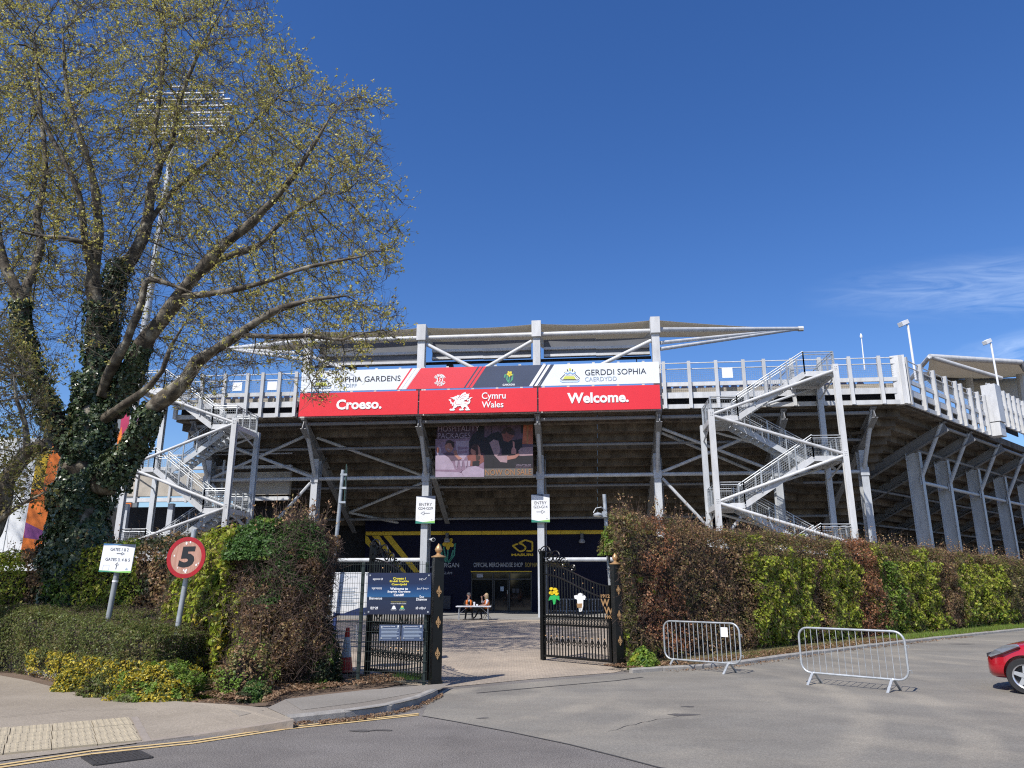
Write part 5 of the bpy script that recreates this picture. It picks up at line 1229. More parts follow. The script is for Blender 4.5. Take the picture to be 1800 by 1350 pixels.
# ============================================================ ROAD SIGNS AND POLES
RSIGN = mat('dark_red_sign_rim', (.36, .008, .014), .35, var=.12, scale=5)
def dirty_mat():
    m = mat('weathered_sign_face', (.40, .19, .13), .5, var=.12, scale=3, stretch=(9, 9, 1.1), col2=(.52, .30, .22)); return m
b5 = G(303, 1222); b5 = Vector((AtY(302, 1165, 15.4).x - .04, 15.4, 0))
s5 = thing('speed_limit_sign', 'weathered round 5 speed limit sign with red rim on a leaning pole', 'sign', tuple(b5))
c5 = AtY(328, 980, 15.25); tilt = (Vector((c5.x, 15.4, c5.z)) - b5)
MB().tube(b5, b5 + tilt*1.215, .052, 12).build('pole', GALV, s5, smooth=True); MB().lathe([(.054, 0), (.05, .03)], b5 + tilt*1.215, 10).build('pole_cap', GALV, s5)
F5 = Frame(c5 - Vector((0, .0, 0)), (1, -.10, .02), (-.01, .02, 1)); r5 = .405
def disc(r0, off, th, m, name, n=40, ri=0):
    q = MB(); o_ = [F5.P(*p, off) for p in ell(0, 0, r0, r0, n)]
    if ri == 0: q.prism(o_, F5.N*th)
    else:
        i_ = [F5.P(*p, off) for p in ell(0, 0, ri, ri, n)]; q.add(o_ + i_ + [p + F5.N*th for p in o_] + [p + F5.N*th for p in i_], [f for k in range(n) for f in ((k, (k + 1) % n, n + (k + 1) % n, n + k), (2*n + k, 3*n + k, 3*n + (k + 1) % n, 2*n + (k + 1) % n), (k, 2*n + k, 2*n + (k + 1) % n, (k + 1) % n))])
    q.build(name, m, s5)
disc(r5, 0, .02, dirty_mat(), 'face'); disc(r5, .021, .004, RSIGN, 'rim', 40, r5*.80)
text('5', F5, -.155, -.195, .165, .215, PBLACK, s5, .024, .05, .10)
q = MB()
for (x, y, r) in ((.02, -.27, .022), (-.02, -.25, .014), (.04, -.24, .012), (.23, -.15, .016), (.27, -.12, .01), (-.25, .04, .014), (-.02, .28, .02), (.06, .30, .016), (.15, .18, .009), (-.15, -.2, .009)): q.flat([F5.P(*p, .0235) for p in ell(x, y, r, r*1.5, 8)])
q.build('bird_droppings', PWHITE, s5, kind='stuff')
for z in (-.2, .2): MB().box(F5.P(0, z, -.045), (.16, .07, .05)).build('clamp', GALV, s5)
bg_ = Vector((AtY(187, 1112, 16.6).x - .07, 16.6, 0)); cg = AtY(206, 981, 16.5)
sg_ = thing('direction_sign', 'white gates direction sign with arrows on a leaning grey pole', 'sign', tuple(bg_)); tl_ = Vector((cg.x, 16.6, cg.z)) - bg_
MB().tube(bg_, bg_ + tl_*1.12, .055, 12).build('pole', mat('grey_pole_paint', (.27, .29, .30), .45, var=.1, scale=3), sg_, smooth=True)
MB().tube(bg_ + tl_*.80, bg_ + tl_*.815, .06, 12).build('tape_band', PWHITE, sg_)
FG = Frame(cg, (1, -.06, -.035), (.055, .0, 1)); w_, h_ = .715, .60
q = MB(); q.prism([FG.P(x*w_/2, y*h_/2, -.02) for x, y in ((-1, -1), (1, -1), (1, 1), (-1, 1))], FG.N*.02); q.build('panel', WHITE, sg_)
fp = lambda x, y: (x*w_/2, y*h_/2)
flat(FG, [fp(*p) for p in ((-1, 1), (-1, .93), (-.3, .92), (.4, .86), (1, .78), (1, 1))], NAVYV, sg_, .004, 'colour_band'); flat(FG, [fp(*p) for p in ((-1, 1), (-1, .88), (0, .93), (.2, 1))], mat('print_steel_blue', (.06, .17, .33), .5, var=0), sg_, .006, 'colour_band')
flat(FG, [fp(*p) for p in ((-1, -1), (1, -1), (1, -.86), (.2, -.93), (-1, -.88))], PLGREEN, sg_, .004, 'colour_band'); flat(FG, [fp(*p) for p in ((-1, -1), (.1, -1), (-.3, -.95), (-1, -.90))], PTEAL, sg_, .006, 'colour_band')
text('GATES 1 & 2', FG, *fp(-.52, .50), *fp(.62, .72), PDARK, sg_, .005); text('GATES 3, 4 & 5', FG, *fp(-.72, -.24), *fp(.82, 0), PDARK, sg_, .005)
for pts in ([(-.08, .32), (.24, .32)], [(.24, .32), (.24, .41), (.42, .32), (.24, .23), (.24, .32)], [(.04, -.78), (.06, -.48)], [(.06, -.48), (-.03, -.48), (.07, -.31), (.16, -.48), (.06, -.48)]): flat(FG, strip([fp(*p) for p in pts], .012), PDARK, sg_, .006, 'arrow')
for pts in ([(-.78, -.52), (-.40, -.50), (-.42, -.88), (-.80, -.90), (-.78, -.52)],): flat(FG, strip([fp(*p) for p in pts[:3]], .004), PGREY, sg_, .005, 'sticker_outline'); flat(FG, strip([fp(*p) for p in pts[2:]], .004), PGREY, sg_, .005, 'sticker_outline')
flat(FG, [fp(*p) for p in ((.64, -.80), (.78, -.80), (.78, -.76), (.71, -.64), (.64, -.76))], PGREY, sg_, .005, 'emblem')
# pole with an edge-on sign behind the left hedge
bp_ = Vector((AtY(590, 950, 18.4).x - .10, 18.4, 0)); tp_ = AtY(603, 826, 18.3)
es = thing('edge_on_sign', 'green sign seen edge on at the top of a steel pole above the brown hedge', 'sign', tuple(bp_))
MB().tube(bp_, tp_, .045, 10).build('pole', GALV, es, smooth=True); ex = AtY(606, 815, 18.3)
EG = mat('dark_green_sign_back', (.03, .07, .055), .5, var=.1)
up_ = (tp_ - bp_).normalized(); MB().beam(tp_ + Vector((.02, .32, -.85)), tp_ + Vector((.02, .32, .14)), .02, .7, up=Vector((-.17, .97, 0))).build('panel', EG, es)
for z in (-.45, -.12, -.8): MB().box(tp_ + Vector((.03, 0, z)), (.16, .08, .05)).build('clamp', GALV, es)
# lamp pole at the right hedge
bl_ = Vector((AtY(1068, 958, 21.8).x + .1, 21.8, 0)); tl2 = AtY(1062, 869, 21.8)
lp_ = thing('lamp_pole', 'slim grey pole with a round lamp on a wire bracket above the right hedge', 'lamp post', tuple(bl_)); MB().tube(bl_, tl2, .055, 10).build('pole', GALV, lp_, smooth=True)
lc = AtY(1051, 905, 21.6); MB().lathe([(.02, .07), (.10, .045), (.14, 0), (.12, -.045), (.04, -.065)], lc, 14).build('lamp_head', GALV, lp_, smooth=True); MB().path([lc + Vector((-.13, 0, .06)), lc + Vector((-.05, 0, .19)), lc + Vector((.10, 0, .22)), lc + Vector((.24, .1, .14))], .014, 6).build('wire_bracket', GALV, lp_); MB().box(lc + Vector((.2, .1, .02)), (.14, .1, .16)).build('junction_box', GALV, lp_)

# ============================================================ CROWD BARRIERS
def rounded(w, z0, z1, r, n=6):
    pts = []
    for cx, cz, a0 in ((w/2 - r, z1 - r, 0), (-w/2 + r, z1 - r, 90), (-w/2 + r, z0 + r, 180), (w/2 - r, z0 + r, 270)):
        for i in range(n + 1): a = R(a0 + 90*i/n); pts.append((cx + r*math.cos(a), 0, cz + r*math.sin(a)))
    return pts
def barrier(label, w, nbars, bars_r):
    o = thing('crowd_barrier', label, 'barrier', (0, 0, 0), 0, 'crowd barriers on the tarmac', local=True)
    MB().path(rounded(w, .22, 1.10, .19), .022, 10, closed=True).build('frame', GALV, o, smooth=True)
    for k in range(nbars):
        x = -w/2 + w*(k + 1)/(nbars + 1); MB().tube((x, 0, .23), (x, 0, 1.09), bars_r, 6).build('bar', GALV, o, smooth=True)
    for x in (-w/2 + .24, w/2 - .30):
        for s in (-1, 1): MB().beam((x + .01*s, s*.02, .22), (x + .03*s, s*.27, .0), .05, .02).build('leg', GALV, o); 
        MB().lathe([(.03, -.02), (.034, .0), (.03, .02)], (x, 0, .215), 8, 'X').build('leg_joint', GALV, o)
    q = MB()
    for z in (.4, .85): q.path([(w/2 + .02, 0, z), (w/2 + .06, 0, z + .01), (w/2 + .06, 0, z - .04)], .009, 5)
    q.build('hook', GALV, o, kind='stuff'); return o
def place(o, pa, pb):
    a, b = G(*pa), G(*pb); m = (a + b)/2; o.location = m; o.rotation_euler = (0, 0, math.atan2((b - a).y, (b - a).x)); return (b - a).length
bwid = (G(1602, 1219) - G(1412, 1201)).length
bR = barrier('nearer crowd barrier standing alone on the tarmac by the red car', bwid, 15, .007); place(bR, (1412, 1201), (1602, 1219))
w2 = (G(1305, 1184) - G(1170, 1175)).length + .1
bL = barrier('crowd barrier with a white notice close to the hedge kerb', w2, 16, .009); place(bL, (1169, 1174.5), (1306, 1186))
MB().box((w2/2 - .36, -.012, .90), (.17, .006, .21)).build('notice', PWHITE, bL)

# ============================================================ RED CAR at the right edge
CARP = mat('red_car_paint', (.42, .008, .018), .25, var=.03, scale=1, coat=.8); TYRE = mat('tyre_rubber', (.018, .018, .019), .8, var=.2, scale=20); ALLOY = mat('alloy_silver', (.62, .63, .65), .3, metal=.7, var=.05)
LENS = mat('headlamp_lens', (.16, .17, .18), .08, var=.15, scale=9, coat=1); PLAST = mat('black_plastic_trim', (.02, .02, .022), .55, var=.1)
wc_ = G(1799, 1222); car = thing('parked_car', 'red hatchback car whose front enters the picture at the right edge', 'car', (wc_.x + .10 + .86*math.sin(R(43)), wc_.y + .86*math.cos(R(43)), 0), R(-43), local=True)
# local: x = rearward from the front axle, y across (near side = -0.86), z up
st_ = [(-.70, .30, .48, .56, .30), (-.66, .22, .52, .64, .52), (-.52, .20, .58, .76, .68), (-.25, .22, .64, .86, .78), (.20, .22, .70, .95, .83), (.62, .22, .76, 1.04, .85), (1.15, .22, .82, 1.42, .86), (1.75, .22, .84, 1.52, .86), (2.4, .22, .86, 1.52, .86), (2.95, .24, .88, 1.42, .85), (3.18, .30, .90, 1.12, .80), (3.26, .36, .80, .92, .70)]
V, Fc = [], []
for x, zb, zm, zt2, hw in st_:
    tw_ = hw*(.80 if zt2 > 1.15 else .90)
    ring = [(hw*.80, zb), (hw*.97, zb + .12), (hw, zb + (zm - zb)*.6), (hw*.98, zm), (hw*.95, min(zt2 - .04, zm + .14)), (tw_, zt2 - .05), (tw_*.72, zt2), (0, zt2 + .015)]
    ring = ring + [(-y, z) for y, z in ring[-2::-1]]
    V += [(x, y, z) for y, z in ring]
nr = 15
for i in range(len(st_) - 1):
    for j in range(nr): a = i*nr + j; b = i*nr + (j + 1) % nr; Fc.append((a, b, b + nr, a + nr))
Fc += [tuple(range(nr - 1, -1, -1)), tuple((len(st_) - 1)*nr + k for k in range(nr))]
cb_ = MB().add(V, Fc).build('body', CARP, car, smooth=False); md = cb_.modifiers.new('smooth', 'SUBSURF'); md.levels = md.render_levels = 2
cut = []
for wx in (0, 2.53):
    for s in (-1, 1):
        co = MB().lathe([(.375, -.22), (.375, .30)], (wx, s*.78, .315), 28, 'Y').build('cutter', None); co.data.materials.append(PLAST); cut.append(co)
        bo = cb_.modifiers.new('arch', 'BOOLEAN'); bo.operation = 'DIFFERENCE'; bo.object = co; bo.solver = 'FAST'
# the cutters must stand where the car stands while the arches are cut
cm = world_of(car)
for co in cut: co.matrix_world = cm
bpy.context.view_layer.update(); dg = bpy.context.evaluated_depsgraph_get()
nm_ = bpy.data.meshes.new_from_object(cb_.evaluated_get(dg)); cb_.modifiers.clear(); cb_.data = nm_; nm_.polygons.foreach_set('use_smooth', [True]*len(nm_.polygons)); nm_.set_sharp_from_angle(angle=R(40)); nm_.update()
for co in cut: bpy.data.objects.remove(co)
for wx in (0, 2.53):
    for s in (-1, 1):
        y = s*.76
        w = MB().lathe([(.215, -.09), (.30, -.095), (.318, -.06), (.318, .06), (.30, .095), (.215, .09)], (wx, y, .318), 36, 'Y', False).build('wheel', TYRE, car, smooth=True)
        q = MB(); q.lathe([(.05, 0), (.05, .05)], (wx, y + s*.055 - .025, .318), 16, 'Y')
        for ri, ro in ((.195, .222),):
            n = 36; oa = [Vector((wx + ro*math.cos(2*math.pi*k/n), y + s*.09, .318 + ro*math.sin(2*math.pi*k/n))) for k in range(n)]; ia = [Vector((wx + ri*math.cos(2*math.pi*k/n), y + s*.07, .318 + ri*math.sin(2*math.pi*k/n))) for k in range(n)]; ba = [p - Vector((0, s*.16, 0)) for p in ia]
            q.add(oa + ia + ba, [f for k in range(n) for f in ((k, (k + 1) % n, n + (k + 1) % n, n + k), (n + k, n + (k + 1) % n, 2*n + (k + 1) % n, 2*n + k))])
        for k in range(5):
            a = 2*math.pi*k/5 + .33; ca, sa = math.cos(a), math.sin(a)
            pts = [(.04, -.045), (.20, -.03), (.20, .03), (.04, .045)]
            q.prism([(wx + ca*r_ - sa*t, y + s*.06, .318 + sa*r_ + ca*t) for r_, t in pts], (0, -s*.03, 0))
        q.build('rim', ALLOY, w); w.children[0].matrix_parent_inverse = Matrix.Identity(4)
        MB().lathe([(.19, -.01), (.19, .01)], (wx, y - s*.03, .318), 20, 'Y').build('brake_disc', PLAST, w).matrix_parent_inverse = Matrix.Identity(4)
for s in (-1, 1):
    MB().prism([(-.60, s*.50, .62), (-.54, s*.60, .60), (-.30, s*.745, .70), (-.02, s*.775, .83), (-.06, s*.72, .865), (-.26, s*.66, .835), (-.45, s*.60, .74)], (-.02, s*.055, .02)).build('headlight', LENS, car)
    MB().prism([(.72, s*.80, 1.05), (1.18, s*.70, 1.38), (1.72, s*.685, 1.46), (1.72, s*.83, 1.0)], (0, s*.03, 0)).build('side_window', GLASS, car); MB().prism([(1.80, s*.83, 1.0), (1.80, s*.685, 1.46), (2.55, s*.69, 1.44), (2.85, s*.80, 1.05)], (0, s*.03, 0)).build('side_window', GLASS, car)
    MB().lathe([(.03, -.08), (.10, -.03), (.10, .06), (.04, .1)], (.85, s*.98, 1.06), 10).build('door_mirror', CARP, car, smooth=True); MB().beam((1.55, s*.862, .93), (1.72, s*.862, .93), .03, .03).build('door_handle', CARP, car)
MB().prism([(.70, -.66, 1.10), (.70, .66, 1.10), (1.16, .58, 1.44), (1.16, -.58, 1.44)], (-.03, 0, .05)).build('windscreen', GLASS, car)
MB().box((-.66, 0, .36), (.06, .6, .14)).build('lower_grille', PLAST, car); MB().box((-.675, 0, .62), (.06, .5, .07)).build('upper_grille', PLAST, car); MB().box((-.70, 0, .49), (.02, .4, .10)).build('number_plate', PWHITE, car)
MB().box((1.27, 0, .26), (1.7, 1.4, .12)).build('underbody', PLAST, car)

# ============================================================ STEWARDS AT THE TABLE
tb0 = (G(803, 1090) + G(862, 1090))/2; tbl = thing('folding_table', 'white folding table outside the shop with two stewards', 'table', tuple(tb0), -A*.3, local=True)
MB().prism([(x, y, .71) for x, y in ((-.98, -.36), (.98, -.36), (.98, .36), (-.98, .36))], (0, 0, .055)).build('table_top', WHITE, tbl)
for x in (-.80, .80):
    for y in (-.28, .28): MB().tube((x*1.04, y, 0), (x, y, .71), .022, 6).build('leg', GALV, tbl)
    MB().tube((x, -.28, .12), (x, .28, .12), .015, 5).build('leg_brace', GALV, tbl); MB().tube((x, 0, .35), (x*.45, 0, .70), .014, 5).build('stay', GALV, tbl)
def tl(x, y, z): return tb0 + Vector((x, y, z))
for nm, x, hh, lb in (('paper_cup', .03, .19, 'tall pale takeaway cup standing mid table before the man'), ('paper_cup', .19, .07, 'short white cup standing mid table nearer the woman')):
    o = thing(nm, lb, 'cup', tuple(tl(x, 0, .765)), local=True, group='cups on the folding table'); MB().lathe([(.04, 0), (.055, hh)], (0, 0, 0), 10).build('cup_body', PWHITE, o, smooth=True); MB().lathe([(.058, hh), (.05, hh + .02)], (0, 0, 0), 10).build('lid', PWHITE, o)
def chair(lb, x, y, rz):
    o = thing('folding_chair', lb, 'chair', tuple(tl(x, y, 0)), rz, 'black folding chairs at the table', local=True)
    MB().box((0, 0, .44), (.42, .40, .04)).build('seat', PLAST, o); MB().box((0, .23, .72), (.42, .03, .26)).build('backrest', PLAST, o)
    for sx in (-.19, .19): MB().tube((sx, .25, .85), (sx, -.20, .0), .013, 5).build('leg', PLAST, o); MB().tube((sx, -.18, .44), (sx, .26, .0), .013, 5).build('leg', PLAST, o)
SKIN = mat('skin', (.52, .30, .22), .55, var=.05); CLB = mat('black_clothing', (.012, .012, .014), .8, var=.2); CLW = mat('white_shirt', (.70, .70, .70), .8, var=.05); HIV = mat('orange_hi_vis', (.80, .20, .03), .6, var=.08); REFL = mat('reflective_tape', (.62, .62, .58), .4, var=.05)
HAIRB = mat('blond_hair', (.42, .30, .16), .6, var=.2, scale=40); CAPB = mat('dark_cap', (.09, .085, .085), .7, var=.1)
def skin_mesh(verts, edges, rad, root_i, m, levels=1):
    me = bpy.data.meshes.new('body'); me.from_pydata(verts, edges, []); o = bpy.data.objects.new('body', me); COL.objects.link(o)
    md = o.modifiers.new('skin', 'SKIN'); me.skin_vertices.new() if not me.skin_vertices else None
    for i, sv in enumerate(me.skin_vertices[0].data): sv.radius = (rad[i], rad[i]) if not isinstance(rad[i], tuple) else rad[i]; sv.use_root = (i == root_i)
    ms = o.modifiers.new('sub', 'SUBSURF'); ms.levels = ms.render_levels = levels
    bpy.context.view_layer.update(); r = bpy.data.meshes.new_from_object(o.evaluated_get(bpy.context.evaluated_depsgraph_get()))
    bpy.data.objects.remove(o); r.polygons.foreach_set('use_smooth', [True]*len(r.polygons)); return r
def person(lb, x, y, rz, handL, handR, top_mat, woman=False, legs=None):
    o = thing('person', lb, 'person', tuple(tl(x, y, 0)), rz, local=True)
    vs_, es, rd = [], [], []
    def chain(pts, rs, start=None):
        pr = start
        for p, r_ in zip(pts, rs):
            vs_.append(p); rd.append(r_); i = len(vs_) - 1
            if pr is not None: es.append((pr, i))
            pr = i
        return pr
    k = .92 if woman else 1.0
    chain([(0, .03, .52)], [(.17*k, .12)]); waist = chain([(0, .05, .70)], [(.145*k, .10)], 0); chest = chain([(0, .03, .90), (0, .03, 1.02)], [(.165*k, .11), (.15*k, .10)], waist)
    neck = chain([(0, .01, 1.12), (0, -.02, 1.19)], [.06, .055], chest); head = chain([(0, -.035, 1.26), (0, -.04, 1.33), (0, -.03, 1.40)], [.082, (.092, .1), .07], neck)
    arms = {}
    for s, hd in ((-1, handL), (1, handR)):
        sh = chain([(s*.19*k, .03, 1.04)], [.065], chest); el = hd[0]; wr = hd[1]
        e = chain([el, tuple((Vector(el) + Vector(wr))/2), wr], [.048, .04, .030], sh); pv = Vector(wr); dr = (Vector(wr) - Vector(el)).normalized(); sdv = dr.cross(Vector((0, 0, 1))).normalized()
        pm = chain([tuple(pv + dr*.06)], [.036], e)
        for fi, (sp, ln) in enumerate(((-.03, .07), (-.01, .085), (.012, .08), (.033, .06))):
            a = pv + dr*.09 + sdv*sp; chain([tuple(a), tuple(a + dr*ln*.5 - Z*.012), tuple(a + dr*ln*.85 - Z*.035)], [.010, .009, .007], pm)
        a = pv + dr*.03 + sdv*(-s*.04); chain([tuple(a), tuple(a + dr*.05 - sdv*s*.015)], [.011, .009], pm)
    for s in (-1, 1):
        lg = (legs or {}).get(s, ((s*.13, -.40, .50), (s*.14, -.38, .10), (s*.14, -.55, .04)))
        hp_ = chain([(s*.10, .0, .50)], [.09], 0); kn = chain([tuple(Vector((s*.10, 0, .50)).lerp(Vector(lg[0]), .5)), lg[0]], [.082, .062], hp_); chain([tuple(Vector(lg[0]).lerp(Vector(lg[1]), .4)), lg[1], lg[2]], [.056, .042, .038], kn)
    me = skin_mesh(vs_, es, rd, 0, None, 1)
    for m_ in (SKIN, CLB, top_mat): me.materials.append(m_)
    hL, hR = Vector(handL[1]), Vector(handR[1])
    for p in me.polygons:
        c = p.center; nh = min((c - hL).length, (c - hR).length)
        if c.z > 1.13 and abs(c.x) < .14 and abs(c.y) < .16: p.material_index = 0
        elif nh < .15 and c.z > .55: p.material_index = 0
        elif woman and min((c - Vector(handL[0])).length, (c - Vector(handR[0])).length) < .11: p.material_index = 0
        elif c.z < .62: p.material_index = 1
        else: p.material_index = 2
    bd = ob('body', me, o)
    q = MB(); hz = 1.335; q.lathe([(.016, -.02), (.02, 0), (.010, .03)], (0, -.145, hz - .03), 6); q.build('nose', SKIN, o)
    q = MB()
    for s in (-1, 1): q.lathe([(.004, -.012), (.014, 0), (.004, .012)], (s*.036, -.132, hz + .015), 6)
    q.build('eyes', PBLACK, o); q = MB(); q.box((0, -.125, hz - .085), (.05, .012, .012)); q.build('mouth', mat('lips', (.35, .12, .10), .5, var=0), o)
    q = MB()
    for s in (-1, 1): q.lathe([(.01, -.03), (.022, 0), (.01, .03)], (s*.098, -.02, hz), 6)
    q.build('ears', SKIN, o)
    # open front hi-vis vest
    vq, rq = [], 16
    for z, rx, ry in ((.60, .205, .165), (.75, .19, .15), (.92, .21, .155), (1.03, .20, .14), (1.09, .13, .10)):
        ring = []
        for i in range(rq):
            a = R(-90 + 22) + (2*math.pi - R(44))*i/(rq - 1); ring.append((rx*k*math.cos(a), .035 + ry*math.sin(a), z))
        vq.append(ring)
    q = MB(); q.add([p for r_ in vq for p in r_], [(i*rq + j, i*rq + j + 1, (i + 1)*rq + j + 1, (i + 1)*rq + j) for i in range(4) for j in range(rq - 1)]); vo = q.build('hi_vis_vest', HIV, o, smooth=True); md = vo.modifiers.new('thick', 'SOLIDIFY'); md.thickness = .012
    q = MB()
    for z0_, z1_ in ((.68, .73),):
        for j in range(rq - 1):
            a = R(-68) + (2*math.pi - R(44))*j/(rq - 1); b = R(-68) + (2*math.pi - R(44))*(j + 1)/(rq - 1)
            q.add([(.207*k*math.cos(t), .035 + .168*math.sin(t), z) for t, z in ((a, z0_), (b, z0_), (b, z1_), (a, z1_))], [(0, 1, 2, 3)])
    q.build('reflective_band', REFL, o)
    if woman:
        q = MB(); q.lathe([(.02, .125), (.075, .10), (.112, .04), (.12, -.05), (.11, -.16), (.07, -.26)], (0, .022, hz), 14); q.build('hair', HAIRB, o, smooth=True)
    else:
        q = MB(); q.lathe([(.112, .03), (.112, .075), (.09, .125), (.03, .145)], (0, -.02, hz), 14); q.prism([(-.08, -.11, hz + .035), (.08, -.11, hz + .035), (.05, -.22, hz + .02), (-.05, -.22, hz + .02)], (0, 0, .012)); q.build('cap', CAPB, o, smooth=True)
        q = MB(); q.prism([(-.05, -.10, 1.09), (.05, -.10, 1.09), (0, -.115, .94)], (0, -.02, 0)); q.build('shirt_front', CLW, o)
    return o
chair('black folding chair under the steward in the cap', -.32, .62, R(-8)); chair('black folding chair at the right end of the table', .72, .45, R(-70))
person('steward in dark cap and orange hi-vis vest seated behind the table', -.32, .58, R(8), (((-.27, -.10, .82), (-.06, -.30, .80))), (((.30, -.12, .84), (.24, -.36, .80))), CLB, False, {-1: ((-.16, -.38, .50), (-.20, -.36, .10), (-.22, -.52, .04)), 1: ((.16, -.40, .50), (.20, -.52, .10), (.24, -.68, .04))})
person('blond steward in white sleeves and orange hi-vis vest drinking at the table end', .68, .42, R(-68), (((-.25, -.14, .86), (-.06, -.24, 1.20))), (((.25, -.12, .80), (.12, -.34, .79))), CLW, True, {-1: ((-.12, -.40, .52), (-.12, -.62, .14), (-.14, -.78, .07)), 1: ((.13, -.38, .50), (.14, -.30, .10), (.14, -.46, .04))})
# ============================================================ HEDGES AND SHRUBS
LEAF = leaf_mat('leaf_surface', .5, .45, .4); DRY = leaf_mat('dry_leaf_surface', .7, .22, .25); IVYM = leaf_mat('ivy_leaf_surface', .34, .12, .55)
TWIG = mat('brown_twig', (.085, .055, .042), .85, var=.35, scale=8); TWIGG = mat('grey_twig', (.11, .095, .08), .85, var=.3, scale=6)
CORE = mat('shaded_inner_twigs', (.016, .012, .009), .95, var=.5, scale=9, bump=.6, bscale=25)  # twig brown taken near black, shade between the leaves put into the colour
BR_ = np.array
PAL = {'brown': BR_([(.40, .285, .13), (.25, .20, .08), (.36, .21, .11), (.26, .145, .08), (.44, .27, .155), (.18, .11, .06), (.34, .24, .11)]),
       'rust': BR_([(0.483, 0.223, 0.107), (0.393, 0.169, 0.081), (0.554, 0.285, 0.152), (0.268, 0.125, 0.062)]),
       'olive': BR_([(0.193, 0.201, 0.056), (0.145, 0.153, 0.048), (0.250, 0.241, 0.072), (0.209, 0.161, 0.064)]),
       'green': BR_([(0.186, 0.307, 0.041), (0.139, 0.242, 0.037), (0.260, 0.372, 0.056), (0.223, 0.280, 0.056)]),
       'bright': BR_([(0.403, 0.464, 0.049), (0.305, 0.378, 0.043), (0.488, 0.525, 0.067), (0.244, 0.317, 0.037), (0.366, 0.329, 0.073)]),
       'mid': BR_([(0.081, 0.169, 0.038), (0.061, 0.128, 0.030), (0.115, 0.209, 0.047)]),
       'dark': BR_([(0.048, 0.069, 0.027), (0.035, 0.054, 0.022), (0.065, 0.085, 0.033), (0.075, 0.075, 0.031)]),
       'box': BR_([(.165, .20, .05), (.125, .16, .04), (.21, .235, .065), (.09, .115, .032), (.17, .15, .055)]),
       'yellow': BR_([(0.603, 0.464, 0.035), (0.487, 0.394, 0.041), (0.696, 0.580, 0.093), (0.162, 0.186, 0.041), (0.104, 0.139, 0.035)]),
       'cream': BR_([(0.408, 0.383, 0.170), (0.306, 0.306, 0.102), (0.170, 0.187, 0.051), (0.085, 0.111, 0.034)]),
       'ivy': BR_([(0.055, 0.090, 0.036), (0.039, 0.069, 0.029), (0.085, 0.122, 0.055), (0.122, 0.146, 0.073)]),
       'spring': BR_([(0.439, 0.418, 0.099), (0.570, 0.526, 0.131), (0.330, 0.319, 0.088), (0.659, 0.593, 0.155), (0.374, 0.286, 0.110)]),
       'dry': BR_([(.28, .18, .105), (.22, .13, .075), (.36, .25, .155), (.16, .09, .05)])}
def pick(kind, n):
    p = PAL[kind]; return p[rng.integers(0, len(p), n)]*rng.uniform(.8, 1.2, (n, 1))
def pal_mix(names, sel):
    """sel: index of palette per leaf"""
    out = np.zeros((len(sel), 3))
    for i, nme in enumerate(names):
        k = sel == i; out[k] = pick(nme, int(k.sum()))
    return out
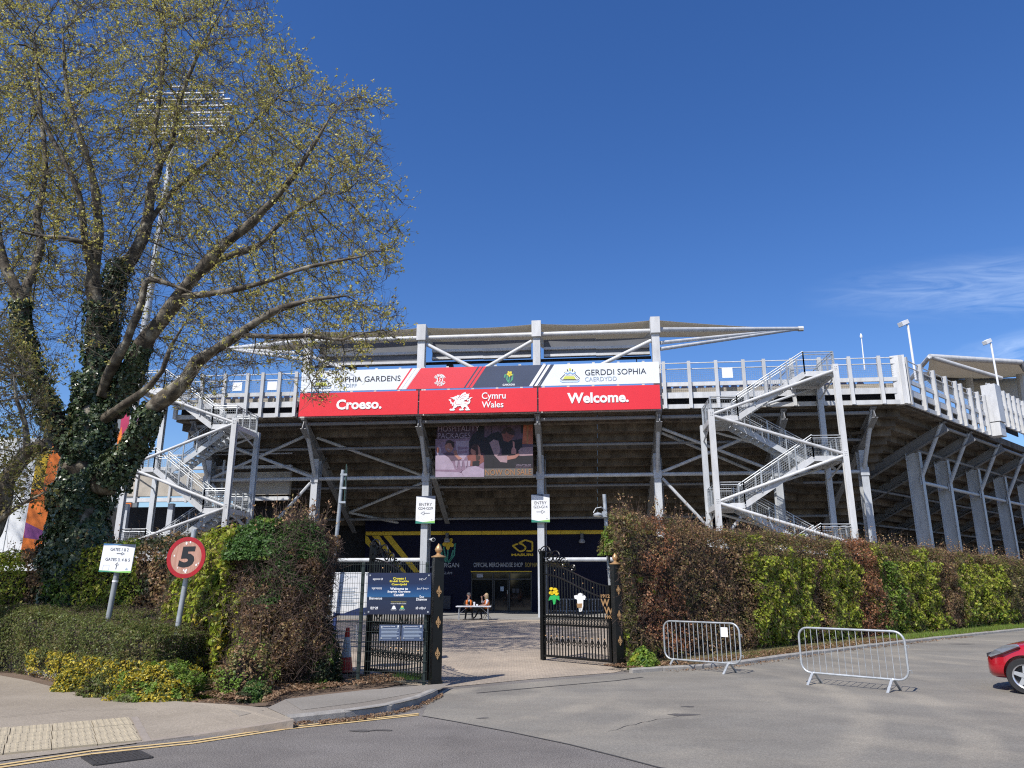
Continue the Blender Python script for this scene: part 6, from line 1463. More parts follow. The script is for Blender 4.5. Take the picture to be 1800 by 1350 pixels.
def hedge(name, label, line, thick, hfun, n, size, colfun, amp=.22, parent=None, ends=(True, True), twigs=0, m=None, batter=.04, cat='hedge', tw_len=.35, spread=.10, group=None, lump=.8, top_spikes=0, twm=None, thf=None):
    thf0 = thf; thf = thf or (lambda s_: thick + 0*s_)
    line = [Vector((p[0], p[1], 0)) for p in line]; d = [0]
    for a, b in zip(line, line[1:]): d.append(d[-1] + (b - a).length)
    L_ = d[-1]; P0 = np.array([tuple(p) for p in line])
    root = thing(name, label, cat, tuple(line[0].lerp(line[-1], .5)), group=group)
    def along(s):
        i = np.clip(np.searchsorted(d, s, 'right') - 1, 0, len(line) - 2); t = (s - np.array(d)[i])/(np.array(d)[i + 1] - np.array(d)[i]); p = P0[i] + (P0[i + 1] - P0[i])*t[:, None]
        dr = unit(P0[i + 1] - P0[i]); return p, dr, np.stack([dr[:, 1], -dr[:, 0], np.zeros(len(s))], 1)
    def surf(k, jitter=True):
        s = rng.uniform(0, L_, k); H = hfun(s); v = rng.uniform(0, 1, k)*(H + thf(s)*.8); p, dr, nr = along(s)
        fr_ = v < H; z = np.where(fr_, v, H); off = np.where(fr_, 0, -(v - H)); f = z/np.maximum(H, .01)
        off = off - batter*z - .18*np.where(fr_, np.clip((f - .8)/.2, 0, 1)**2, 1) - .12*np.where(fr_, np.clip((.15 - f)/.15, 0, 1), 0)
        N = np.where(fr_[:, None], nr, np.array([[0, 0, 1.0]])); P = p + nr*off[:, None]; P[:, 2] = z
        if ends[0] or ends[1]:
            ke = int(k*min(.35, thick/L_)); which = rng.uniform(size=ke) < (.5 if all(ends) else (1.0 if ends[0] else 0.0)); idx = rng.choice(k, ke, replace=False)
            se = np.where(which, 0.0, L_ - 1e-3); pe, de, ne = along(se); He = hfun(se); z_ = rng.uniform(0, 1, ke)*He; off_ = -rng.uniform(0, 1, ke)*thf(se)
            P[idx] = pe + ne*off_[:, None]; P[idx, 2] = z_; N[idx] = de*np.where(which, -1, 1)[:, None]; s[idx] = se
        nz = noise(P + 31, lump, 3, 3) - .5; nz2 = noise(P + 7, 2.6, 5, 2) - .5
        P = P + N*((nz*2*amp + nz2*amp*1.6)[:, None])
        return s, P, N
    s, P, N = surf(n)
    dep = -np.abs(rng.normal(0, spread, n))*1.3 + .04*(rng.uniform(size=n) < .2)
    P = P + N*dep[:, None]; P[:, 2] = np.maximum(P[:, 2], .02)
    nn = unit(N + rng.normal(0, .75, (n, 3)) + np.array([[0, 0, .35]]))
    kp = (P[:, 2] > .45) | (rng.uniform(size=n) < .22 + 1.5*P[:, 2]); s, P, nn = s[kp], P[kp], nn[kp]; n = len(P)
    col, sz = colfun(s, P, n)
    leaves('foliage', P, nn, sz if sz is not None else size*rng.uniform(.6, 1.25, n), col, m or LEAF, root, kind='stuff')
    # solid core for the inner twigs, their shade put into its dark colour
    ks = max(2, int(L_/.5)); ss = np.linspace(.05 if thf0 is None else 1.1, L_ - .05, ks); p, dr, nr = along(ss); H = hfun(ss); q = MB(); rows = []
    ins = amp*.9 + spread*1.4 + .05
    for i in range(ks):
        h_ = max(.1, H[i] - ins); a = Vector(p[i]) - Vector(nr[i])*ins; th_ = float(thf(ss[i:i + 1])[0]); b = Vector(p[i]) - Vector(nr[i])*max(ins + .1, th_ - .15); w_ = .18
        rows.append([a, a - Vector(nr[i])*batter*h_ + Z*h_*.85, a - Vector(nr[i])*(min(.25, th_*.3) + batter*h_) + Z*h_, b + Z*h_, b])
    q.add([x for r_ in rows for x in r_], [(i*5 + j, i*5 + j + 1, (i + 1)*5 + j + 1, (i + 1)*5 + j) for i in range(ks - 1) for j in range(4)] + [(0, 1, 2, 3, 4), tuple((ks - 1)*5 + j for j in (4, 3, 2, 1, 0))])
    q.build('shaded_core', CORE, root)
    if twigs:
        s, P, N = surf(twigs); P1 = P + N*rng.uniform(-.02, .10, (twigs, 1)); dr_ = unit(N*.6 + rng.normal(0, .8, (twigs, 3)) + np.array([[0, 0, .45]])); ln = rng.uniform(.3, 1, (twigs, 1))*tw_len
        sticks('twigs', P1 - dr_*ln, P1 + dr_*ln*.25, .0045, .0025, twm or TWIG, root, kind='stuff')
    if top_spikes:
        s = rng.uniform(0, L_, top_spikes); p, dr, nr = along(s); H = hfun(s); P = p - nr*(rng.uniform(.1, .8, (top_spikes, 1))*thf(s)[:, None]); P[:, 2] = H - .2; dr_ = unit(np.array([[0, 0, 1.0]]) + rng.normal(0, .28, (top_spikes, 3))); ln = rng.uniform(.35, .95, (top_spikes, 1))
        sticks('top_shoots', P, P + dr_*ln, .006, .0025, twm or TWIG, root, kind='stuff'); kk = 4
        t = rng.uniform(.4, 1, (top_spikes*kk, 1)); PP = np.repeat(P, kk, 0) + np.repeat(dr_*ln, kk, 0)*t + rng.normal(0, .02, (top_spikes*kk, 3)); leaves('shoot_leaves', PP, rng.normal(size=PP.shape), .035, pick('brown', len(PP)), DRY, root, kind='stuff')
    return root
def s_of(line, px, py=None):
    """distance along a ground line of the point seen at photo column px"""
    best, bs = 1e9, 0; acc = 0
    for a, b in zip(line, line[1:]):
        for i in range(40):
            p = Vector((a[0], a[1], 0)).lerp(Vector((b[0], b[1], 0)), i/40); v = p.y*math.cos(PITCH) - CZ*math.sin(PITCH); x = 900 + F*p.x/v
            if abs(x - px) < best: best, bs = abs(x - px), acc + (Vector((b[0], b[1], 0)) - Vector((a[0], a[1], 0))).length*i/40
        acc += (Vector((b[0], b[1], 0)) - Vector((a[0], a[1], 0))).length
    return bs
# ---- right hedge
rl_ = [G(1106, 1175), G(1165, 1168), G(1310, 1151), G(1420, 1137), G(1520, 1126), G(1620, 1117), G(1720, 1108), G(1800, 1101), G(1880, 1094)]
rl_.append(rl_[-1] + (rl_[-1] - rl_[-2])*1.6)
hx = [1060, 1094, 1130, 1200, 1260, 1330, 1400, 1500, 1560, 1620, 1700, 1800, 2000]; hy = [925, 915, 908, 914, 928, 938, 940, 952, 955, 962, 970, 982, 1000]
zones = [(1094, 1135, 'olive', .25), (1135, 1165, 'brown', .3), (1165, 1215, 'rust', .05), (1215, 1338, 'brown', .06), (1338, 1445, 'bright', .80), (1445, 1475, 'brown', .15), (1475, 1520, 'bright', .55), (1520, 1562, 'rust', .1), (1562, 1600, 'green', .5), (1600, 1672, 'bright', .8), (1672, 1712, 'brown', .35), (1712, 1790, 'bright', .75), (1790, 2000, 'olive', .6)]
zs = np.array([s_of(rl_, z[0]) for z in zones]); znames = ['brown', 'rust', 'olive', 'green', 'bright']
cxs, chs = [], []
for x, y in zip(hx, hy):
    s_ = s_of(rl_, x); acc = 0
    for a, b in zip(rl_, rl_[1:]):
        l = (b - a).length
        if s_ <= acc + l + 1e-6: p = a.lerp(b, (s_ - acc)/l); break
        acc += l
    d_ = cam_ray(x, y); cxs.append(s_); chs.append(CZ + d_.z*(p.y + .7)/d_.y)
def rh(s): return np.interp(s, cxs, chs) + .14*(ngrid(np.stack([s*1.3, s*0, s*0 + 4], 1), 9) - .5)
def rcol(s, P, n):
    sj = s + (noise(P, .9, 8, 3) - .5)*3.0 + rng.normal(0, .15, n); zi = np.clip(np.searchsorted(zs, sj, 'right') - 1, 0, len(zones) - 1)
    base = np.array([znames.index(z[2]) for z in zones])[zi]; gf = np.array([z[3] for z in zones])[zi]
    f = P[:, 2]/3.3; sel = base.copy(); patch = noise(P + 50, 1.6, 12, 3)
    isg = base >= 2
    sel = np.where(isg & (patch > .52 + .30*gf), rng.choice([0, 2], n), sel); sel = np.where(isg & (f > .86) & (patch > .40), rng.choice([0, 2], n), sel)
    sel = np.where(~isg & (patch > .74 - .2*gf), 2, sel); sel = np.where(~isg & (patch < .20 + .14*gf), 3, sel); rn = rng.uniform(size=n); sel = np.where(~isg & (rn < .10), 2, sel); sel = np.where(isg & (rn < .05), 0, sel); sel = np.where(isg & (rn > .93), 2, sel)
    sel = np.where((sel == 3) & (patch < .42), 4, sel); sel = np.where(isg & (f < .25) & (patch < .5), rng.choice([3, 4], n), sel)
    c = pal_mix(znames, sel); return c, (.033 + .020*(sel == 4) + .012*(sel == 3))*rng.uniform(.45, 1.55, n)*(1 + np.clip((P[:, 1] - 22)/40, 0, .5))
hedge('clipped_hedge', 'long tall hedge of brown and green patches along the right road', rl_, 1.7, rh, 185000, .04, rcol, .27, thf=lambda s_: np.clip(.30 + .75*s_, .3, 1.7), twigs=16000, ends=(True, False), spread=.12, top_spikes=800, tw_len=.3)
# ---- left brown hedge beside the gate
lb = [G(352, 1206), G(420, 1216), G(500, 1216), G(560, 1212), Vector((-3.72, 16.2, 0))]
def lh(s):
    S = np.array([0, 1.0, 1.6, 2.3, 3.0, 3.9, 4.8]); return np.interp(s, S, [2.85, 3.0, 3.15, 3.2, 3.0, 2.85, 2.7]) + .2*(ngrid(np.stack([s*2, s*0, s*0 + 2], 1), 4) - .5)
def lcol(s, P, n):
    patch = noise(P + 20, 1.5, 31, 3); x_ = 900 + F*P[:, 0]/(P[:, 1]*math.cos(PITCH) + (P[:, 2] - CZ)*math.sin(PITCH)); sel = np.zeros(n, int)
    sel = np.where(patch > .66, 1, sel)
    zj = P[:, 2] + (noise(P + 77, 1.7, 14, 3) - .5)*2.2; sel = np.where((zj > 2.15) & (s > .9) & (s < 3.0) & (patch > .28), 2, sel); sel = np.where((s > 1.1) & (s < 2.0) & (P[:, 2] > 1.6) & (patch > .46), 2, sel)
    sel = np.where((s < 1.0) & (patch > .42), 4, sel); sel = np.where((s > .5) & (s < 1.9) & (patch > .58) & (P[:, 2] < 1.7), 5, sel); sel = np.where((s > 1.0) & (s < 1.9) & (P[:, 2] < 1.0) & (patch > .46), 6, sel)
    sel = np.where((s > 3.4) & (P[:, 2] < 1.3) & (patch > .38), 3, sel)
    c = pal_mix(['brown', 'olive', 'mid', 'dark', 'bright', 'yellow', 'cream'], sel); return c, .032*rng.uniform(.6, 1.3, n)*(1 + .4*(sel == 4))
hedge('brown_hedge', 'tall brown winter hedge with green bushy top left of the gate', lb, 1.5, lh, 70000, .035, lcol, .24, twigs=9000, ends=(True, True), spread=.16, top_spikes=170, tw_len=.42, lump=1.1)
# ---- bright green climber column behind the 5 sign
cl = [G(268, 1196), G(318, 1206), G(372, 1212)]
def ch_(s): return np.interp(s, [0, .5, 1.0, 1.6], [1.6, 2.5, 3.0, 3.0]) + .2*(ngrid(np.stack([s*3, s*0, s*0 + 8], 1), 5) - .5)
def ccol(s, P, n):
    patch = noise(P + 9, 2.0, 41, 3); sel = np.where(patch > .74, 1, 0); sel = np.where((s < .40) & (P[:, 2] > 1.6) & (patch > .4), 2, sel); sel = np.where((s > 1.35) & (patch > .56) & (P[:, 2] < 1.4), 3, sel)
    return pal_mix(['bright', 'green', 'brown', 'yellow'], sel), .062*rng.uniform(.6, 1.3, n)
hedge('climbing_shrub', 'bright lime green climber rising behind the round 5 sign', cl, 1.0, ch_, 15000, .05, ccol, .20, twigs=1500, ends=(True, True), spread=.14, cat='shrub', lump=1.3)
# ---- tall ivy hedge at the back left
hb = [AtY(-420, 1060, 25)*1, AtY(-120, 1060, 21.5)*1, AtY(120, 1100, 20.2)*1, AtY(250, 1100, 19.2)*1, AtY(300, 1110, 18.2)*1]
hb = [Vector((p.x, p.y, 0)) for p in hb]
def hh_(s):
    S = np.array([0, .4, .72, .80, .9, 1.0])*sum((b - a).length for a, b in zip(hb, hb[1:])); return np.interp(s, S, [2.9, 2.75, 2.75, 2.95, 3.15, 3.1]) + .25*(ngrid(np.stack([s*1.6, s*0, s*0 + 1], 1), 6) - .5)
def bcol(s, P, n):
    x_ = 900 + F*P[:, 0]/(P[:, 1]*math.cos(PITCH) + (P[:, 2] - CZ)*math.sin(PITCH)); patch = noise(P + 3, 1.4, 51, 3); sel = np.full(n, 1)
    xj = x_ + (patch - .5)*60
    sel = np.where((xj > 115) & (xj < 215), np.where(patch > .72, 1, 0), sel); sel = np.where((xj > 205) & (xj < 245), np.where(patch > .5, 0, 1), sel); sel = np.where(xj > 245, np.where(patch > .55, 2, 3), sel); sel = np.where((xj < 40), 0, sel); sel = np.where((xj > 40) & (xj < 75), 2, sel)
    return pal_mix(['bright', 'green', 'brown', 'dark'], sel), .05*rng.uniform(.6, 1.3, n)
hedge('ivy_hedge', 'tall ivy green hedge behind the white gates direction sign', hb, 1.4, hh_, 52000, .05, bcol, .25, twigs=3500, ends=(False, True), spread=.14, lump=1.0, top_spikes=60)
# ---- low clipped box hedge at the pavement
bx = [G(-420, 1140), G(-120, 1168), G(0, 1184), G(70, 1196), G(120, 1206), G(200, 1222), G(262, 1226)]
def bh(s): 
    Lb = sum((b - a).length for a, b in zip(bx, bx[1:])); return np.interp(s, np.array([0, .55, .72, .80, .9, 1])*Lb, [1.42, 1.40, 1.36, 1.32, 1.22, 1.08]) + .06*(ngrid(np.stack([s*1.5, s*0, s*0 + 6], 1), 7) - .5)
def xcol(s, P, n):
    Lb = sum((b - a).length for a, b in zip(bx, bx[1:])); patch = noise(P + 2, 2.2, 61, 3); sel = np.where(patch > .64, 1, 0); sel = np.where(patch < .12, 2, sel); sel = np.where((s > Lb*.74) & (P[:, 2] < .6) & (patch > .42), 3, sel)
    return pal_mix(['box', 'olive', 'brown', 'yellow'], sel), .025*rng.uniform(.6, 1.35, n)*(1 + .3*(sel == 3))
hedge('low_hedge', 'low clipped dark green hedge along the buff pavement', bx, 2.2, bh, 125000, .022, xcol, .14, twigs=5000, ends=(False, True), spread=.06, lump=1.4, tw_len=.12)
# taller clipped block behind it at the far left
bx2 = [Vector((p.x - .3, p.y + 1.9, 0)) for p in (G(20, 1186), G(120, 1206), G(215, 1224), G(285, 1232))]
hedge('low_hedge', 'dark clipped hedge step behind the low hedge, under the direction sign', bx2, 1.2, lambda s: 1.34 + 0*s + .10*(ngrid(np.stack([s*2, s*0, s*0 + 9], 1), 7) - .5), 24000, .024, lambda s, P, n: (pal_mix(['box', 'olive', 'dark'], np.where(noise(P, 2, 3, 3) > .6, 1, np.where(noise(P + 9, 2, 4, 2) > .6, 2, 0))), None), .10, twigs=1500, ends=(True, True), spread=.07, lump=1.4)
# ---- yellow variegated bushes
def bush(name, label, c, r, h, n, size, names, thr, amp=.25, twigs=400, cat='shrub', m=None, ry=None, group=None, z0=0.0, spk=0):
    root = thing(name, label, cat, tuple(c), group=group); c = np.array(tuple(c)); u = unit(rng.normal(size=(n, 3))); u[:, 2] = np.abs(u[:, 2]); ry_ = ry or r
    rad = np.array([r, ry_, h]); nz = noise(u*2 + c, 1.6, 71, 3) - .5; rr = (1 + nz*2*amp)*(1 - np.abs(rng.normal(0, .10, n))); P = c + u*rad*rr[:, None]; P[:, 2] = np.maximum(P[:, 2] + z0, .03)
    patch = noise(P + 6, 3.0, 73, 2); sel = np.searchsorted(np.array(thr), patch)
    leaves('foliage', P, unit(u + rng.normal(0, .7, (n, 3)) + [[0, 0, .3]]), size*rng.uniform(.6, 1.3, n), pal_mix(names, sel), m or LEAF, root, kind='stuff')
    if twigs:
        u = unit(rng.normal(size=(twigs, 3))); u[:, 2] = np.abs(u[:, 2]); P1 = c + u*rad*rng.uniform(.75, 1.12, (twigs, 1)); P0_ = c + u*rad*.25; P0_[:, 2] += z0*.6; P1[:, 2] += z0; sticks('twigs', P0_, P1, .008, .003, TWIG, root, kind='stuff')
    q = MB(); q.lathe([(.05*r, 0), (.58*r, .05*h), (.6*r, .4*h), (.42*r, .62*h), (.1*r, .7*h)], tuple(c + [0, 0, z0]), 10); q.v = [(x_, c[1] + (y_ - c[1])*ry_/r, z_) for x_, y_, z_ in q.v]; q.build('shaded_core', CORE, root)
    return root
bush('variegated_shrub', 'golden variegated shrub at the foot of the 5 sign pole', G(285, 1229), .85, .62, 9500, .028, ['box', 'green', 'yellow'], [.34, .52], ry=.55, amp=.5)
bush('variegated_shrub', 'low golden variegated shrub under the dark clipped hedge', G(195, 1222), .62, .36, 4200, .026, ['box', 'yellow', 'box'], [.5, .62], ry=.42, amp=.55)
bush('variegated_shrub', 'small golden tuft at the front edge of the low hedge', G(125, 1214), .35, .40, 2600, .028, ['yellow', 'box', 'green'], [.5, .7], ry=.35)
bush('variegated_shrub', 'cream variegated shrub against the brown hedge', G(425, 1226), .52, .95, 3600, .028, ['cream', 'brown', 'green'], [.45, .6], ry=.4, amp=.75)
bush('evergreen_shrub', 'small dark evergreen tuft on the leaf litter beside the kerb', G(447, 1233), .30, .34, 2200, .026, ['dark', 'mid', 'cream'], [.5, .72])
bush('evergreen_shrub', 'dark evergreen shrub at the left end of the mesh fence', Vector((-3.95, 15.9, 0)), .55, 1.15, 7000, .034, ['dark', 'green', 'olive'], [.55, .7], ry=.5)
bush('weed_clump', 'fresh green weed clump at the foot of the right gate post', G(1132, 1178), .36, .48, 2200, .045, ['mid', 'green', 'bright'], [.4, .65], twigs=60, cat='plant')
bush('ivy_clump', 'dark ivy growing round the right gate post base', G(1112, 1168), .42, .95, 3000, .045, ['ivy', 'mid', 'olive'], [.5, .7], twigs=150, ry=.35, cat='ivy')
bush('green_bush', 'fresh green bush crowning the brown hedge', Vector((AtY(465, 925, 15.6).x, 15.7, 2.45)), .80, .85, 9000, .038, ['mid', 'mid', 'green'], [.4, .6], amp=.3, twigs=500, ry=.6)
bush('green_bush', 'yellow green sprays at the gate end of the right hedge', Vector((AtY(1092, 930, 21).x, 21.3, 2.75)), .62, .95, 4200, .042, ['olive', 'green', 'brown'], [.5, .75], amp=.4, twigs=260, ry=.6)

# ---- ground litter, verge grass
def litter(name, label, poly, n, z, size, pal, m=DRY, cat='litter', flat_=.35):
    poly = [Vector((p.x, p.y, 0)) for p in poly]; tri = tessellate_polygon([poly]); ar = []
    for t in tri: a, b, c = (poly[i] for i in t); ar.append(((b - a).cross(c - a)).length)
    ar = np.array(ar); k = rng.choice(len(tri), n, p=ar/ar.sum()); u = rng.uniform(size=(n, 2)); fl_ = u.sum(1) > 1; u[fl_] = 1 - u[fl_]
    T = np.array([[tuple(poly[i]) for i in t] for t in tri]); A_, B_, C_ = T[k, 0], T[k, 1], T[k, 2]; P = A_ + (B_ - A_)*u[:, :1] + (C_ - A_)*u[:, 1:]; P[:, 2] = z + rng.uniform(0, .03, n)
    keep = noise(P, 1.8, 91, 2) > .33; P = P[keep]; n = len(P)
    leaves(name, P, unit(np.array([[0, 0, 1.0]]) + rng.normal(0, flat_, (n, 3))), size*rng.uniform(.5, 1.3, n), pick(pal, n), m, None, kind='stuff')
litter('leaf_litter', '', gp([(470, 1246), (505, 1228), (560, 1221), (640, 1212), (760, 1201), (740, 1192), (640, 1196), (480, 1214), (360, 1215), (330, 1230), (400, 1240)], 0), 7000, .10, .030, 'dry')
litter('leaf_litter', '', gp([(0, 1176), (70, 1196), (130, 1211), (200, 1226), (330, 1240), (400, 1240), (330, 1228), (200, 1214), (100, 1196), (0, 1168)], 0), 3000, .04, .026, 'dry')
litter('leaf_litter', '', [p + nK*.12 for p in kr2[:7]] + [p + nK*.95 for p in kr2[:7][::-1]], 9000, .10, .032, 'dry')
litter('leaf_litter', '', [p - nK*.02 for p in kr2[1:8]] + [p - nK*.35 for p in kr2[1:8][::-1]], 1200, .01, .028, 'dry')
litter('leaf_litter', '', [G(x, y + 1.5) for x, y in KB[1:8]] + [G(x, y + 7) for x, y in KB[1:8][::-1]], 1300, .008, .022, 'dry')
litter('leaf_litter', '', gp([(425, 1281), (505, 1268), (560, 1271), (505, 1281), (430, 1287)], 0), 700, .012, .022, 'dry')
def grass(poly, n, hgt, pal):
    poly = [Vector((p.x, p.y, 0)) for p in poly]; tri = tessellate_polygon([poly]); T = np.array([[tuple(poly[i]) for i in t] for t in tri]); ar = np.linalg.norm(np.cross(T[:, 1] - T[:, 0], T[:, 2] - T[:, 0]), axis=1)
    k = rng.choice(len(tri), n, p=ar/ar.sum()); u = rng.uniform(size=(n, 2)); f_ = u.sum(1) > 1; u[f_] = 1 - u[f_]; P = T[k, 0] + (T[k, 1] - T[k, 0])*u[:, :1] + (T[k, 2] - T[k, 0])*u[:, 1:]; P[:, 2] = .09
    P = P[noise(P, 1.2, 95, 2) > .36]; n = len(P); h = hgt*rng.uniform(.4, 1.3, (n, 1)); w = unit(rng.normal(size=(n, 3))*[1, 1, 0] + 1e-6)*.007; tip = P + np.concatenate([rng.normal(0, .35, (n, 2))*h, h], 1)
    V = np.empty((n, 3, 3)); V[:, 0] = P - w; V[:, 1] = P + w; V[:, 2] = tip; ob('grass', np_mesh('grass', V.reshape(-1, 3), np.arange(3*n).reshape(n, 3), LEAF, pick(pal, n)), None, kind='stuff')
grass([p + nK*.14 for p in kr2[3:]] + [p + nK*1.2 for p in kr2[3:][::-1]], 12000, .09, 'olive')
grass([p + nK*.14 for p in kr2[6:]] + [p + nK*1.1 for p in kr2[6:][::-1]], 16000, .12, 'green')
grass(gp([(690, 1205), (755, 1203), (755, 1197), (690, 1198)], 0), 700, .10, 'mid')
# ============================================================ THE BIG PLANE TREE AND ITS NEIGHBOUR
def bark_mat():
    m = bpy.data.materials.new('plane_bark'); m.use_nodes = True; t = m.node_tree; N = t.nodes; L = t.links; b = N['Principled BSDF']; b.inputs['Roughness'].default_value = .85
    tc = N.new('ShaderNodeTexCoord'); n1 = N.new('ShaderNodeTexNoise'); n1.inputs['Scale'].default_value = 3.4; n1.inputs['Detail'].default_value = 6; L.new(tc.outputs['Object'], n1.inputs['Vector'])
    cr = N.new('ShaderNodeValToRGB'); e = cr.color_ramp.elements; e[0].position = .34; e[0].color = (.035, .027, .019, 1); e[1].position = .66; e[1].color = (.27, .245, .185, 1); x = e.new(.46); x.color = (.075, .06, .042, 1); x = e.new(.55); x.color = (.13, .11, .08, 1)
    L.new(n1.outputs['Fac'], cr.inputs['Fac']); L.new(cr.outputs['Color'], b.inputs['Base Color'])
    n2 = N.new('ShaderNodeTexNoise'); n2.inputs['Scale'].default_value = 16; n2.inputs['Detail'].default_value = 5; L.new(tc.outputs['Object'], n2.inputs['Vector']); bp = N.new('ShaderNodeBump'); bp.inputs['Strength'].default_value = .6; bp.inputs['Distance'].default_value = .03
    L.new(n2.outputs['Fac'], bp.inputs['Height']); L.new(bp.outputs[0], b.inputs['Normal']); return m
BARK = bark_mat(); BTWIG = mat('pale_bark_twig', (.095, .082, .06), .85, var=.3, scale=3)
def spline(pts, step=.35):
    P = [np.array(p, float) for p in pts]; P = [2*P[0] - P[1]] + P + [2*P[-1] - P[-2]]; out = []
    for i in range(1, len(P) - 2):
        l = np.linalg.norm((P[i + 1] - P[i])[:3]); n = max(1, int(l/step))
        for k in range(n):
            t = k/n; a, b, c, d = P[i - 1], P[i], P[i + 1], P[i + 2]
            out.append(.5*((2*b) + (c - a)*t + (2*a - 5*b + 4*c - d)*t*t + (3*b - a - 3*c + d)*t**3))
    out.append(P[-2]); return out
def limb(pts):       # (px, py, Y, radius)
    S = spline([(*AtY(x, y, Y), r) for x, y, Y, r in pts])
    if pts[-1][3] < .09:
        for i in range(len(S)): S[i][3] = min(S[i][3], .018 + .055*(len(S) - 1 - i)**.8*.5)
    return S
def grow(name, label, base, limbs, attract, step=.33, kill=.44, infl=2.6, iters=85, rtip=.0075, expo=2.25, twig_n=4, leaf_per=5, leaf_sz=.042, lpal='spring', cat='tree', ivy=(), leafden=1.0, trunk_flare=1.0, hang=0.0):
    root = thing(name, label, cat, tuple(base))
    pos, par, fixr = [], [], []
    tree_limbs = []
    for lb_ in limbs:
        S = limb(lb_); start = None
        if pos:
            Q = np.array(pos); dd = np.linalg.norm(Q - S[0][:3], axis=1); start = int(dd.argmin())
        pr = start if start is not None else -1
        for q in S:
            pos.append(q[:3]); par.append(pr); fixr.append(q[3]); pr = len(pos) - 1
    nfix = len(pos); nodes = np.array(pos); A_ = np.array(attract); alive = np.ones(len(A_), bool)
    # only the outer two thirds of the limbs start new growth
    near_d = np.full(len(A_), 1e9); near_i = np.zeros(len(A_), int)
    def upd(new_idx):
        Nn = nodes[new_idx]
        for c0 in range(0, len(Nn), 400):
            B_ = Nn[c0:c0 + 400]; D = (A_**2).sum(1)[:, None] + (B_**2).sum(1)[None] - 2*A_ @ B_.T; k = D.argmin(1); m_ = np.sqrt(np.maximum(D[np.arange(len(A_)), k], 0)); bt = m_ < near_d; near_d[bt] = m_[bt]; near_i[bt] = np.array(new_idx)[c0:c0 + 400][k[bt]]
    cand = [i for i in range(nfix) if fixr[i] < .30]; upd(cand); par = list(par); pdir = {}
    for it in range(iters):
        alive &= near_d > kill; act = alive & (near_d < infl + (4 if it < 12 else 0))
        if not act.any(): break
        idx = near_i[act]; v = unit(A_[act] - nodes[idx]); uq, inv = np.unique(idx, return_inverse=True); sm_ = np.zeros((len(uq), 3)); np.add.at(sm_, inv, v)
        dr = unit(sm_ + rng.normal(0, .22, sm_.shape)); newp = nodes[uq] + dr*step; keep = []
        for j, i in enumerate(uq):
            key = (i, tuple(np.round(dr[j], 0)))
            keep.append(j)
        # drop growth that doubles a sibling
        n0 = len(nodes); nodes = np.vstack([nodes, newp]); par += list(uq); upd(list(range(n0, len(nodes))))
        # stop endless oscillation
        if len(nodes) > 30000: break
    par = np.array(par); nn = len(nodes)
    kids = np.bincount(par[par >= 0], minlength=nn); area = np.zeros(nn)
    order = range(nn - 1, -1, -1)
    for i in order:
        if kids[i] == 0: area[i] = max(area[i], rtip**expo)
        if par[i] >= 0: area[par[i]] += area[i]
    rad = area**(1/expo); rad[:nfix] = np.maximum(np.array(fixr), np.minimum(rad[:nfix], np.array(fixr)*1.3))
    for i in range(nfix, nn): rad[i] = min(rad[i], rad[par[i]]*.85 if rad[par[i]] > .02 else rad[par[i]])
    # smooth limbs as continuous tubes, growth as short frusta
    k = 0; limbs_idx = []; c0 = 0
    for lb_ in limbs:
        n = len(limb(lb_)); limbs_idx.append((c0, c0 + n)); c0 += n
    for li, (a, b) in enumerate(limbs_idx):
        pts = [Vector(p) for p in nodes[a:b]]; rs = [float(r) for r in rad[a:b]]
        if par[a] >= 0: pts = [Vector(nodes[par[a]])] + pts; rs = [min(rs[0]*1.15, rad[par[a]])] + rs
        if li > 0: rs = [r*.86 for r in rs]
        rs = [r*(1 + .10*math.sin(i*1.7 + li) + random.uniform(-.05, .05)) for i, r in enumerate(rs)]
        if li == 0: rs[0] *= 1.25*trunk_flare
        pts = [p + Vector((random.uniform(-1, 1), random.uniform(-1, 1), 0))*.10*r for p, r in zip(pts, rs)]
        MB().path(pts, .1, 14 if rs[0] > .15 else 9, rs=rs).build('trunk' if li == 0 else 'limb', BARK, root, smooth=True)
    g = np.arange(nfix, nn); pg = par[g]
    big = rad[g] > .02
    if big.any(): sticks('branches', nodes[pg[big]], nodes[g[big]], np.minimum(rad[pg[big]], rad[g[big]]*1.25), rad[g[big]], BARK, root, n=6, kind='stuff', smooth=True)
    sm2 = ~big
    sticks('small_branches', nodes[pg[sm2]], nodes[g[sm2]], np.minimum(rad[pg[sm2]], rad[g[sm2]]*1.3), rad[g[sm2]], BTWIG, root, n=4, kind='stuff', smooth=True)
    # fine twigs and young leaves
    th = g[rad[g] < .035]; src = np.repeat(th, twig_n); P0 = nodes[src] + (nodes[par[src]] - nodes[src])*rng.uniform(0, 1, (len(src), 1)); gd = unit(nodes[src] - nodes[par[src]])
    d1 = unit(gd*.9 + rng.normal(0, .65, gd.shape) + [[0, 0, .15 - hang]]); l1 = rng.uniform(.18, .50, (len(src), 1)); P1 = P0 + d1*l1; d2 = unit(d1 + rng.normal(0, .45, d1.shape) + [[0, 0, .25 - hang]]); P2 = P1 + d2*l1*rng.uniform(.4, .9, l1.shape)
    sticks('twigs', np.vstack([P0, P1]), np.vstack([P1, P2]), np.concatenate([np.full(len(P0), .0062), np.full(len(P0), .0042)]), np.concatenate([np.full(len(P0), .0045), np.full(len(P0), .0028)]), BTWIG, root, n=3, kind='stuff')
    dens = noise(P2, .60, 21, 3); m_ = rng.uniform(size=len(P2)) < np.clip((dens - .40)*3.6*leafden + np.clip((P2[:, 2] - 13)/26, -.1, .25), .07, .95); Q = np.concatenate([P1[m_], P2[m_]]); kd = np.concatenate([d1[m_], d2[m_]])
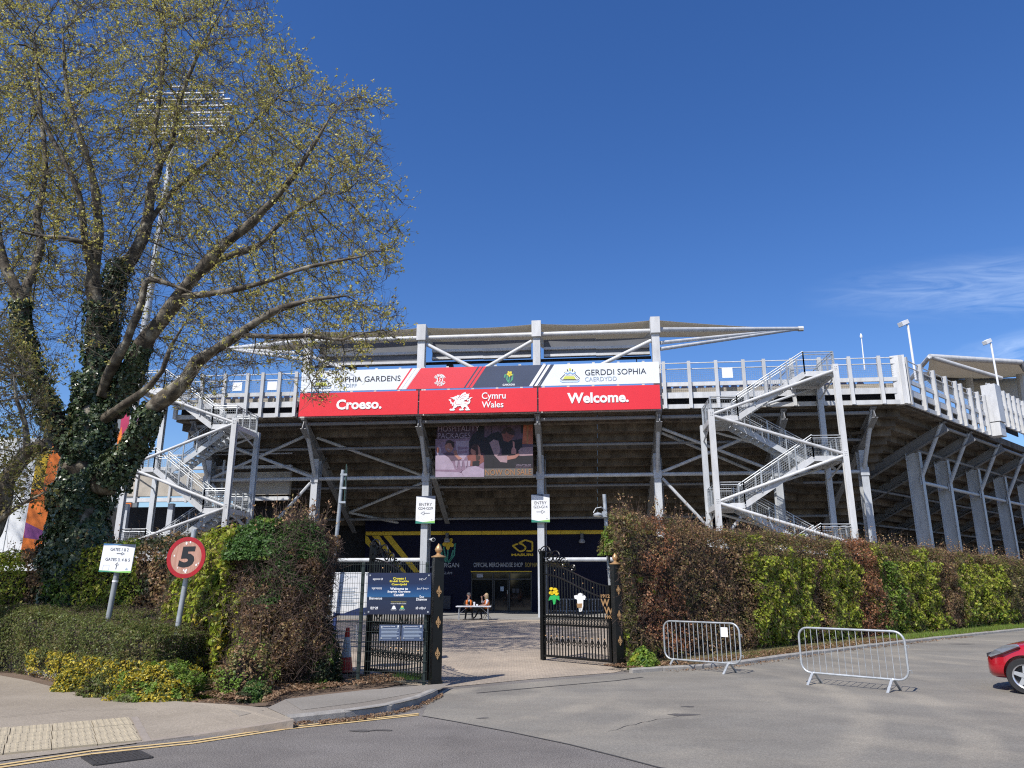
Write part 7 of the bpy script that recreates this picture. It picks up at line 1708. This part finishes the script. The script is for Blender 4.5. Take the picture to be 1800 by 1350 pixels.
    Q = np.repeat(Q, leaf_per, 0) + rng.normal(0, .035, (len(Q)*leaf_per, 3)); nL = len(Q); nr = unit(rng.normal(size=(nL, 3)) + [[0, 0, .5]])
    leaves('crown', Q, nr, leaf_sz*rng.uniform(.5, 1.25, nL), pick(lpal, nL), LEAF, root, aspect=.6, kind='stuff')
    # ivy sleeves: (limb index, from, to, radius, count)
    for (li, f0, f1, rr0, rr1, cnt, sz) in ivy:
        a, b = limbs_idx[li]; S = nodes[a:b]; t = rng.uniform(f0, f1, cnt)*(len(S) - 1); i = np.minimum(t.astype(int), len(S) - 2); fr_ = (t - i)[:, None]; C = S[i]*(1 - fr_) + S[i + 1]*fr_; dv = unit(S[i + 1] - S[i])
        u = unit(np.cross(rng.normal(size=(cnt, 3)), dv)); q = (t/(len(S) - 1) - f0)/(f1 - f0); R_ = (rr0 + (rr1 - rr0)*q)*(1 + (noise(C*1.2 + u*1.3, 1.3, 33 + li, 3) - .5)*1.1); R_ = R_*(1 - np.abs(rng.normal(0, .09, cnt))); P = C + u*R_[:, None]; P[:, 2] = np.maximum(P[:, 2], .05)
        leaves('ivy', P, unit(u + rng.normal(0, .45, u.shape) + [[0, 0, .35]]), sz*rng.uniform(.55, 1.25, cnt), pick('ivy', cnt), IVYM, root, aspect=.75, fold=.12, kind='stuff')
        ii = np.linspace(f0*(len(S) - 1), f1*(len(S) - 1), 14); ps, rr = [], []
        for x in ii:
            j = min(int(x), len(S) - 2); ps.append(Vector(S[j] + (S[j + 1] - S[j])*(x - j))); qq = (x/(len(S) - 1) - f0)/(f1 - f0); rr.append((rr0 + (rr1 - rr0)*qq)*.66)
        MB().path(ps, .1, 12, rs=rr).build('ivy_mass', CORE, root)  # dark core under the ivy leaves, inner shade carried by its colour
    print(name, 'nodes', nn, 'twigs', len(P0), 'leaves', nL)
    return root
def inside(poly, x, y):
    r = np.zeros(len(x), bool); n = len(poly); j = n - 1
    for i in range(n):
        xi, yi = poly[i]; xj, yj = poly[j]; c = ((yi > y) != (yj > y)) & (x < (xj - xi)*(y - yi)/((yj - yi) or 1e-9) + xi); r ^= c; j = i
    return r
def attractors(poly, n, Y0, D, edge=130.0):
    """points filling a crown whose outline was measured on the photograph; thick in the middle, thin at the rim"""
    xs = np.array([p[0] for p in poly]); ys = np.array([p[1] for p in poly]); out = []
    while len(out) < n:
        x = rng.uniform(xs.min(), xs.max(), 4000); y = rng.uniform(ys.min(), ys.max(), 4000); ok = inside(poly, x, y); x, y = x[ok], y[ok]
        dm = np.full(len(x), 1e9)
        for (ax, ay), (bx_, by) in zip(poly, poly[1:] + poly[:1]):
            vx, vy = bx_ - ax, by - ay; t = np.clip(((x - ax)*vx + (y - ay)*vy)/(vx*vx + vy*vy + 1e-9), 0, 1); dm = np.minimum(dm, np.hypot(x - ax - t*vx, y - ay - t*vy))
        w = np.sqrt(1 - (1 - np.clip(dm/edge, 0, 1))**2)*.95 + .05
        Y = Y0(x, y) + D*w*rng.uniform(-.55, 1, len(x)); k = rng.uniform(size=len(x)) < (w*.7 + .3)
        for px, py, yy in zip(x[k], y[k], Y[k]): out.append(tuple(AtY(px, py, yy)))
    return np.array(out[:n])
crown = [(300, -95), (420, -85), (478, -20), (482, 35), (525, 85), (560, 132), (640, 150), (692, 166), (678, 235), (705, 330), (716, 390), (712, 470), (690, 520), (718, 560), (716, 600), (650, 612), (600, 640), (585, 690), (545, 715), (528, 660), (470, 640), (440, 655), (400, 700), (345, 720), (300, 690), (245, 690), (205, 600), (150, 640), (90, 690), (20, 690), (-80, 760), (-240, 700), (-430, 500), (-500, 200), (-420, 0), (-250, -90), (50, -100)]
low = [(300, 540), (520, 520), (700, 520), (716, 600), (640, 630), (585, 690), (560, 722), (532, 722), (515, 660), (450, 660), (395, 705), (310, 720)]
att = attractors(crown, 10800, lambda x, y: 21.6 - 1.2*np.clip((x - 300)/400, 0, 1), 6.0, 230.0)
att = np.vstack([att, attractors(low, 1300, lambda x, y: 19.0 + 0*x, 1.8, 60.0)])
big = [
 [(128, 1125, 21.5, .72), (136, 1000, 21.5, .62), (145, 900, 21.5, .58), (152, 800, 21.5, .56), (165, 715, 21.5, .48), (172, 660, 21.5, .42)],
 [(172, 660, 21.5, .36), (166, 600, 21.4, .30), (166, 545, 21.3, .26), (163, 482, 21.2, .23), (170, 432, 21.0, .20), (173, 394, 21, .17), (165, 320, 20.8, .13), (149, 265, 20.5, .10), (120, 170, 20.2, .07), (110, 60, 20, .05)],
 [(178, 655, 21.6, .38), (192, 560, 21.9, .33), (204, 485, 22.1, .29), (232, 452, 22.2, .25), (257, 398, 22.3, .21), (266, 335, 22.4, .18), (281, 288, 22.5, .15), (271, 245, 22.5, .11), (282, 160, 22.6, .08), (291, 50, 22.6, .05)],
 [(281, 288, 22.5, .11), (300, 255, 22.4, .10), (316, 180, 22.2, .085), (344, 104, 22.0, .065), (378, 40, 21.8, .045)],
 [(205, 720, 21.4, .40), (232, 650, 21.0, .33), (261, 590, 20.7, .27), (285, 562, 20.5, .25), (316, 522, 20.2, .23), (345, 482, 20, .21), (385, 438, 19.8, .18), (445, 388, 19.6, .14), (498, 332, 19.4, .11), (539, 274, 19.2, .085), (581, 205, 19.0, .05)],
 [(345, 482, 20, .13), (398, 452, 20.4, .12), (456, 430, 20.8, .10), (500, 385, 21.0, .075), (570, 340, 21.2, .05)],
 [(190, 850, 21.2, .42), (220, 808, 21.0, .36), (250, 763, 20.7, .31), (271, 716, 20.4, .28), (310, 686, 20.1, .25), (336, 652, 19.9, .22), (346, 636, 19.8, .20), (379, 614, 19.5, .17), (420, 588, 19.2, .14), (460, 560, 19.0, .12), (498, 540, 18.8, .10), (540, 528, 18.7, .07), (610, 520, 18.5, .045)],
 [(420, 588, 19.2, .09), (480, 592, 19.0, .08), (545, 590, 18.8, .065), (600, 598, 18.6, .045), (640, 585, 18.4, .03)],
 [(185, 735, 21.0, .20), (224, 708, 20.6, .14), (262, 680, 20.3, .11), (285, 652, 20.1, .085), (300, 610, 19.9, .06), (330, 560, 19.7, .04)],
 [(180, 690, 21.0, .22), (200, 638, 20.5, .17), (222, 603, 20.2, .15), (232, 575, 20.1, .13), (249, 534, 20, .12), (255, 498, 20, .11), (265, 490, 20, .10), (308, 503, 19.8, .08), (350, 520, 19.6, .05)],
 [(118, 790, 21.3, .34), (95, 735, 21.0, .30), (71, 688, 20.8, .28), (48, 632, 20.6, .26), (38, 572, 20.4, .24), (36, 527, 20.3, .22), (22, 495, 20.2, .18), (8, 465, 20.2, .15), (-5, 400, 20.1, .12), (-20, 280, 20, .08), (-30, 130, 20, .05)],
 [(36, 527, 20.3, .16), (48, 500, 20.5, .14), (66, 458, 20.7, .12), (71, 420, 20.8, .10), (64, 385, 20.9, .09), (80, 300, 21, .07), (70, 180, 21, .05), (60, 60, 21, .035)],
 [(163, 482, 21.2, .15), (150, 430, 20.6, .12), (145, 386, 20.2, .11), (140, 345, 20, .10), (116, 290, 19.8, .08), (70, 200, 19.6, .06), (40, 120, 19.4, .04)],
 [(257, 398, 22.3, .12), (300, 340, 22.8, .10), (360, 290, 23.2, .085), (430, 230, 23.4, .06), (500, 160, 23.6, .04)],
 [(170, 432, 21.0, .10), (120, 420, 20.4, .09), (70, 415, 20, .07), (10, 400, 19.6, .05)],
 [(316, 522, 20.2, .12), (380, 515, 19.4, .10), (450, 500, 18.8, .08), (540, 470, 18.4, .06), (640, 450, 18.2, .035)],
]
trunk0 = G(128, 1125); trunk0 = Vector((AtY(128, 1125, 21.5).x, 21.5, 0))
def fixbase(L): 
    b = L[0]; return L
grow('plane_tree', 'big spreading plane tree with an ivy clad trunk and sparse young leaves', trunk0, big, att, ivy=[(0, 0, .62, 1.0, .76, 16000, .070), (0, 0, .2, 1.15, .95, 4500, .07), (0, .55, 1.0, .76, .60, 8500, .066), (4, 0, .20, .48, .31, 2600, .06), (6, 0, .26, .54, .34, 3600, .06), (2, 0, .30, .48, .36, 2800, .06), (10, 0, .34, .45, .30, 2600, .06), (1, 0, .20, .42, .28, 1500, .06)], iters=85)
# neighbour at the left edge: only its reaching limb and low sprays come into view
crown2 = [(-60, 560), (30, 560), (75, 640), (95, 720), (100, 800), (85, 880), (40, 900), (-60, 860), (-250, 900), (-420, 700), (-300, 500)]
att2 = attractors(crown2, 3000, lambda x, y: 17.5 + 0*x, 2.6, 120.0)
nb2 = [
 [(-70, 1080, 18, .40), (-50, 1000, 18, .36), (-22, 930, 18, .32), (0, 885, 18, .24), (12, 845, 17.9, .22), (30, 815, 17.8, .20), (55, 793, 17.7, .17), (84, 780, 17.6, .13)],
 [(46, 800, 17.8, .11), (47, 765, 17.7, .10), (42, 735, 17.6, .085), (28, 700, 17.5, .06), (24, 660, 17.4, .04)],
 [(-15, 925, 18, .10), (10, 905, 17.6, .07), (40, 885, 17.3, .05), (80, 865, 17.1, .03)],
 [(-22, 930, 18, .22), (-60, 860, 17.8, .20), (-110, 760, 17.4, .16), (-140, 640, 17.2, .12), (-150, 500, 17, .08)],
]
grow('leafy_tree', 'smaller leafy tree whose mossy limb reaches in at the left edge', Vector((AtY(-70, 1080, 18).x, 18, 0)), nb2, att2, iters=40, lpal='olive', leaf_per=5, leafden=1.3, leaf_sz=.045, step=.26, kill=.38, twig_n=4)
for o_ in bpy.data.objects:
    if o_.name.startswith(('leaf_litter', 'grass')) and 'label' in o_: del o_['label']
